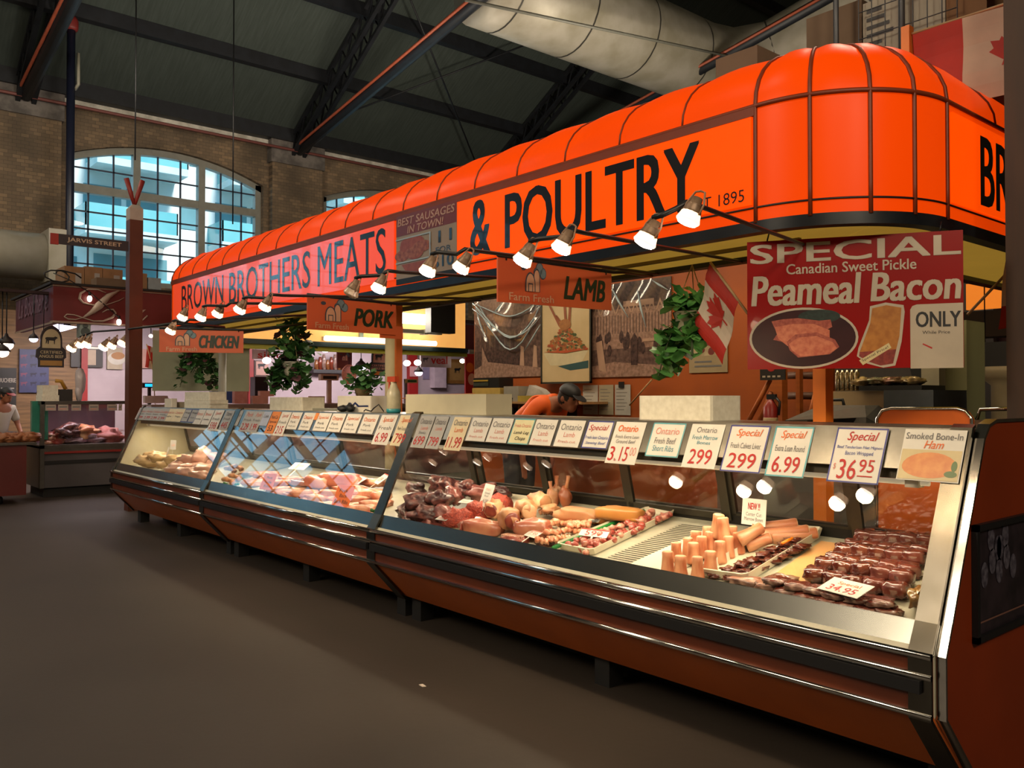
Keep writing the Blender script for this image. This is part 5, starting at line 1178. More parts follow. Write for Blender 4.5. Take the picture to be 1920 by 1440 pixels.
wb_ = bx(632, 694, 739, 3.42, .16, 'white box printed with blue mountain peaks holding a potted plant', WHITE, 'planter_box', h=.125)
a = at_y(640, 755, 3.415); f = frame((a.x, 3.418, TOPZ), (1, 0, 0))
w_ = at_y(690, 755, 3.415).x - a.x
g = MB(f); g.poly([(0, .045), (w_ * .2, .05), (w_ * .33, .075), (w_ * .42, .055), (w_ * .52, .078), (w_ * .66, .05), (w_, .052), (w_, .04), (w_ * .62, .038), (w_ * .52, .06), (w_ * .42, .04), (w_ * .3, .055), (w_ * .18, .036), (0, .034)], w=.001); g.build('mountain_print', M('navy print', '1c2a5a', .5), wb_)
q = at_y(680, 725, 3.5)
t = thing('potted_plant', (q.x, 3.5, TOPZ + .12), 'leafy green plant standing in the mountain printed box', 'plant')
MB().lathe((q.x, 3.5, TOPZ + .126), [(.05, 0), (.07, .06), (.066, .055)], 12).build('pot', M('brown basket', '5a4a30', .8), t)
rr = random.Random(9); l = MB(); leaves(l, [(q.x + rr.gauss(0, .08), 3.5 + rr.gauss(0, .06), TOPZ + .2 + rr.gauss(.03, .055)) for k in range(150)], .055, rr, .5, 2); l.build('foliage', [LEAFD, M('mid leaf', '3a6a3a', .5)], t, flip=False)
# spray bottle
q = at_y(738, 778, 3.36); t = thing('spray_bottle', (q.x, 3.36, TOPZ), 'clear spray bottle with a red trigger and blue liquid beside the cream pole', 'bottle')
MB().lathe((q.x, 3.36, TOPZ), [(.046, 0), (.052, .01), (.052, .12), (.046, .155), (.03, .185), (.026, .2), (.022, .21), (.022, .225)], 18).build('bottle_body', M('frosted bottle', 'b9b398', .3, c2='a8a288', vs=20), t)
MB().lathe((q.x, 3.36, TOPZ + .0005), [(.0465, 0), (.0528, .01), (.0528, .03), (.05, .031)], 18).build('liquid', M('turquoise liquid', '2a8a94', .3), t)
MB().box(q.x - .06, q.x + .045, 3.342, 3.378, TOPZ + .225, TOPZ + .265).box(q.x - .055, q.x - .035, 3.35, 3.37, TOPZ + .16, TOPZ + .225).build('trigger_head', M('red orange trigger', 'c04a2a', .4), t)
# open white cartons
bx(762, 802, 745, 3.40, .2, 'short white carton with open flaps right of the spray bottle', M('white carton', 'cbc4a8', .7, vs=4), 'carton', h=.135, yaw=8, rad=.003)
bx(806, 911, 747, 3.40, .22, 'long white carton with open flaps beside the shelf', M('white carton', 'cbc4a8'), 'carton', h=.135, rad=.003, lid=False)
p = [at_y(x, y, 3.5) for x, y in ((757, 748), (800, 745), (860, 742), (868, 738), (810, 740), (760, 744))]
tag(MB().add([(v.x, v.y + (.1 if i > 2 else -.04), v.z + .004) for i, v in enumerate(p)] + [(v.x, v.y + (.1 if i > 2 else -.04), v.z) for i, v in enumerate(p)], [(0, 1, 2, 3, 4, 5), (11, 10, 9, 8, 7, 6)] + [(i, 6 + i, 6 + (i + 1) % 6, (i + 1) % 6) for i in range(6)]).build('butcher_paper', M('orange paper', 'c8702c', .6, c2='b85e24', vs=6)), 'sheet of orange paper lying over the white cartons', 'paper')
# white box at the right
fb = bx(1196, 1332, 750, 3.40, .26, 'large white foam box alone right of the bending man', h=.122, rad=.02)
# black cordless things
q = at_y(650, 768, 3.36); t = thing('headset', (q.x, 3.36, TOPZ), 'black headset lying before the mountain printed box', 'headset')
g = MB(); g.ball((q.x - .06, 3.36, TOPZ + .026), (.055, .04, .026), .1, 3, 1); g.ball((q.x + .04, 3.37, TOPZ + .028), (.05, .035, .028), .1, 3, 2); g.build('ear_cup', RUBBER, t)
MB().tube([(q.x - .02, 3.36, TOPZ + .02), (q.x + .0, 3.38, TOPZ + .07), (q.x + .02, 3.4, TOPZ + .02)], .006, 6).build('band', RUBBER, t)
g = MB(); x = at_y(690, 768, 3.36).x
g.tube([(x - .06, 3.36, TOPZ + .008), (x - .02, 3.35, TOPZ + .02), (x + .03, 3.37, TOPZ + .008), (x + .08, 3.36, TOPZ + .03), (x + .12, 3.38, TOPZ + .06), (x + .16, 3.4, TOPZ + .008)], .005, 6)
tag(g.build('power_cord', RUBBER), 'loose black cord curling on the counter left of the spray bottle', 'cord')
# rear grey box beside unit
bx(568, 640, 762, 3.46, .12, 'thin flat grey tray lying behind the low foam box', M('grey tray', '8a8a7c', .5, vs=6), 'flat_tray', 'tray', None, h=.02)

# ================================================================== inside the stall
WY = 6.5
OW = M('orange painted board', 'a04c0e', .55, c2='92440c', vs=2)
a = at_y(889, 700, WY).x
struct(MB().box(a, at_y(1556, 700, WY).x, WY, WY + .08, 0, 3.15), 'wall_back', OW)
def poster(px0, px1, zt, zb, label, paint, y=WY - .012, name='poster', mats=None):
    x0, x1 = at_y(px0, 650, y).x, at_y(px1, 650, y).x; w, h = x1 - x0, zt - zb
    t = thing(name, ((x0 + x1) / 2, y, zb), label, 'poster')
    f = frame((x0, y, zb), (1, 0, 0)); paint(f, w, h, t); return t
SEP = [M('sepia mid', '6e564e', .3, c2='4a3834', vs=22, coat=.3), M('sepia light', 'a08070', .3, c2='7a5e50', vs=26, coat=.3), M('sepia dark', '2c2022', .3, c2='54403c', vs=30, coat=.3), M('sepia pale', 'b08e78', .3, coat=.3)]
VINYL = glass_mat('clear vinyl sheet', .16, (.97, .98, 1), .14)
def street(f, w, h, t):
    g = MB(f); g.rect(0, w, 0, h, w=0, t=.004); rr = random.Random(4)
    g.m = 1; g.poly([(0, h), (w * .62, h), (w * .55, h * .62), (0, h * .7)], w=.001)
    g.m = 2
    for k in range(9): x = w * (.03 + .075 * k); g.poly([(x, h * .28), (x, h * (.5 + .1 * rr.random())), (x + w * .05, h * (.5 + .1 * rr.random())), (x + w * .05, h * .28)], w=.0015 + k * 1e-4)
    g.rect(w * .0, w * .75, h * .12, h * .34, w=.003); g.m = 0
    for k in range(6): g.rect(w * (.6 + .06 * k), w * (.63 + .06 * k), h * .45, h * .7, w=.0035)
    g.m = 3
    for k in (.68, .86): g.poly([(w * k, h * .08), (w * (k + .07), h * .1), (w * (k + .06), h * .36), (w * (k + .02), h * .38)], w=.004)
    g.m = 1; g.poly([(0, 0), (w, 0), (w, h * .1), (w * .2, h * .2), (0, h * .1)], w=.0042)
    g.poly([(w * .12, h * .1), (w * .26, h * .1), (w * .12, h * .4)], w=.0045)
    g.build('print', SEP, t)
    # loose clear sheet with folds hung over the top of the print
    def fold(u, v):
        sag = .34 + .5 * math.sin(math.pi * u) * 1.0
        z = h - v * h * min(.95, sag * .75 + .05)
        return f0((u * w, z, .02 + .02 * math.sin(u * 11 + v * 5) + .012 * math.sin(v * 14 - u * 6) * v))
    f0 = f
    g = MB(); g.grid(fold, 26, 14); g.build('plastic_sheet', VINYL, t, flip=False)
    e = MB()
    for y0_, y1_, dip in ((.97, .93, .2), (.97, .85, .42), (.98, .9, .6), (.9, .72, .3)):
        e.tube([f((w * (k / 12), h * (y0_ + (y1_ - y0_) * k / 12 - dip * (math.sin(math.pi * (k / 12) ** 1.3))), .035 + .01 * math.sin(k))) for k in range(13)], [.003 + .008 * math.sin(math.pi * k / 12) for k in range(13)], 6)
    for (a_, b_, c_, d_) in ((.04, .95, .2, .5), (.08, .97, .34, .62), (1.0, .62, .76, .3), (.5, .97, .3, .8)): e.tube([f((w * a_, h * b_, .03)), f((w * (a_ + c_) / 2, h * (b_ + d_) / 2 - .02, .04)), f((w * c_, h * d_, .025))], [.004, .011, .003], 6)
    e.build('fold_highlight', M('pale fold highlight', 'a4b8c0', .12, coat=.8), t)  # pale tubes drawn as the bluish highlights along the folds
poster(890, 1018, 2.64, 1.69, 'sepia street photograph under loose clear plastic, left of the lamb picture', street)
def market(f, w, h, t):
    g = MB(f); g.m = 0; g.rect(0, w, 0, h, w=0, t=.004); rr = random.Random(8)
    g.m = 2; g.rect(0, w, h * .76, h, w=.001); g.m = 1; g.rect(0, w, h * .3, h * .72, w=.001)
    g.m = 3
    for k in range(9): x = w * (.02 + .1 * k); g.poly([(x, h * .68), (x + w * .05, h * .8), (x + w * .1, h * .68), (x + w * .085, h * .68), (x + w * .05, h * .76), (x + w * .015, h * .68)], w=.002)
    g.m = 0
    for k in range(26): x = w * k / 26; g.rect(x, x + w * .012, h * .46, h * .66, w=.0022)
    g.m = 2
    for k in range(18):
        x, y = w * rr.random() * .9, h * (.28 + .16 * rr.random()); g.ell((x + .03, y), .03, .05 + .04 * rr.random(), w=.003 + k * 1e-4)
    g.m = 2; g.poly([(w * .52, h * .12), (w * .6, h * .12), (w * .6, h * .4), (w * .56, h * .46), (w * .51, h * .38)], w=.006)
    g.m = 3; g.poly([(w * .1, h * .08), (w * .2, h * .05), (w * .14, h * .4), (w * .06, h * .38)], w=.006); g.rect(w * .66, w * .98, h * .36, h * .39, w=.006)
    g.rect(w * .42, w * .8, h * .74, h * .8, w=.004)
    g.m = 1; g.poly([(0, 0), (w, 0), (w, h * .1), (w * .3, h * .16), (0, h * .12)], w=.0045)
    g.build('print', SEP, t)
    g = MB()
    for (a_, b_, c_, d_) in ((.28, .98, .5, .62), (.8, .98, .98, .86), (.3, .98, .02, .8), (.62, .9, .72, .5)): g.tube([f((w * a_, h * b_, .03)), f((w * (a_ + c_) / 2, h * (b_ + d_) / 2, .04)), f((w * c_, h * d_, .025))], [.004, .012, .003], 6)
    g.build('fold_highlight', M('pale fold highlight', 'a4b8c0'), t); g = MB()  # pale streaks modelled as highlights on the plastic
    g.grid(lambda u, v: f((u * w, h - v * h * (.28 + .06 * math.sin(u * 9)), .02 + .018 * math.sin(u * 17 + v * 3))), 26, 8); g.build('plastic_sheet', VINYL, t, flip=False)
poster(1110, 1259, 2.62, 1.66, 'sepia market hall photograph on the back wall right of the lamb picture', market)
def lambpic(f, w, h, t):
    g = MB(f); g.rect(0, w, 0, h, w=.012, t=.012); g.build('print', M('cream picture ground', 'c2ac84', .4, c2='b09a70', vs=2), t)
    g = MB(f)
    for r in ((0, w, 0, .02), (0, w, h - .02, h), (0, .02, 0, h), (w - .02, w, 0, h)): g.rect(*r, w=.02, t=.02)
    g.build('frame', M('thin dark frame', '2a2a22', .4), t)
    g = MB(f); rr = random.Random(2)
    g.m = 0; g.poly([(w * .05, h * .34), (w * .95, h * .36), (w * .8, h * .2), (w * .2, h * .2)], w=.013); g.m = 5; g.poly([(w * .35, h * .19), (w * .95, h * .24), (w * .95, h * .16), (w * .6, h * .14)], w=.0135)
    for k in range(170):
        q_ = math.sqrt(rr.random()); xx = rr.uniform(-1, 1) * q_; g.m = rr.choice((1, 1, 2, 2, 3, 4)); g.ell((w * (.5 + .43 * xx), h * (.36 + .3 * (1 - q_))), w * rr.uniform(.02, .045), h * rr.uniform(.01, .02), w=.014 + k * 2e-5, n=8)
    g.m = 3
    for x0, y0, x1, y1 in ((.38, .62, .12, .92), (.5, .6, .46, .95), (.55, .6, .6, .97), (.48, .6, .3, .75)): g.poly([(w * x0, h * y0), (w * (x0 + .05), h * y0), (w * (x1 + .04), h * y1), (w * x1, h * y1)], w=.019)
    g.m = 1; g.ell((w * .5, h * .64), w * .12, h * .06, w=.0195)
    g.m = 4; g.poly([(w * .06, h * .355), (w * .5, h * .33), (w * .94, h * .36), (w * .5, h * .36)], w=.02)
    g.build('painted_dish', [M('plate white', 'c8bc98', .4), M('crust print', 'a06a38', .4, c2='8a5a30', vs=30), M('herb print', '4a5a34', .4, c2='3a4a2a', vs=30), M('rib print', '8a4a2c', .4), M('red garnish print', 'b0502c', .4), M('teal shade print', '2c4e50', .4)], t)
poster(1016, 1110, 2.60, 1.60, 'framed picture of a lamb roast between the two sepia photographs', lambpic, y=WY - .06)
def recipe(f, w, h, t):
    g = MB(f); g.rect(0, w, 0, h, w=0, t=.004); g.m = 1; g.rect(w * .1, w * .9, h * .3, h * .9, w=.001); g.m = 2
    rr = random.Random(3)
    for k in range(12): g.ell((w * rr.uniform(.2, .8), h * rr.uniform(.35, .6)), .03, .03, w=.002 + k * 1e-4, n=9)
    g.m = 3; g.rect(w * .15, w * .85, h * .1, h * .13, w=.002); g.rect(w * .15, w * .6, h * .18, h * .21, w=.002)
    g.build('print', [M('beige print', '9a8868', .5), M('pale beige print', 'b0a080', .5, c2='8a7858', vs=9), M('maroon print', '6a2a24', .5), INKB], t)
poster(1292, 1364, 2.2, 1.68, 'small beige recipe poster behind the bright green ivy', recipe)
for i, (a_, b_) in enumerate(((1092, 1120), (1122, 1149), (1152, 1181))):
    x0, x1 = at_y(a_, 770, WY - .02).x, at_y(b_, 770, WY - .02).x
    f = frame((x0, WY - .012, 1.27), (1, 0, 0)); t = thing('notice_sheet', (x0, WY, 1.27), 'typed notice sheet on the orange wall, %s right of the man' % ORD[i], 'notice', 'notice sheets under the market photograph')
    MB(f).rect(0, x1 - x0, 0, .31, w=0, t=.003).build('sheet', M('grey paper' if i != 1 else 'foil paper', 'a8a49c' if i != 1 else '9a9078', .6, vs=9), t)
    g = MB(f)
    for k in range(7): g.rect(.02, (x1 - x0) * (.6 + .3 * ((k * 7) % 3) / 3), .05 + .035 * k, .058 + .035 * k, w=.001)
    g.build('typed_line', M('pale type', '77736c', .6), t)
    if i == 2: MB(f).rect(.06, .13, .28, .34, w=.012, t=.012).build('clip', BLACK, t)
# rear shelf with clutter
SHZ = 1.405
xs0, xs1 = at_y(893, 750, 6.2).x, at_y(1040, 750, 6.2).x
t = thing('rear_shelf', ((xs0 + xs1) / 2, 6.3, SHZ), 'wooden shelf on the back wall left of the man', 'shelf')
MB().box(xs0, xs1 + .5, 6.1, 6.49, SHZ - .025, SHZ).build('shelf_board', M('light shelf wood', 'a07c50', .5, c2='8a6840', vs=3, stretch=(1, 9, 9)), t)
MB().box(xs0 + .05, xs0 + .09, 6.14, 6.49, 1.221, SHZ - .025).box(xs1, xs1 + .04, 6.14, 6.49, 1.221, SHZ - .025).build('shelf_bracket', M('dark bracket', '3a2a20', .6), t)
def shelfbox(px0, px1, py0, py1, mat, name, label, cat, y=6.15, d=.22, z=None, group=None):
    a_, b_ = at_y(px0, py1, y), at_y(px1, py0, y); z0 = z if z is not None else a_.z
    o = MB().rbox(((a_.x + b_.x) / 2, y + d / 2, (z0 + b_.z) / 2), (b_.x - a_.x, d, b_.z - z0), .008).build(name, mat); return tag(o, label, cat, group)
shelfbox(885, 936, 727, 745, M('yellow carton', 'b89a4c', .6), 'yellow_carton', 'pale yellow carton under the toaster oven', 'box', z=SHZ)
o = shelfbox(887, 935, 708, 727, M('dark oven', '1c1c1a', .35), 'toaster_oven', 'small black toaster oven on the yellow carton', 'toaster oven', z=at_y(900, 727, 6.15).z)
a_ = at_y(889, 724, 6.148); b_ = at_y(916, 711, 6.148); MB().box(a_.x, b_.x, 6.143, 6.149, a_.z, b_.z).build('oven_window', M('oven window', '3a4038', .15), o); MB().box(a_.x, b_.x, 6.135, 6.143, (a_.z + b_.z) / 2 + .015, (a_.z + b_.z) / 2 + .03).build('tray_handle', M('yellow bar', 'b0902c', .4), o)
shelfbox(944, 972, 724, 745, M('grey carton', '8c877c', .7), 'grey_carton', 'grey carton leaning on the shelf behind the black files', 'box', z=SHZ)
shelfbox(970, 998, 742, 752, M('yellow pack', 'a8903a', .4), 'yellow_pack', 'yellow packet at the shelf edge', 'packet', z=SHZ, y=6.11, d=.1)
p = [at_y(x, y, 6.25) for x, y in ((985, 745), (992, 722), (1012, 730), (1024, 742), (1010, 748))]
tag(MB().add([tuple(v) for v in p] + [(v.x, v.y + .1, v.z) for v in p], [(0, 1, 2, 3, 4), (9, 8, 7, 6, 5)] + [(i, 5 + i, 5 + (i + 1) % 5, (i + 1) % 5) for i in range(5)]).build('paper_bundle', M('crumpled paper', 'b4aea8', .7, c2='9a948c', vs=9)), 'crumpled white paper heap on the shelf beside the man', 'paper')
g = MB()
for k in range(5): q = at_y(930 + k * 7, 748, 6.18); g.cbox((q.x, 6.2, SHZ + .03 + .006 * k), (.18, .16, .012), RZ(k * 17) @ RY(-12 - 7 * k))
tag(g.build('file_stack', M('black files', '17181a', .4)), 'black files tumbled on the shelf left of the grey carton', 'files')
shelfbox(920, 962, 765, 783, M('black radio', '18181a', .4), 'radio', 'black box under the shelf left of the man', 'radio', z=1.22, y=6.2)
for k, (c_, l) in enumerate((('b07a30', 'amber'), ('5a3a28', 'brown'), ('8a3a22', 'red'), ('6a5a48', 'grey'))):
    q = at_y(974 + 9 * k, 770, 6.3); tag(MB().lathe((q.x, 6.3, 1.22), [(.03, 0), (.03, .1), (.014, .13), (.014, .15)], 12).build('sauce_bottle', M(l + ' bottle', c_, .3)), '%s sauce bottle under the shelf behind the man' % l, 'bottle', 'sauce bottles under the shelf')
tag(MB().box(xs0 - .05, xs1 + 1.9, 6.15, 6.49, 1.0, 1.22).build('rear_bench', M('dark bench', '3a2c24', .6, vs=4)), 'dark bench along the foot of the back wall', 'bench')
tag(MB().tube([at_y(1180, 760, WY - .05), at_y(1222, 712, WY - .05)], .008, 6).build('wooden_stick', M('pale stick', 'a88458', .6)), 'thin wooden stick leaning over the market photograph', 'stick')

# people
SKIN = M('skin', '9a6044', .55, c2='8c543a', vs=9); HAIR = M('dark brown hair', '1a120e', .7, vs=30, bump=.4, bs=80)
def person(loc, face, lean, shirt, cap, label, apron=None, arms='down', name='person', scale=1.0, trousers='2a2a30', brim=None, headdown=18):
    """standing figure, facing angle in degrees about z, trunk leaning forward"""
    t = thing(name, loc, label, 'person')
    L = Vector(loc); Rf = RZ(face); lr = math.radians(lean)
    def P(fw, side, up): return L + Rf @ Vector((fw, side, 0)) * scale + Vector((0, 0, up * scale))
    def T(up, side=0, fw=0):   # point on the leaning trunk, up measured from the hip
        return P(.0 + up * math.sin(lr) + fw * math.cos(lr), side, .93 + up * math.cos(lr) - fw * math.sin(lr))
    sk = {}
    jn = dict(pel=(T(0), .15), bel=(T(.17), .145), che=(T(.36), .155), nb=(T(.50), .085), nk=(T(.575, 0, .03), .056), hb=(T(.63, 0, .05), .06))
    ed = [('pel', 'bel'), ('bel', 'che'), ('che', 'nb'), ('nb', 'nk'), ('nk', 'hb')]
    for s, c in ((1, 'l'), (-1, 'r')):
        if arms == 'down': el, ha = T(.22, s * .25, .12), T(.08, s * .2, .34)
        else: el, ha = T(.2, s * .26, .1), T(.2, s * .16, .34)
        jn.update({c + 'sh': (T(.47, s * .175), .062), c + 'el': (el, .043), c + 'wr': (ha, .03), c + 'hp': (P(0, s * .09, .88), .095), c + 'kn': (P(.02, s * .1, .48), .062), c + 'an': (P(-.02, s * .1, .08), .042), c + 'ft': (P(.14, s * .11, .035), .035)})
        ed += [('nb', c + 'sh'), (c + 'sh', c + 'el'), (c + 'el', c + 'wr'), ('pel', c + 'hp'), (c + 'hp', c + 'kn'), (c + 'kn', c + 'an'), (c + 'an', c + 'ft')]
        d = (ha - el).normalized(); side = Rf @ Vector((0, 1, 0))
        palm = ha + d * .07; jn[c + 'pa'] = (palm, .03); ed.append((c + 'wr', c + 'pa'))
        for k in range(4):
            o_ = side * (.027 - .018 * k); ln = (.075, .085, .08, .062)[k]
            jn['%sf%d' % (c, k)] = (palm + d * .03 + o_, .0095); jn['%sg%d' % (c, k)] = (palm + d * (.03 + ln * .5) + o_ * 1.1 - Vector((0, 0, .006)), .009); jn['%sh%d' % (c, k)] = (palm + d * (.03 + ln * .85) + o_ * 1.1 - Vector((0, 0, .03)), .008)
            ed += [(c + 'pa', '%sf%d' % (c, k)), ('%sf%d' % (c, k), '%sg%d' % (c, k)), ('%sg%d' % (c, k), '%sh%d' % (c, k))]
        jn[c + 't0'] = (ha + d * .035 - side * s * .04, .011); jn[c + 't1'] = (ha + d * .08 - side * s * .055, .009); ed += [(c + 'wr', c + 't0'), (c + 't0', c + 't1')]
    def skinned(keys, edges, extra=0.0, rs=None):
        me = bpy.data.meshes.new('tmp'); idx = {k: i for i, k in enumerate(keys)}
        me.from_pydata([tuple(jn[k][0]) for k in keys], [(idx[a_], idx[b_]) for a_, b_ in edges], [])
        ob = bpy.data.objects.new('tmp', me); COL.objects.link(ob)
        md = ob.modifiers.new('s', 'SKIN'); md.use_smooth_shade = True
        for i, k in enumerate(keys):
            r = jn[k][1] * scale + extra; me.skin_vertices[0].data[i].radius = (r, r); me.skin_vertices[0].data[i].use_root = (i == 0)
        sb = ob.modifiers.new('u', 'SUBSURF'); sb.levels = 2
        bpy.context.view_layer.update(); dg = bpy.context.evaluated_depsgraph_get(); m2 = bpy.data.meshes.new_from_object(ob.evaluated_get(dg))
        vs = [v.co.copy() for v in m2.vertices]; fs = [tuple(p_.vertices) for p_ in m2.polygons]
        bpy.data.objects.remove(ob); bpy.data.meshes.remove(me); bpy.data.meshes.remove(m2)
        return vs, fs
    hc = T(.70, 0, .07); hrot = Rf @ RY(lean * .6 + headdown)
    body = MB(); body.add(*skinned(list(jn), ed), True)
    def hp(x, y, z): return hc + hrot @ (Vector((x, y, z)) * scale)
    body.ball(hc, (.098 * scale, .078 * scale, .118 * scale), 0, mat=hrot, nu=20, nv=14)
    body.ball(hp(.06, 0, -.06), (.045 * scale, .048 * scale, .055 * scale), mat=hrot)
    body.tube([hp(.088, 0, .03), hp(.118, 0, -.015), hp(.095, 0, -.028)], [.009 * scale, .016 * scale, .008 * scale], 8)
    for s in (-1, 1): body.ball(hp(-.005, s * .08, -.005), (.022 * scale, .01 * scale, .033 * scale), mat=hrot, nu=10, nv=7)
    body.tube([hp(.093, -.022, -.058), hp(.1, 0, -.056), hp(.093, .022, -.058)], .007 * scale, 6)
    bo = body.build('body', SKIN, t)
    rm = bo.modifiers.new('fuse', 'REMESH'); rm.mode = 'VOXEL'; rm.voxel_size = .008; rm.use_smooth_shade = True
    sm2 = bo.modifiers.new('soft', 'SMOOTH'); sm2.iterations = 3
    ey = MB()
    for s in (-1, 1): ey.ball(hp(.082, s * .032, .022), (.012 * scale,) * 3, nu=8, nv=6)
    ey.build('eye', M('dark eye', '1a1512', .3), t)
    hr = MB()
    hr.ball(hp(-.012, 0, .012), (.1 * scale, .086 * scale, .115 * scale), .04, 8, 3, hrot, nu=20, nv=14)
    hr.build('hair', HAIR, t)
    body_shirt = ['pel', 'bel', 'che', 'nb', 'lsh', 'rsh', 'lel', 'rel']
    jn['lel'] = (jn['lsh'][0].lerp(jn['lel'][0], .85), jn['lel'][1] + .008); jn['rel'] = (jn['rsh'][0].lerp(jn['rel'][0], .85), jn['rel'][1] + .008)
    v, fc = skinned(body_shirt, [e_ for e_ in ed if e_[0] in body_shirt and e_[1] in body_shirt], .016); MB().add(v, fc, True).build('shirt', shirt, t)
    MB().tube([T(.50, 0, -.01), T(.555, 0, .01)], [.08 * scale, .07 * scale], 12).build('collar', shirt, t)
    lg = ['pel', 'lhp', 'lkn', 'lan', 'rhp', 'rkn', 'ran']
    v, fc = skinned(lg, [e_ for e_ in ed if e_[0] in lg and e_[1] in lg], .018); MB().add(v, fc, True).build('trousers', M('dark trousers ' + trousers, trousers, .8), t)
    sh = MB()
    for s in (-1, 1): sh.ball(P(.06, s * .1, .045), (.14 * scale, .055 * scale, .045 * scale), mat=Rf, power=.7)
    sh.build('shoe', BLACK, t)
    cp = MB(); cp.ball(hp(-.006, 0, .05), (.108 * scale, .092 * scale, .085 * scale), mat=hrot, nu=20, nv=12, flat=-.012); co = cp.build('cap', cap, t)
    bl = MB(); bl.ball(hp(.11, 0, .052), (.075 * scale, .07 * scale, .008 * scale), mat=hrot @ RY(12), nu=18, nv=8); bl.build('brim', brim or cap, co)
    if apron:
        ap = MB(frame(T(-.35, .0, .185) + Rf @ Vector((0, -.2, 0)), Rf @ Vector((0, 1, 0)), T(.45, 0, .19) - T(-.35, 0, .185))); ap.rect(0, .4, 0, .8, w=0, t=.006); ap.build('apron', apron, t)
    return t
q = at_y(1022, 760, 5.6)
tag(MB().box(-8.2, -4.6, 4.6, 5.9, 0, .14).build('duckboard', M('grey duckboard', '4a443c', .8, vs=3)), 'low grey platform behind the counter under the bending man', 'platform')
person((-6.43, 5.55, .14), 5, 58, M('orange polo shirt', 'd85a10', .7, c2='cc500c', vs=6), M('black cap', '111114', .6), 'person in an orange polo shirt and black cap bending over behind the counter', scale=1.05, headdown=-12)

# right rear part: shelf brackets, extinguisher, slicer, jars
WD = M('orange brown wood', 'a85a20', .5, c2='984e1a', vs=3, stretch=(1, 1, 9))
for (p1, p2, l, y) in (((1403, 790), (1444, 712), 'long diagonal timber brace at the left of the wooden frame', 5.9), ((1424, 790), (1446, 735), 'short diagonal timber brace behind the fire extinguisher', 5.9), ((1516, 792), (1530, 735), 'short timber brace beside the square orange pole', 5.9)):
    a_, b_ = at_y(*p1, y), at_y(*p2, y); tag(MB().tube([a_, b_], .022, 4).build('timber_brace', WD), l, 'brace')
a_, b_ = at_y(1446, 790, 6.0), at_y(1470, 690, 6.0)
tag(MB().box(a_.x, b_.x, 5.97, 6.05, 0, 2.4).build('timber_post', WD), 'wide timber post behind the fire extinguisher', 'post')
a_, b_ = at_y(1496, 790, 6.2), at_y(1503, 690, 6.2)
tag(MB().box(a_.x, b_.x, 6.17, 6.22, 0, 2.4).build('timber_post', WD), 'thin timber post between the grey rods', 'post')
for k, py in enumerate((704, 742)):
    a_, b_ = at_y(1473, py, 6.3), at_y(1525, py, 6.3); tag(MB().tube([a_, b_], .03, 8).build('wall_rod', M('dull rod', '6a4a3c', .5)), '%s grey rod on the orange wall beside the thin timber post' % ('upper' if k == 0 else 'lower'), 'rod')
a_, b_ = at_y(1425, 713, 5.85), at_y(1472, 690, 5.85)
f = frame((a_.x, 5.85, a_.z), (1, 0, 0)); w_, h_ = b_.x - a_.x, .14
t = thing('black_sign', (a_.x, 5.85, a_.z), 'small black sign with a red emblem just below the bacon sign', 'sign')
MB(f).rect(0, w_, 0, h_, w=0, t=.01).build('board', M('charcoal board', '26221e', .5), t); g = MB(f); g.ell((w_ * .45, h_ * .68), .035, .028, w=.001); g.build('red_emblem', INKR, t)
g = MB(f); [g.rect(w_ * (.1 + .2 * k), w_ * (.22 + .2 * k), h_ * .15, h_ * .25, w=.001) for k in range(4)]; g.build('white_print', SW, t)
q = at_y(1445, 788, 5.75); t = thing('fire_extinguisher', (q.x, 5.75, q.z - .06), 'red fire extinguisher in front of the timber post', 'fire extinguisher')
zb = q.z - .06
MB().lathe((q.x, 5.75, zb), [(.05, 0), (.055, .02), (.055, .16), (.03, .2), (.02, .22)], 14).build('cylinder', M('extinguisher red', '7a1a14', .35), t)
MB().lathe((q.x, 5.75, zb), [(.0556, .03), (.0558, .035), (.0558, .075), (.0556, .08)], 14).build('label_band', M('cream label', 'a8946c', .5), t)
MB().box(q.x - .03, q.x + .05, 5.74, 5.76, zb + .22, zb + .26).tube([(q.x + .04, 5.75, zb + .24), (q.x + .08, 5.75, zb + .2), (q.x + .075, 5.74, zb + .1)], .01, 6).build('valve_hose', BLACK, t)
tag(MB().box(q.x - .4, at_y(1520, 790, 5.62).x, 5.62, 5.95, 0, zb).build('rear_counter', M('dark rear counter', '4a2418', .5, vs=4)), 'low dark counter running behind the near meat case', 'counter')
# slicer cover
y0 = 5.0
pp = [at_y(x, y, y0) for x, y in ((1470, 795), (1502, 760), (1605, 760), (1625, 780), (1620, 797))]
xa, xb = at_y(1472, 790, y0).x, at_y(1624, 790, y0).x; z1, z0 = pp[1].z, 1.2
t = thing('scale_hood', ((xa + xb) / 2, 5.2, z0), 'grey sloped machine hood with a black handle behind the bacon filet cards', 'machine')
v = [(xa, 5.0, z0), (xb, 5.0, z0), (xb, 5.45, z0), (xa, 5.45, z0), (xa + .0, 5.0, 1.3), (xb, 5.0, 1.33), (xb - .12, 5.22, z1), (xa + .13, 5.22, z1), (xb - .12, 5.4, z1), (xa + .13, 5.4, z1), (xb, 5.45, 1.3), (xa, 5.45, 1.3)]
MB().add(v, [(0, 1, 2, 3), (0, 1, 5, 4), (4, 5, 6, 7), (7, 6, 8, 9), (9, 8, 10, 11), (11, 10, 2, 3), (0, 4, 7, 9, 11, 3), (1, 5, 6, 8, 10, 2)]).build('hood', M('grey hammered steel', '5c5a54', .4, .4, c2='54524c', vs=30), t)
MB().add([(xa + .2, 4.995, z0 + .06), (xb - .1, 4.995, z0 + .06), (xb - .06, 4.995, 1.325), (xa + .16, 4.995, 1.3)], [(0, 1, 2, 3)]).build('dark_window', M('dark glass', '0e0e10', .1), t)
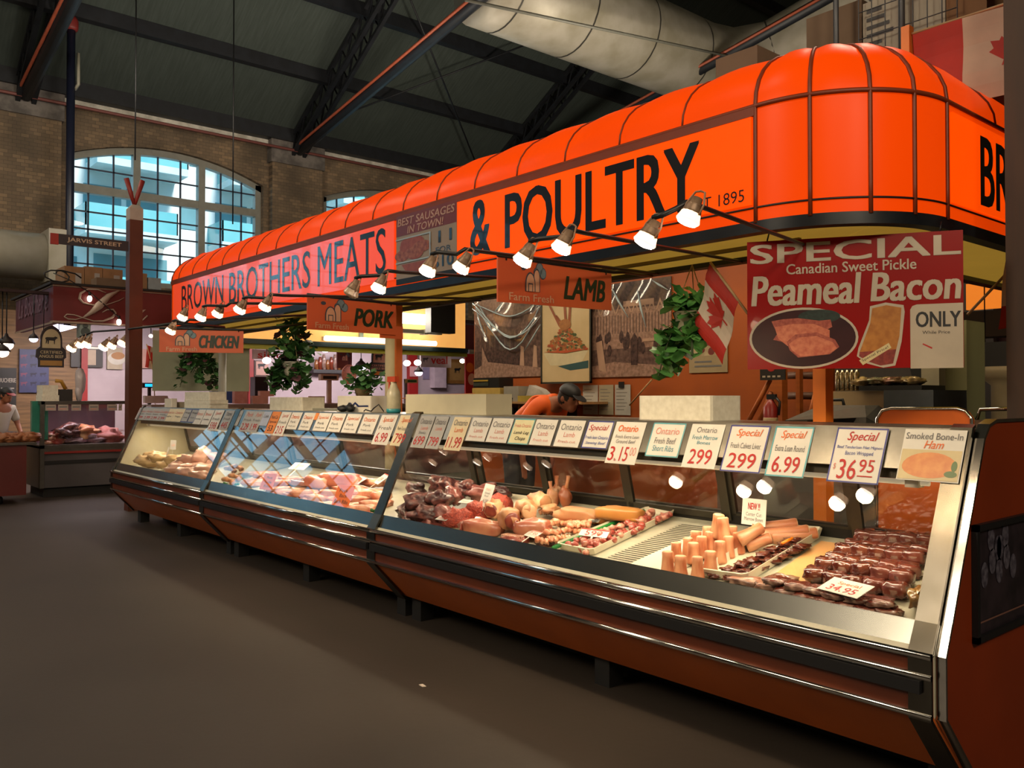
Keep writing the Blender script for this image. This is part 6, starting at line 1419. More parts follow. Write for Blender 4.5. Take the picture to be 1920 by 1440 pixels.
q0, q1 = at_y(1557, 760, 5.3), at_y(1580, 760, 5.3)
MB().tube([(q0.x, 5.3, z1 - .005), (q0.x + .01, 5.3, z1 + .035), (q1.x, 5.3, z1 + .035), (q1.x + .01, 5.3, z1 - .005)], .011, 8).build('handle', RUBBER, t)
tag(MB().box(xa - .1, xb + .1, 4.9, 5.5, 0, z0).build('work_table', M('steel table', '6a6862', .35, .6)), 'steel work table under the grey machine hood', 'table')
# cream cupboard with jars, grey metal box
y0 = 5.6
def rb(px0, px1, py0, py1, mat, name, label, cat, y=y0, d=.3, z0=None, group=None):
    a_, b_ = at_y(px0, py1, y), at_y(px1, py0, y); o = MB().box(a_.x, b_.x, y, y + d, a_.z if z0 is None else z0, b_.z).build(name, mat); return tag(o, label, cat, group)
cz = at_y(1600, 732, y0).z
rb(1555, 1657, 733, 800, M('beige cupboard', 'a08a68', .5, c2='94805e', vs=3), 'beige_cupboard', 'beige cupboard holding metal jars right of the orange pole', 'cupboard', d=.4, z0=0)
for k in range(5):
    q = at_y(1571 + 9 * k, 731, 5.72); tag(MB().lathe((q.x, 5.72, cz), [(.017, 0), (.018, .005), (.018, .125), (.012, .13), (.012, .145)], 12).build('metal_jar', M('shiny tin', 'a89c80', .2, .9, c2='6a6048', vs=30)), 'slim shiny metal jar, %s from the left on the beige cupboard' % ORD[k], 'jar', 'metal jars on the beige cupboard')
rb(1610, 1728, 722, 732, M('black tray', '1e1e1c', .4), 'black_tray', 'flat black tray holding a heap of wrapped goods', 'tray', y=5.55, d=.35, z0=cz)
rr = random.Random(21)
tz = at_y(1660, 722, 5.7).z
for k in range(9):
    q = at_y(1622 + k * 12, 718, 5.7); c_ = ('a8905a', '7a4a3a', '98a07a', 'b0a03a')[k % 4]
    tag(MB().ball((q.x, 5.7 + rr.uniform(-.05, .05), tz + .025), (.07, .08, .028), .3, 4, k, RZ(rr.uniform(0, 90))).build('wrapped_packet', M('foil wrap ' + c_, c_, .25, .3, c2='6a5a40', vs=20)), 'small shiny wrapped packet, %s from the left on the black tray' % ORD[k], 'packet', 'wrapped packets on the black tray')
rb(1657, 1750, 731, 770, M('blue grey metal box', '565c60', .4, .5, c2='4c5256', vs=8), 'metal_box', 'blue grey metal box with a worn front beside the beige cupboard', 'box', y=5.45, d=.5, z0=0)
rb(1728, 1760, 600, 790, M('off white column', '9a937c', .6), 'off_white_board', 'off white panel behind the blue grey metal box', 'panel', y=5.9, d=.1, z0=0)
rb(1758, 1812, 600, 790, M('pale green column', '8a8a62', .6, c2='82825c', vs=3), 'pale_column', 'pale green column under the right end of the bacon sign', 'column', y=6.0, d=.3, z0=0)
a_, b_ = at_y(1728, 740, 5.95), at_y(1690, 690, 5.95)
tag(MB().add([(b_.x, 5.94, b_.z + .3), (at_y(1722, 692, 5.94).x, 5.94, b_.z + .3), (at_y(1732, 735, 5.94).x, 5.94, at_y(1732, 735, 5.94).z), (b_.x + .1, 5.94, at_y(1732, 735, 5.94).z)] + [(b_.x, 5.97, b_.z + .3), (at_y(1722, 692, 5.94).x, 5.97, b_.z + .3), (at_y(1732, 735, 5.94).x, 5.97, at_y(1732, 735, 5.94).z), (b_.x + .1, 5.97, at_y(1732, 735, 5.94).z)], [(0, 1, 2, 3), (7, 6, 5, 4), (0, 4, 5, 1), (1, 5, 6, 2), (2, 6, 7, 3), (3, 7, 4, 0)]).build('black_cloth', M('black cloth', '0e0d0d', .8)), 'black cloth hanging beside the off white panel', 'cloth')
# orange panel with chrome rim: end of the case on the other aisle
y0 = 4.55
pts = [at_y(x, y, y0) for x, y in ((1643, 830), (1645, 785), (1655, 770), (1672, 766), (1795, 766), (1812, 771), (1822, 785), (1830, 830))]
t = thing('case_end_panel', ((pts[0].x + pts[-1].x) / 2, y0, 0), 'rounded orange panel with a chrome rim behind the ham card', 'panel')
pl = [(p.x, p.z) for p in pts]; pl[0] = (pl[0][0], 0); pl[-1] = (pl[-1][0], 0)
MB(frame((0, y0, 0), (1, 0, 0))).poly(pl, w=0, t=.03).build('panel', M('bright orange panel', 'd0600c', .4), t)
MB().tube([(x, y0 - .003, z) for x, z in pl], .009, 8).build('rim', CHROME, t)
# far right: another stall seen past the sign
rb(1815, 1862, 560, 790, M('grey shutter', '5c5a56', .6, c2='504e4a', vs=2), 'grey_shutter', 'grey panel of a farther stall right of the bacon sign', 'panel', y=11.0, d=.1, z0=0)
rb(1862, 1900, 520, 800, M('dark maroon board', '3a1c1c', .6), 'maroon_board', 'dark maroon board at the far right behind the hanging lamp', 'board', y=11.2, d=.1, z0=0)
q = at_y(1847, 700, 8.5); t = thing('pendant_lamp', (q.x, 8.5, q.z), 'small red glass pendant lamp hanging right of the bacon sign', 'lamp')
MB().lathe((q.x, 8.5, q.z), [(.07, 0), (.068, .03), (.05, .1), (.02, .14), (.015, .15)], 16).build('lamp_shade', M('red lamp glass', '9a2008', .2, emit='ff3a08', es=.5), t)
MB().lathe((q.x, 8.5, q.z + .002), [(.06, 0), (.06, .02), (.001, .02)], 14).build('bulb', M('lit small bulb', 'ffe0a0', .4, emit='ffd890', es=4), t)
MB().tube([(q.x, 8.5, q.z + .15), (q.x, 8.5, 4.2)], .006, 5).build('cord', BLACK, t)
a_, b_ = at_y(1812, 640, 10.0), at_y(1890, 560, 10.0)
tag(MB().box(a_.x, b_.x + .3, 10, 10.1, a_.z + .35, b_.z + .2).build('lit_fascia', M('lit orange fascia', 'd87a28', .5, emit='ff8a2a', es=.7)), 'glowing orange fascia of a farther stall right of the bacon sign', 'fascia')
tag(MB().box(a_.x, b_.x + .3, 9.7, 10.0, a_.z + .02, a_.z + .3).build('beam', M('brown beam', '4a3a22', .6)), 'brown beam under the glowing fascia at the far right', 'beam')
q = at_y(1884, 730, 7.6); t = thing('pale_pedestal', (q.x, 7.6, 0), 'pale pedestal half hidden by the dark post at the right', 'pedestal')
MB().lathe((q.x, 7.6, 0), [(.1, 0), (.1, 1.55), (.16, 1.6), (.2, 1.66), (.2, 1.7)], 16).build('shaft', M('pale stone', '9a8a6a', .6), t); MB().cbox((q.x - .02, 7.6, 1.8), (.36, .3, .2)).build('black_box', BLACK, t)
# rail case at the far right
q0, q1 = at_y(1818, 768, 5.2), at_y(1888, 764, 5.2)
t = thing('service_case', (q0.x, 5.2, 0), 'steel edged case with a chrome rail beyond the near counter end', 'display case')
MB().box(q0.x, q1.x + .3, 5.2, 5.9, 0, 1.28).build('body', M('dark red case', '5a1e18', .5), t); MB().box(q0.x, q1.x + .3, 5.15, 5.5, 1.28, 1.32).build('top', STEEL, t)
MB().tube([(q0.x, 5.3, 1.32), (q0.x + .02, 5.3, q0.z - .0), (q1.x + .2, 5.3, q1.z)], .012, 8).build('rail', CHROME, t)

# ================================================================== on the canopy roof
def crate(px0, px1, py0, y, d, h, mat, label, z=3.22, name='cardboard_box', pr=None, yaw=0):
    a_, b_ = at_y(px0, py0, y), at_y(px1, py0, y); top = a_.z
    c = Vector(((a_.x + b_.x) / 2, y + d / 2, (z + top) / 2))
    o = MB().cbox(c, (b_.x - a_.x, d, top - z), RZ(yaw)).build(name, mat)
    tag(o, label, 'box', 'boxes on the canopy roof'); return o, a_.x, b_.x, top
WB = M('white printed carton', 'a8a294', .8, c2='9c9688', vs=3); DC = M('dim cardboard', '6e5a48', .85, c2='64503e', vs=3)
crate(1342, 1420, 112, 4.75, .4, .3, DC, 'low brown carton on the canopy roof below the silver duct')
crate(1512, 1616, 36, 5.6, .6, .8, DC, 'brown carton behind the rounded canopy corner')
o, xa, xb, tp = crate(1618, 1690, 8, 5.5, .5, .8, WB, 'white printed carton stacked left on the canopy corner')
g = MB(frame((xa, 5.498, tp - .5), (1, 0, 0))); w_ = xb - xa
for k in range(6): g.rect(w_ * .1, w_ * (.5 + .1 * (k % 4)), .42 - .055 * k, .445 - .055 * k, w=.001)
g.build('print', M('grey print', '4a4a4c', .7), o)
crate(1692, 1772, -14, 5.5, .5, .8, WB, 'white carton inside the wire cage on the canopy corner')
crate(1774, 1850, -20, 5.5, .5, .8, CARDB, 'brown printed carton at the right of the white cartons')
cg = MB(); 
for k in range(8): x = xa + k * .09; cg.tube([(x, 5.44, 3.22), (x, 5.44, 4.75)], .004, 4)
for k in range(9): cg.tube([(xa, 5.44, 3.3 + k * .18), (xa + .63, 5.44, 3.3 + k * .18)], .004, 4)
for x in (xa - .15, xa + .3): cg.tube([(x, 5.42, 3.22), (x, 5.42, 4.9)], .018, 6)
tag(cg.build('wire_cage', M('grey wire', '5a5c60', .5, .5)), 'grey wire cage standing around the white cartons on the canopy', 'cage')
q = at_y(1075, 235, 4.6); tag(MB().ball((q.x, 4.6, 3.3), (.16, .14, .13), .3, 4, 2, flat=-.08).build('plastic_bag', M('clear bag', 'a8a89c', .2, c2='8a8a80', vs=9)), 'crumpled clear plastic bag lying on the canopy roof', 'bag')

# ================================================================== posts in the aisles
px_ = -11.45
a_, b_ = at_x(243, 500, px_), at_x(268, 500, px_); w_ = b_.y - a_.y; zt = at_x(255, 383, px_).z
t = thing('market_post', (px_ - w_ / 2, (a_.y + b_.y) / 2, 0), 'red brown square post with a white top carrying the street sign', 'post')
MB().box(px_ - w_, px_, a_.y, b_.y, 0, zt - .2).build('post', M('red brown post paint', '5a2a16', .5, c2='4e2412', vs=3), t)
v = MB().box(px_ - w_, px_, a_.y, b_.y, zt - .2, zt - .05)
v.add([(px_ - w_, a_.y, zt - .05), (px_, a_.y, zt - .05), (px_, b_.y, zt - .05), (px_ - w_, b_.y, zt - .05), (px_ - w_ * .8, a_.y + .04, zt), (px_ - w_ * .2, a_.y + .04, zt), (px_ - w_ * .2, b_.y - .04, zt), (px_ - w_ * .8, b_.y - .04, zt)], [(0, 1, 5, 4), (1, 2, 6, 5), (2, 3, 7, 6), (3, 0, 4, 7), (4, 5, 6, 7)])
v.build('post_cap', M('white post cap', 'a8a096', .6), t)
g = MB(); cy = (a_.y + b_.y) / 2
for s in (-1, 1): g.tube([(px_ - .1, cy, zt), (px_ - .1, cy + s * .04, zt + .14), (px_ - .1, cy + s * .1, zt + .34)], [.02, .028, .034], 6)
g.build('red_fork', M('red fork', '8a2a24', .5), t)
# street sign
a2_, c2_ = at_x(95, 436, px_ + .02), at_x(110, 438, px_ + .02); e2_ = at_x(241, 468, px_ + .02); b2_ = at_x(241, 452, px_ + .02); z0 = at_x(110, 457, px_ + .02).z; z1 = c2_.z
t = thing('street_sign', (px_, (a2_.y + b2_.y) / 2, z0), 'dark sign reading JARVIS STREET fixed to the red brown post', 'sign')
f = frame((px_ + .02, 0, 0), (0, 1, 0))
MB(f).rect(c2_.y, b2_.y, z0, z1, w=0, t=.03).build('board', M('charcoal sign board', '2e2a30', .5), t)
MB(f).rect(a2_.y, c2_.y, z0 - .01, z1, w=.0, t=.03).build('red_end', M('red sign end', '9a2a22', .5), t)
g = MB(f); l0, l1 = at_x(126, 450, px_ + .02), at_x(228, 458, px_ + .02); g.text('JARVIS STREET', l0.y, l1.y, z0 + (z1 - z0) * .22, z0 + (z1 - z0) * .75, w=.003, bold=.035); g.build('lettering', M('cream sign lettering', 'b8a48c', .5), t)
# near dark post at the right edge
a_ = at_z(1893, 1300, 0)
t = thing('market_post', (a_.x + .18, a_.y + .1, 0), 'dark brown square post at the right edge', 'post')
MB().box(a_.x, a_.x + .4, a_.y, a_.y + .4, 0, 7).build('post', M('dark brown post', '38200c', .6, c2='2e1a0a', vs=3, stretch=(6, 6, 1)), t)
# scrap on the floor
q = at_z(792, 1286, 0)
tag(MB().add([(q.x + x, q.y + y, z) for z in (.001, .004) for x, y in ((-.02, -.008), (.018, -.012), (.024, .006), (-.014, .012))], [(0, 1, 2, 3), (7, 6, 5, 4), (0, 4, 5, 1), (1, 5, 6, 2), (2, 6, 7, 3), (3, 7, 4, 0)]).build('paper_scrap', M('white scrap', 'd0c4b8', .7)), 'small scrap of white paper on the floor in front of the counter', 'paper')

# ================================================================== red butcher stall across the far aisle
SX = -14.0
DRED = M('dark red sign board', '641a1c', .45, c2='581618', vs=2); PINKW = M('pinkish tiled wall', 'a8979c', .5, c2='9e8d92', vs=2); REDP = M('red post paint', '8a1614', .5)
PLUM = M('dull plum board', '5a2c38', .5, c2='4e2632', vs=3); CRL = M('cream script', 'a8988a', .5)
a, b, c = at_x(100, 536, SX), at_x(100, 601, SX), at_x(303, 549, SX)
yl, zt, zb = a.y, a.z, b.z
t = thing('stall_sign', (SX, yl + 2.5, zb), 'dark red sign box with a curly cream script letter over the far left stall', 'sign')
MB().box(SX - .15, SX, yl, yl + 7.5, zb, zt).build('sign_board', DRED, t)
MB().box(SX - 2.7, SX - .15, yl, yl + .12, zb - .02, zt).build('side_board', PLUM, t)
MB().box(SX - .16, SX + .012, yl - .01, yl + 7.5, zt, zt + .025).box(SX - .16, SX + .012, yl - .01, yl + 7.5, zb - .025, zb).box(SX - 2.7, SX, yl - .012, yl, zb - .04, zb - .015).box(SX - 2.7, SX, yl - .012, yl, zt, zt + .02).build('edge_trim', M('cream trim', '9a8878', .5), t)
MB().box(SX - 2.9, SX + .05, yl - .05, yl + 7.6, zt + .025, zt + .06).build('stall_roof', M('dark stall roof', '1e1a18', .8), t)
def sp(x, y): p = at_x(x / 6, 480 + y / 6, SX); return (p.x + .01, p.y, p.z)
g = MB()
g.tube([sp(*q) for q in ((1190, 415), (1100, 378), (990, 372), (905, 420), (892, 480), (935, 528), (1040, 552), (1200, 548), (1330, 505), (1395, 470))], [.008, .01, .012, .018, .02, .016, .01, .008, .007, .006], 6)
g.tube([sp(*q) for q in ((1345, 388), (1220, 450), (1110, 560), (1035, 630), (930, 695))], [.01, .045, .065, .04, .01], 6)
g.tube([sp(*q) for q in ((930, 695), (850, 715), (765, 710), (722, 682), (750, 656), (830, 662), (930, 695), (1050, 733), (1160, 733), (1265, 690), (1302, 640), (1270, 602), (1200, 605), (1150, 635))], [.008, .009, .01, .011, .01, .009, .009, .012, .016, .018, .016, .012, .009, .007], 6)
g.add([sp(1565, 612), sp(1640, 602), sp(1575, 662)], [(0, 1, 2)])
g.tube([sp(1655, 672), sp(1590, 735)], [.014, .008], 5)
g.build('script_lettering', CRL, t)
g = MB(frame((SX - 2.55, yl - .014, zb), (1, 0, 0))); g.text('La Boucherie', .15, 2.25, .18, .5, w=.002, bold=.0, shear=.35); g.build('lettering', M('faint script', '7a5a68', .5), t)
# roof load of cartons
for i, (p0, p1, y0, l) in enumerate(((121, 158, 498, 'wide brown carton stack, left of three on the red stall roof'), (159, 192, 499, 'brown carton in the middle of the red stall roof'), (193, 230, 503, 'brown carton beside the red brown post on the red stall roof'), (262, 276, 512, 'brown carton right of the red brown post on the red stall roof'), (278, 302, 520, 'pale carton right of the red brown post on the red stall roof'))):
    a, b = at_x(p0, y0, -15), at_x(p1, y0, -15)
    o = tag(MB().box(-15.6, -15, a.y, b.y, zt + .06, a.z).build('cardboard_box', CARDB if i != 4 else M('pale carton', '8a949a', .8)), l, 'box', 'cartons on the red stall roof')
    if i < 3: MB().box(-15.001, -14.995, a.y + (b.y - a.y) * .55, a.y + (b.y - a.y) * .85, a.z - .28, a.z - .1).build('label', M('pale label', '9a9490', .7), o)
a, b = at_x(178, 521, -14.7), at_x(232, 528, -14.7); tag(MB().box(-14.95, -14.6, a.y, b.y, zt + .06, a.z).build('cardboard_box', DC), 'low dark carton in front of the others on the red stall roof', 'box', 'cartons on the red stall roof')
a = at_x(112, 525, -14.3); tag(MB().tube([(-14.3, a.y + .3 * math.cos(k * .7) * (1 - k / 16), zt + .09 + .1 + .09 * math.sin(k * .7)) for k in range(14)], .012, 5).build('cable_coil', RUBBER), 'loose black cable coil at the left corner of the red stall roof', 'cable')
# walls inside
PWX = -17.2
tag(MB().box(PWX - .1, PWX, yl + 1.1, 13.2, 0, 3.0).build('stall_back_wall', PINKW), 'pinkish back wall of the red butcher stalls', 'wall', kind='structure')
tag(MB().box(PWX - .1, PWX, -3, yl + 1.1, 0, 3.0).build('timber_back_wall', M('tan timber boards', '7a5a38', .6, c2='5e4428', vs=2, stretch=(1, 1, 12))), 'tan timber wall behind the far left counter', 'wall', kind='structure')
tag(MB().box(PWX, -14.1, yl + .1, 13, 3.0, 3.06).box(-14.42, -14.28, .5, yl + .1, 3.0, 3.04).build('stall_ceiling', M('dark maroon ceiling', '2a1214', .7)), 'dark maroon ceiling over the red butcher stalls', 'ceiling', kind='structure')
tag(MB().box(-14.2, -14.05, yl + 7.5, 13.2, 2.45, 2.95).build('stall_beam', M('maroon beam', '4a1618', .6)), 'maroon beam over the farther butcher counter', 'beam')
light('stall_lamp_light', 'AREA', (-15.4, 4.2, 2.5), 85, (1, .9, .88), aim=(-.5, 0, -1), shape='RECTANGLE', size=2, size_y=.6)
light('stall_lamp_light', 'AREA', (-15.2, 9.0, 2.7), 170, (1, .9, .9), aim=(-.5, 0, -1), shape='RECTANGLE', size=4, size_y=.6)
def wx(px0, px1, py0, py1, x, name, mat, label, cat, d=.06, group=None, kind=None):
    a, b = at_x(px0, py1, x), at_x(px1, py0, x); return tag(MB().box(x - d, x, a.y, b.y, a.z, b.z).build(name, mat), label, cat, group, kind)
def onface(o, px0, px1, py0, py1, x, name, mat, w=.004):
    a, b = at_x(px0, py1, x), at_x(px1, py0, x); return MB().box(x, x + w, a.y, b.y, a.z, b.z).build(name, mat, o)
for i, (a_, b_, y0, y1) in enumerate(((152, 165, 640, 800), (466, 476, 640, 790), (767, 784, 640, 790))):
    wx(a_, b_, y0, y1, PWX + .12, 'red_post', REDP, 'red post against the pinkish wall ' + ['behind the white bag roll', 'left of the bushy hanging plant', 'below the two bright bulbs'][i], 'post', .1, 'red posts of the butcher stalls')
# pictures at the far left
o = wx(133, 193, 650, 688, PWX + .06, 'framed_picture', M('dark picture frame', '2a2220', .5), 'dark framed picture of a steer on the pinkish wall', 'picture'); onface(o, 150, 180, 656, 684, PWX + .06, 'print', M('cream print', 'a08a74', .5)); onface(o, 134.5, 191, 651, 653, PWX + .06, 'pale_edge', WHITE)
def cow(mb, cu, cv, s, w):
    mb.poly([(cu + x * s, cv + y * s) for x, y in ((-.9, .35), (-.6, .42), (.3, .42), (.55, .55), (.8, .5), (.95, .3), (.78, .22), (.65, .1), (.55, -.05), (.5, -.7), (.38, -.7), (.36, -.15), (-.35, -.12), (-.42, -.7), (-.56, -.7), (-.58, -.1), (-.75, -.65), (-.86, -.65), (-.8, .0), (-.92, .1))], w=w)
p = at_x(166, 667, PWX + .0606); g = MB(frame((p.x, 0, 0), (0, 1, 0))); cow(g, p.y, p.z, .16, .0); g.build('steer_print', BLK, o)
o = wx(201, 230, 652, 692, PWX + .06, 'food_picture', M('pale food print', 'a0907a', .5), 'picture of a roast beside the red brown post', 'picture'); p = at_x(219, 672, PWX + .0603)
g = MB(frame((p.x, 0, 0), (0, 1, 0))); g.ell((p.y, p.z), .16, .12, w=.001); g.m = 1; g.ell((p.y + .02, p.z + .05), .12, .07, w=.002); g.build('roast_print', [M('plate print', 'b8b0a4', .5), M('roast print', '9a6a3c', .5)], o)
o = wx(262, 286, 655, 690, PWX + .06, 'food_picture', M('peach print', 'b08478', .5), 'small peach picture behind the little flag right of the post', 'picture')
p = at_x(272, 688, -13.9); flag('small_flag', p, (0, .8, -.25), (0, .1, 1), .2, .34, 'tiny red and white flag beside the pale hanging sheet', [Vector((p.x, p.y + .16, 1.3)), p + Vector((0, .12, -.05)), p + Vector((0, .02, .36))])
o = wx(36, 92, 656, 736, PWX + .05, 'blue_chart', M('blue beef chart', '34365e', .5, c2='2c2e52', vs=6), 'dark blue chart of beef cuts on the far left wall', 'chart')
for k in range(12):
    p = at_x(45 + 18 * (k % 3), 668 + 17 * (k // 3), PWX + .054); g = MB(frame((p.x, 0, 0), (0, 1, 0))); cow(g, p.y, p.z, .06, 0); g.build('cut_print', M('dim cut print' if k % 3 else 'pink cut print', '1e1e38' if k % 3 else '6a3450', .5), o)
o = wx(0, 31, 690, 762, PWX + .05, 'black_board', M('black menu board', '1a1614', .5), 'black board with a white BOUCHERIE heading at the far left', 'board')
g = MB(frame((PWX + .054, 0, 0), (0, 1, 0))); a, b = at_x(0, 717, PWX + .05), at_x(30, 709, PWX + .05); g.text('BOUCHERIE', a.y - .06, b.y, a.z, b.z, w=0, bold=.03)
for k in range(3): p = at_x(2, 729 + 5 * k, PWX + .05); g.rect(p.y, p.y + .2 - .02 * k, p.z, p.z + .02, w=0)
g.build('lettering', M('pale chalk', '9a9088', .6), o); p = at_x(8, 749, PWX + .058); MB(frame((p.x, 0, 0), (0, 1, 0))).ell((p.y, p.z), .05, .04, w=0).build('red_emblem', INKR, o)
# certified beef signs
def beef_sign(px0, px1, py0, py1, x, label, dim):
    a, b = at_x(px0, py1, x), at_x(px1, py0, x); w, h = b.y - a.y, b.z - a.z
    t = thing('beef_sign', (x, (a.y + b.y) / 2, a.z), label, 'sign', 'arched beef signs'); f = frame((x, a.y, a.z), (0, 1, 0))
    ol = lambda k: [(w * (.5 + (x_ - .5) * k), h * (.5 + (y_ - .5) * k)) for x_, y_ in [(.08, 0), (.92, 0), (.92, .2), (1, .24), (.98, .42), (.86, .5)] + [(.5 + .36 * math.cos(q_), .66 + .34 * math.sin(q_)) for q_ in [j * math.pi / 10 for j in range(11)]] + [(.14, .5), (.02, .42), (0, .24), (.08, .2)]]
    MB(f).poly(ol(1), w=0, t=.03).build('board', M('black sign edge', '15161a', .4), t)
    cr, ora, mar = (M('dim cream sign', 'b4a684', .5), M('dim amber sign', 'a07838', .5), M('dim dark band', '1c1c22', .5)) if dim else (M('peach sign', 'b8846a', .5), M('amber sign', 'c07020', .5), M('plum band', '3a1a1e', .5))
    g = MB(f); g.poly([(w * (.5 + .3 * math.cos(q_)), h * (.64 + .28 * math.sin(q_))) for q_ in [j * math.pi / 12 for j in range(13)]] + [(w * .2, h * .46), (w * .8, h * .46)], w=.002); g.build('cream_field', cr, t)
    g = MB(f); g.poly([(w * .14, h * .04), (w * .86, h * .04), (w * .86, h * .16), (w * .14, h * .16)], w=.002); g.build('amber_field', ora, t)
    g = MB(f); g.poly([(w * .05, h * .18), (w * .95, h * .22), (w * .95, h * .42), (w * .05, h * .4)], w=.003); g.build('name_band', mar, t)
    g = MB(f); g.text('CERTIFIED', w * .14, w * .86, h * .325, h * .395, w=.005, bold=.02); g.text('ANGUS BEEF', w * .1, w * .9, h * .225, h * .295, w=.005, bold=.02); g.build('lettering', cr, t)
    g = MB(f); cow(g, w * .5, h * .66, w * .22, .004); g.build('steer_emblem', BLK, t)
    g = MB()
    for k in (.25, .75): g.tube([(x - .01, a.y + w * k, b.z - .08), (x - .01, a.y + w * k, max(b.z + .1, 3.0))], .006, 4)
    g.build('hanger', BLACK, t)
beef_sign(67, 125, 612, 688, -14.3, 'arched black edged steer sign reading CERTIFIED at the far left', True)
beef_sign(692, 729, 651, 705, -14.6, 'arched orange steer sign reading CERTIFIED behind the cream pole', False)
# left display case
CX = -13.75
ya, yb = at_x(78, 800, CX).y, at_x(236, 800, CX).y + .1
z_ = lambda py: at_x(150, py, CX).z
t = thing('display_case', (CX - .5, (ya + yb) / 2, 0), 'upright glass meat case of the red stall at the far left', 'display case', 'display cases of the red stalls')
MB().box(CX - .95, CX - .02, ya, yb, .14, z_(845)).build('body', M('grey case body', '4c484a', .5, c2='444042', vs=3), t)
MB().box(CX - .95, CX - .1, ya + .05, yb, 0, .14).build('kick_base', KICK, t)
MB().box(CX - .98, CX + .02, ya - .02, yb, z_(839), z_(833)).box(CX - .98, CX + .01, ya - .01, yb, z_(846), z_(838)).build('steel_ledge', GREYST, t)
MB().box(CX - .0, CX + .015, ya, yb, z_(849), z_(845)).build('red_stripe', M('red stripe', '8a1c14', .5), t)
MB().box(CX - .02, CX + .0, ya, yb, z_(868), z_(862)).build('dark_groove', BLACK, t)
MB().box(CX - .006, CX, ya + .05, yb, z_(834), z_(760)).build('front_glass', GLASS, t)
MB().box(CX - .7, CX + .02, ya - .01, yb, z_(758), z_(752)).build('case_top', GREYST, t)
fr = MB(); fr.box(CX - .03, CX + .02, ya - .02, ya + .035, .14, z_(752)); fr.box(CX - .98, CX, ya - .02, ya, .14, z_(835)); fr.build('end_frame', GREYST, t)
MB().box(CX - .95, CX - .93, ya + .04, yb, z_(838), z_(758)).build('back_panel', M('dim plum panel', '5a3a44', .5, c2='4a2c36', vs=3), t)
MB().box(CX - .95, CX - .03, ya + .04, yb, z_(838), z_(834)).build('deck', DECKM, t)
MB().box(CX - .5, CX - .06, ya + .04, yb, z_(811), z_(808.5)).build('glass_shelf', GLASS, t)
light('case_lamp', 'AREA', (CX - .3, ya + 1.1, z_(758) - .02), 14, (1, .8, .85), aim=(0, 0, -1), shape='RECTANGLE', size=.2, size_y=2)
for i, (p0, p1) in enumerate(((85, 105), (109, 128), (134, 152), (167, 185), (201, 220), (222, 229))):
    o = wx(p0, p1, 758, 770, CX + .012, 'price_card', M('dim card', 'a89c90', .6), 'square price card, %s from the left on the far left glass case' % ORD[i], 'price card', .004, 'price cards on the far left case')
    onface(o, p0 + 2, p1 - 2, 762, 764, CX + .012, 'print', INKB, .001); onface(o, p0 + 3, p1 - 4, 766, 767.5, CX + .012, 'print', INKP, .001)
mt = [(95, 824, 'dark red', BEEFR, .3), (112, 826, 'red', BEEFR, .26), (130, 815, 'large dark', BEEFD, .42), (156, 812, 'rosy', LAMBM, .42), (140, 830, 'pale wrapped', M('pale lilac wrap', 'a08a9a', .3, c2='6a4450', vs=9, coat=.5), .3), (165, 822, 'lilac wrapped', M('pale lilac wrap', 'a08a9a'), .34), (182, 830, 'lilac', M('pale lilac wrap', 'a08a9a'), .26), (205, 822, 'flat pinkish', M('pink slab', '9a5a54', .5, c2='8a4c48', vs=6), .5), (105, 815, 'small red', BEEFR, .24)]
for i, (px, py, l, m, s) in enumerate(mt):
    p = at_x(px, py + 6, CX - .35 - .1 * (i % 2)); tag(MB().ball((p.x, p.y, z_(834) + s * .2 + (.1 if py < 818 else 0)), (s * .42, s * .42, s * .2), .5, 3, i).build('meat_cut', m), '%s meat cut, %s from the left in the far left glass case' % (l, ORD[i]), 'meat', 'meat in the far left case')
# things on that case
zt_ = z_(752)
def ontop(p0, p1, y0, x, d, name, mat, label, cat, z=zt_, group=None):
    a, b = at_x(p0, y0, x), at_x(p1, y0, x); return tag(MB().cbox((x - d / 2, (a.y + b.y) / 2, (z + a.z) / 2), (d, b.y - a.y, a.z - z)).build(name, mat), label, cat, group)
ontop(79, 111, 741, CX - .05, .4, 'foam_box', FOAM, 'lower white foam box on the far left glass case', 'box'); ontop(80, 109, 722, CX - .06, .38, 'foam_box', FOAM, 'upper white foam box on the far left glass case', 'box', z=at_x(90, 741, CX - .05).z)
o = ontop(112, 136, 730, CX - .25, .3, 'label_printer', M('dark machine', '24221e', .5), 'dark machine with a yellow arm on the far left glass case', 'machine')
a, b, c = at_x(104, 714, CX - .3), at_x(115, 715, CX - .3), at_x(123, 730, CX - .3); MB().tube([a, b, c], .03, 5).build('yellow_arm', M('yellow arm', 'a87a1c', .5), o)
q = at_x(148, 750, CX - .3); t = thing('bag_roll', (q.x, q.y, zt_), 'bunch of white plastic bags hanging at the far left glass case', 'bags')
q1 = at_x(150, 700, CX - .3); MB().ball((q.x, q.y + .02, q1.z - .12), (.06, .07, .2), .2, 4, 3).ball((q.x, q.y, zt_ + .14), (.05, .05, .16), .15, 4, 5).build('bags', M('white bag film', 'b8aeb0', .3), t); MB().tube([(q.x, q.y + .02, q1.z), (q.x, q.y + .02, 2.9)], .006, 4).build('string', BLACK, t)
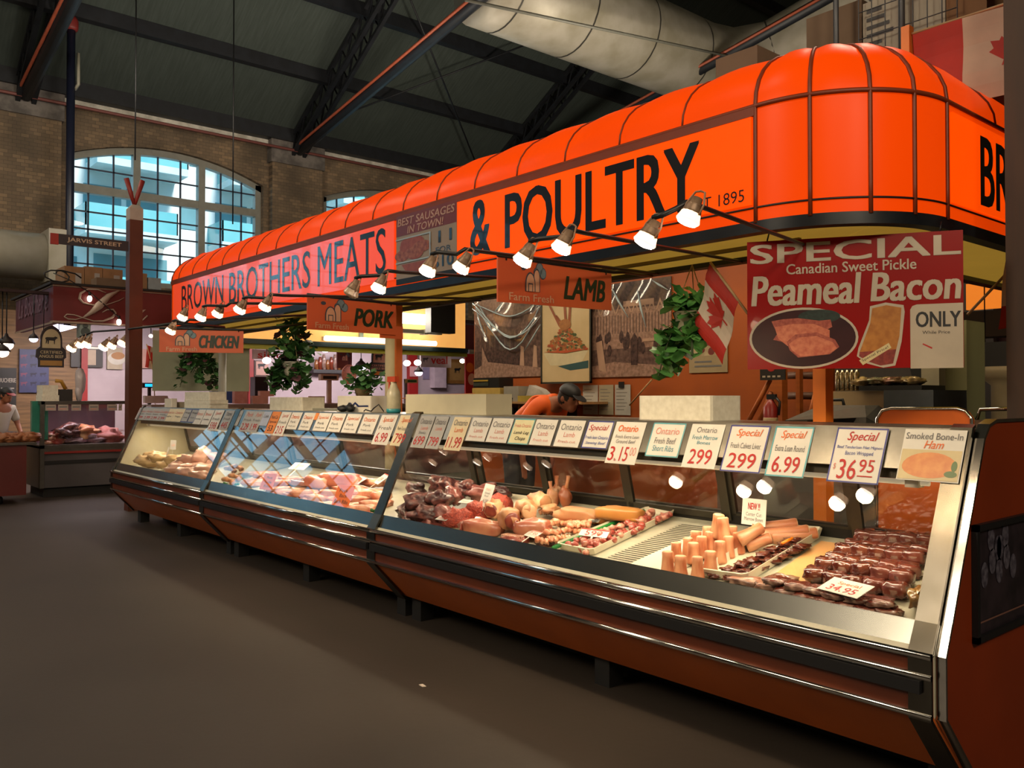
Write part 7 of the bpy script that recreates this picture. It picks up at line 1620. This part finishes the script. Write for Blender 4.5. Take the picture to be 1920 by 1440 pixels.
# red counter with baked goods and the seller
RX0 = -13.2
a, b = at_x(0, 833, RX0), at_x(50, 830, RX0)
t = thing('red_counter', (RX0 - .4, b.y - .9, 0), 'dark red counter at the far left edge', 'counter')
MB().box(RX0 - .8, RX0, b.y - 2.2, b.y, .12, b.z - .03).build('body', M('dark red laminate', '5c1a16', .45, c2='521612', vs=2), t); MB().box(RX0 - .85, RX0 + .03, b.y - 2.2, b.y + .12, b.z - .03, b.z).build('top', GREYST, t)
g = MB()
for y in (b.y - 1.2, b.y - .3): g.lathe((RX0 - .15, y, 0), [(.03, 0), (.05, .02), (.05, .08), (.02, .12)], 10)
g.build('caster', RUBBER, t)
rr = random.Random(6)
for i, px in enumerate((4, 14, 22, 31, 40, 50, 58)):
    p = at_x(px, 825, RX0 - .3); tag(MB().ball((p.x, p.y, b.z + .06), (.11, .12, .07), .3, 4, i).build('roast_chunk', M('browned roast', '7a4424', .5, c2='96603a', vs=9)), 'browned chunk, %s from the left on the dark red counter' % ORD[i], 'roast', 'browned chunks on the dark red counter')
q = at_x(43, 760, -14.4)
person((-14.95, q.y - .25, .0), 25, 14, M('white coat', 'b4aa9c', .7, c2='a89e90', vs=4), M('black cap', '111114'), 'person in a white coat and dark red-brimmed cap behind the dark red counter', scale=.93, brim=M('red brim', '8a1c16', .5), headdown=6)
q = at_x(66, 775, -14.0); tag(MB().box(-14.05, -13.95, q.y - .05, q.y + .16, b.z, at_x(66, 752, -14).z).build('teal_board', M('teal panel', '2f7a66', .3)), 'bright teal panel between the seller and the far left glass case', 'panel')
# lamps around the red stall
GLOW = M('glowing globe', 'fff0e0', .3, emit='ffe6d0', es=6); VGLOW = M('cool glowing lamp', 'f0e8ff', .3, emit='e8dcff', es=5)
def globe(px, py, x, r, label, mat=GLOW, top=3.0, shade=True):
    q = at_x(px, py, x); t = thing('pendant_lamp', q, label, 'lamp', 'small lamps of the red stalls')
    MB().ball(q, (r, r, r * .8), nu=12, nv=8).build('bulb', mat, t)
    if shade: MB().lathe((q.x, q.y, q.z + r * .3), [(r * 1.25, -.01), (r * .9, r * .6), (r * .3, r * 1.1), (r * .2, r * 1.5)], 12).build('lamp_shade', M('dark lamp shade', '2a2222', .5), t)
    MB().tube([(q.x, q.y, q.z + r), (q.x, q.y, max(top, q.z + .2))], .008, 4).build('cord', BLACK, t)
globe(12, 647, -14.4, .095, 'upper of two bright globe lamps at the far left edge'); globe(4, 661, -14.35, .09, 'lower of two bright globe lamps at the far left edge'); globe(63, 636, -14.6, .06, 'small cool lamp left of the arched steer sign at the far left', VGLOW)
q = at_x(126, 612, -15); t = thing('fluorescent_lamp', q, 'violet white lamp glowing under the dark red sign', 'lamp'); MB().add([q + Vector((0, -.14, .03)), q + Vector((0, .16, .0)), q + Vector((0, -.03, -.07)), q + Vector((-.3, -.14, .03)), q + Vector((-.3, .16, 0)), q + Vector((-.3, -.03, -.07))], [(0, 1, 2), (5, 4, 3), (0, 3, 4, 1), (1, 4, 5, 2), (2, 5, 3, 0)]).build('diffuser', VGLOW, t); MB().box(q.x - .3, q.x, q.y - .05, q.y + .05, q.z, 3.0).build('hanger', BLACK, t)
o = wx(150, 170, 601, 632, -14.02, 'loudspeaker', M('teal white speaker', '8aa09c', .4), 'small white loudspeaker hung under the dark red sign', 'speaker', .2)
g = MB(frame((-14.017, 0, 0), (0, 1, 0))); p = at_x(160, 622, -14.02); g.ell((p.y, p.z), .065, .065, w=0); p = at_x(160, 611, -14.02); g.ell((p.y, p.z), .04, .035, w=0); g.build('speaker_cone', M('speaker cone', '4a5a5a', .5), o)
# string of bulbs at the sign and clip lamps left of the post
w_ = [at_x(x, y, -13.94) for x, y in ((100, 512), (130, 525), (168, 548), (200, 575), (228, 600))]
tag(MB().tube(w_, .008, 5).build('light_string', BLACK), 'black cable of bulbs crossing the dark red sign', 'cable')
for (px, py, l) in ((168, 560, 'upper bare bulb hanging before the dark red sign'), (223, 604, 'lower bare bulb hanging before the dark red sign by the post')):
    q = at_x(px, py, -13.94); t = thing('string_bulb', q, l, 'bulb', 'bulbs on the black cable'); MB().ball(q, (.035, .035, .05), nu=10, nv=8).build('bulb', GLOW, t); MB().tube([(q.x, q.y, q.z + .04), (q.x, q.y, q.z + .1)], .02, 6).build('socket', BLACK, t)
tr = [at_x(150, 632, -12.6), at_x(175, 622, -12.5), at_x(235, 618, -12.2), at_y(330, 606, LY), at_y(420, 614, LY + .5)]
tag(MB().tube(tr, .014, 6).build('lamp_rail', BLACK), 'long black rail carrying clip lamps left of the red brown post', 'rail')
for i, (px, py, x) in enumerate(((140, 650, -12.6), (155, 642, -12.55), (167, 642, -12.5), (200, 648, -12.4), (215, 644, -12.35), (235, 640, -12.0))):
    q = at_x(px, py, x); o = dup(base_lamp, q + Vector((.0, .02, .08)), rot=(Matrix.Rotation(math.radians(-25), 3, 'X') @ Matrix.Rotation(math.radians(25 - 9 * (i % 3)), 3, 'Y')).to_euler(), label='lit spot lamp, %s from the left of the cluster beside the red brown post' % ORD[i]); o['group'] = 'clip spot lamps by the red brown post'; o.scale = (1.15, 1.15, 1.15)
    for ch in list(o.children):
        if ch.type == 'LIGHT': bpy.data.objects.remove(ch)

# ================================================================== farther butcher counter seen through the stall
FX = -15.2
a, b = at_x(262, 752, -13.2), at_x(905, 752, FX)
t = thing('pink_counter', (-13.7, 7, 0), 'pinkish lit butcher counter seen behind the meat counter', 'counter')
MB().box(-14.2, -13.3, yb + .1, 13.2, 0, 1.26).build('body', M('pinkish counter', '9a7a78', .5, c2='8a6a68', vs=3), t); MB().box(-14.25, -13.2, yb + .1, 13.3, 1.26, 1.34).build('top', M('pale steel top', 'a89a94', .3, .5), t)
ps = wx(286, 468, 628, 733, -11.35, 'hanging_sheet', M('pale green plastic sheet', '9a9c84', .6, c2='8c8e78', vs=2), 'pale greenish sheet hanging behind the ivy at the far end', 'sheet', .01)
def fx(p0, p1, y0, y1, name, mat, label, cat, x=FX, d=.1, group=None): return wx(p0, p1, y0, y1, x, name, mat, label, cat, d, group)
fx(397, 457, 734, 756, 'blue_bin', M('blue bin', '2a4a86', .5), 'blue bin behind the grey pole', 'bin', -13.9)
fx(440, 464, 733, 757, 'pink_bag', M('pink bag', 'b88884', .4, c2='a87470', vs=9), 'pink plastic bag at the right of the blue bin', 'bag', -13.5)
fx(474, 503, 742, 757, 'pink_carton', M('pink carton', 'b88a80', .6), 'pink carton right of the pale greenish sheet', 'box', -13.5); fx(488, 514, 733, 743, 'pink_carton', M('pink carton', 'b88a80'), 'small pink carton on top of the other pink carton', 'box', -13.55)
fx(272, 315, 742, 756, 'white_carton', M('pinkish white carton', 'b8a8a4', .6), 'pinkish white carton right of the post', 'box', -13.35)
o = fx(268, 297, 718, 727, 'cash_display', BLACK, 'blue lit display screen right of the red brown post', 'display', -13.8); onface(o, 272, 294, 720, 725, -13.8, 'screen', M('blue screen', '1a9ad0', .3, emit='20b0f0', es=1.6)); MB().box(-13.9, -13.85, at_x(281, 720, -13.85).y - .02, at_x(281, 720, -13.85).y + .02, 1.3, at_x(281, 727, -13.85).z).build('stand', BLACK, o)
o = fx(474, 506, 656, 673, 'stall_sign', M('pale grey sign', 'b8acae', .5), 'grey hanging sign with red letters left of the bushy plant', 'sign', -14.6, .03); g = MB(frame((-14.597, 0, 0), (0, 1, 0))); a, b = at_x(483, 671, -14.6), at_x(503, 659, -14.6); g.text('sirloin', a.y, b.y + .5, a.z, b.z, w=0, bold=.03); g.build('lettering', INKR, o)
o = fx(477, 503, 676, 706, 'steer_picture', M('brown picture frame', '4a2c20', .5), 'peach picture of a steer left of the bushy plant', 'picture', PWX + .06, .06); onface(o, 480, 503, 678, 703, PWX + .06, 'print', M('peach print', 'b08478')); p = at_x(491, 686, PWX + .066); g = MB(frame((p.x, 0, 0), (0, 1, 0))); cow(g, p.y, p.z, .1, 0); g.build('steer_print', BLK, o)
fx(478, 503, 707, 757, 'dark_oven', M('dark appliance', '1a1a22', .3), 'dark appliance below the peach steer picture', 'appliance', -13.9, .2)
o = fx(588, 655, 694, 699, 'jar_shelf', M('black shelf', '1c1618', .5), 'black shelf of amber jars behind the bushy plant', 'shelf', PWX + .26, .26)
rr = random.Random(13)
for k in range(9):
    p = at_x(593 + 7 * k, 694, PWX + .16); tag(MB().lathe((p.x, p.y, p.z), [(.045, 0), (.045, .16 + .06 * (k % 3)), (.03, .2 + .06 * (k % 3)), (.03, .23 + .06 * (k % 3))], 10).build('spice_jar', M(('amber jar', 'rust jar', 'pale jar')[k % 3], ('8a5a30', '7a3020', 'a08a80')[k % 3], .2, c2='5a3020', vs=9)), 'jar on the black shelf, %s from the left' % ORD[k], 'jar', 'jars on the black shelf')
t = thing('counter_scale', (-13.6, at_x(618, 740, -13.6).y, 1.3), 'cream counter scale with its display on a post behind the low foam box', 'scale')
a, b = at_x(601, 713, -13.6), at_x(634, 702, -13.6); MB().box(-13.68, -13.58, a.y, b.y, a.z, b.z).build('display_head', M('cream scale housing', 'b09484', .4), t); MB().box(-13.58, -13.575, a.y + .04, b.y - .04, a.z + .025, b.z - .03).build('display', BLACK, t)
c = at_x(617, 713, -13.63); MB().box(-13.66, -13.6, c.y - .035, c.y + .035, 1.34, a.z).build('post', M('cream scale housing', 'b09484'), t); MB().box(-13.9, -13.5, c.y - .2, c.y + .2, 1.30, 1.35).build('base', M('cream scale housing', 'b09484'), t)
fx(583, 609, 743, 757, 'tan_box', M('tan box', 'a87a60', .6), 'tan box with a knob left of the cream scale', 'box', -13.45)
o = fx(632, 660, 656, 690, 'brown_sign', M('brown sign', '6a3430', .5), 'brown sign with a pale barn emblem behind the potted plant', 'sign', -14.6, .03); p = at_x(645, 676, -14.597); g = MB(frame((p.x, 0, 0), (0, 1, 0))); barn(g, p.y, p.z, .1, 0, 1, 2); g.build('farm_emblem', [BARNO, BARNC, CLOUD], o)
p = at_x(655, 702, -14.4); t = thing('round_sign', p, 'round orange wicker sign behind the potted plant', 'sign'); MB(frame((p.x, 0, 0), (0, 1, 0))).ell((p.y, p.z), .155, .19, w=0, t=.02).build('disc', M('orange wicker', 'b0683c', .6, c2='9a5630', vs=40), t)
g = MB(frame((p.x + .003, 0, 0), (0, 1, 0)))
for k in range(9): a2 = .5 + k * .27; g.poly([(p.y + .1 * math.cos(a2), p.z + .13 * math.sin(a2)), (p.y + .14 * math.cos(a2 + .06), p.z + .17 * math.sin(a2 + .06)), (p.y + .14 * math.cos(a2 - .06), p.z + .17 * math.sin(a2 - .06))], w=0)
g.build('print', M('maroon print', '6a2a24', .5), t); MB().tube([(p.x - .01, p.y, p.z + .18), (p.x - .01, p.y, 2.95)], .006, 4).build('string', BLACK, t)
o = fx(789, 846, 664, 688, 'veal_sign', M('pale grey sign', '8a7c80'), 'pale hanging sign reading veal in red letters', 'sign', -14.8, .03); g = MB(frame((-14.797, 0, 0), (0, 1, 0))); a, b = at_x(808, 682, -14.8), at_x(839, 668, -14.8); g.text('veal', a.y, b.y, a.z, b.z, w=0, bold=.045); g.build('lettering', INKR, o)
g = MB(frame((-14.797, 0, 0), (0, 1, 0))); p = at_x(798, 674, -14.8); cow(g, p.y, p.z, .08, 0); g.build('calf_emblem', M('grey print', '4a4a4c'), o)
o = fx(838, 874, 674, 719, 'gold_picture', M('gold frame', '9a6a34', .4, .3), 'gold framed steer picture right of the veal sign', 'picture', PWX + .06, .06); onface(o, 843, 872, 680, 713, PWX + .06, 'print', M('ochre print', '9a7440', .5)); p = at_x(858, 694, PWX + .066); g = MB(frame((p.x, 0, 0), (0, 1, 0))); cow(g, p.y, p.z, .11, 0); g.build('steer_print', BLK, o)
fx(815, 837, 687, 727, 'white_cabinet', M('lilac white cabinet', 'b4a0a8', .4), 'lilac white cabinet left of the gold picture', 'cabinet', PWX + .2, .2)
fx(794, 805, 689, 711, 'wall_notice', M('lilac notice', '7a7088', .5), 'small lilac notice below the veal sign', 'notice', PWX + .03, .03)
fx(769, 783, 687, 706, 'wall_notice', M('pink notice', 'b88a8a', .5), 'pale pink notice on the red post under the two bulbs', 'notice', PWX + .14, .02)
t = thing('counter_scale', (-13.7, at_x(770, 740, -13.7).y, 1.3), 'slim scale with a yellow display right of the spray bottle', 'scale'); a, b = at_x(760, 718, -13.7), at_x(783, 711, -13.7); MB().box(-13.75, -13.7, a.y, b.y, a.z, b.z).build('display_head', M('yellow display', 'a89058', .4), t); MB().box(-13.7, -13.695, a.y + .05, b.y - .03, a.z + .02, b.z - .02).build('display', M('green digits', '2a4a2a', .4), t); MB().box(-13.75, -13.71, a.y, a.y + .05, 1.3, b.z).build('post', M('grey scale post', '6a5a5a', .4), t)
o = fx(873, 890, 664, 758, 'promo_stand', M('red promo panel', 'a01c10', .4), 'red and orange promotion stand at the edge of the crumpled poster', 'stand', -13.9, .04)
p = at_x(881, 700, -13.895); g = MB(frame((p.x, 0, 0), (0, 1, 0))); g.ell((p.y, p.z + .12), .1, .1, w=0); g.m = 1; g.ell((p.y + .05, p.z - .12), .1, .12, w=.001); g.build('orange_print', [M('orange print', 'd06010', .5), M('pale orange print', 'c89070', .5)], o)
globe(610, 653, -14.6, .1, 'cool white pendant lamp behind the stall, left of the brown sign', VGLOW); globe(677, 690, -14.2, .1, 'cool white pendant lamp above the potted plant', VGLOW); globe(808, 661, -15.2, .085, 'cool white pendant lamp above the veal sign', VGLOW)
globe(500, 676, -14.2, .075, 'bare bright bulb left of the bushy plant', GLOW, shade=False); globe(763, 681, -14.3, .075, 'left of two bright bulbs over the red post', GLOW, shade=False); globe(783, 680, -14.3, .075, 'right of two bright bulbs over the red post', GLOW, shade=False); globe(867, 677, -14.6, .06, 'bright bulb at the edge of the gold picture', GLOW, shade=False); globe(785, 699, -14.4, .08, 'hooded lamp hanging left of the veal sign', VGLOW)
globe(283, 630, -14.6, .035, 'tiny bulb left of the CHICKEN sign', GLOW, shade=False)
q = at_x(505, 647, -14.6); t = thing('fluorescent_lamp', q, 'thin violet fluorescent lamp left of the bushy plant', 'lamp'); MB().box(q.x - .05, q.x, q.y - .16, q.y + .16, q.z - .012, q.z + .012).build('tube', VGLOW, t); MB().tube([(q.x - .03, q.y, q.z), (q.x - .03, q.y, 3.0)], .006, 4).build('cord', BLACK, t)

for nm, zz in (('stall_sign.001', 0), ('brown_sign', 0), ('veal_sign', 0)):
    o = bpy.data.objects.get(nm)
    if o:
        vs = [v.co + o.location for v in o.data.vertices]; y0, y1, z1, x_ = min(v.y for v in vs), max(v.y for v in vs), max(v.z for v in vs), min(v.x for v in vs)
        MB().tube([(x_ + .015, y0 + .06, z1), (x_ + .015, y0 + .06, 3.0)], .005, 4).tube([(x_ + .015, y1 - .06, z1), (x_ + .015, y1 - .06, 3.0)], .005, 4).build('hanger', BLACK, o)
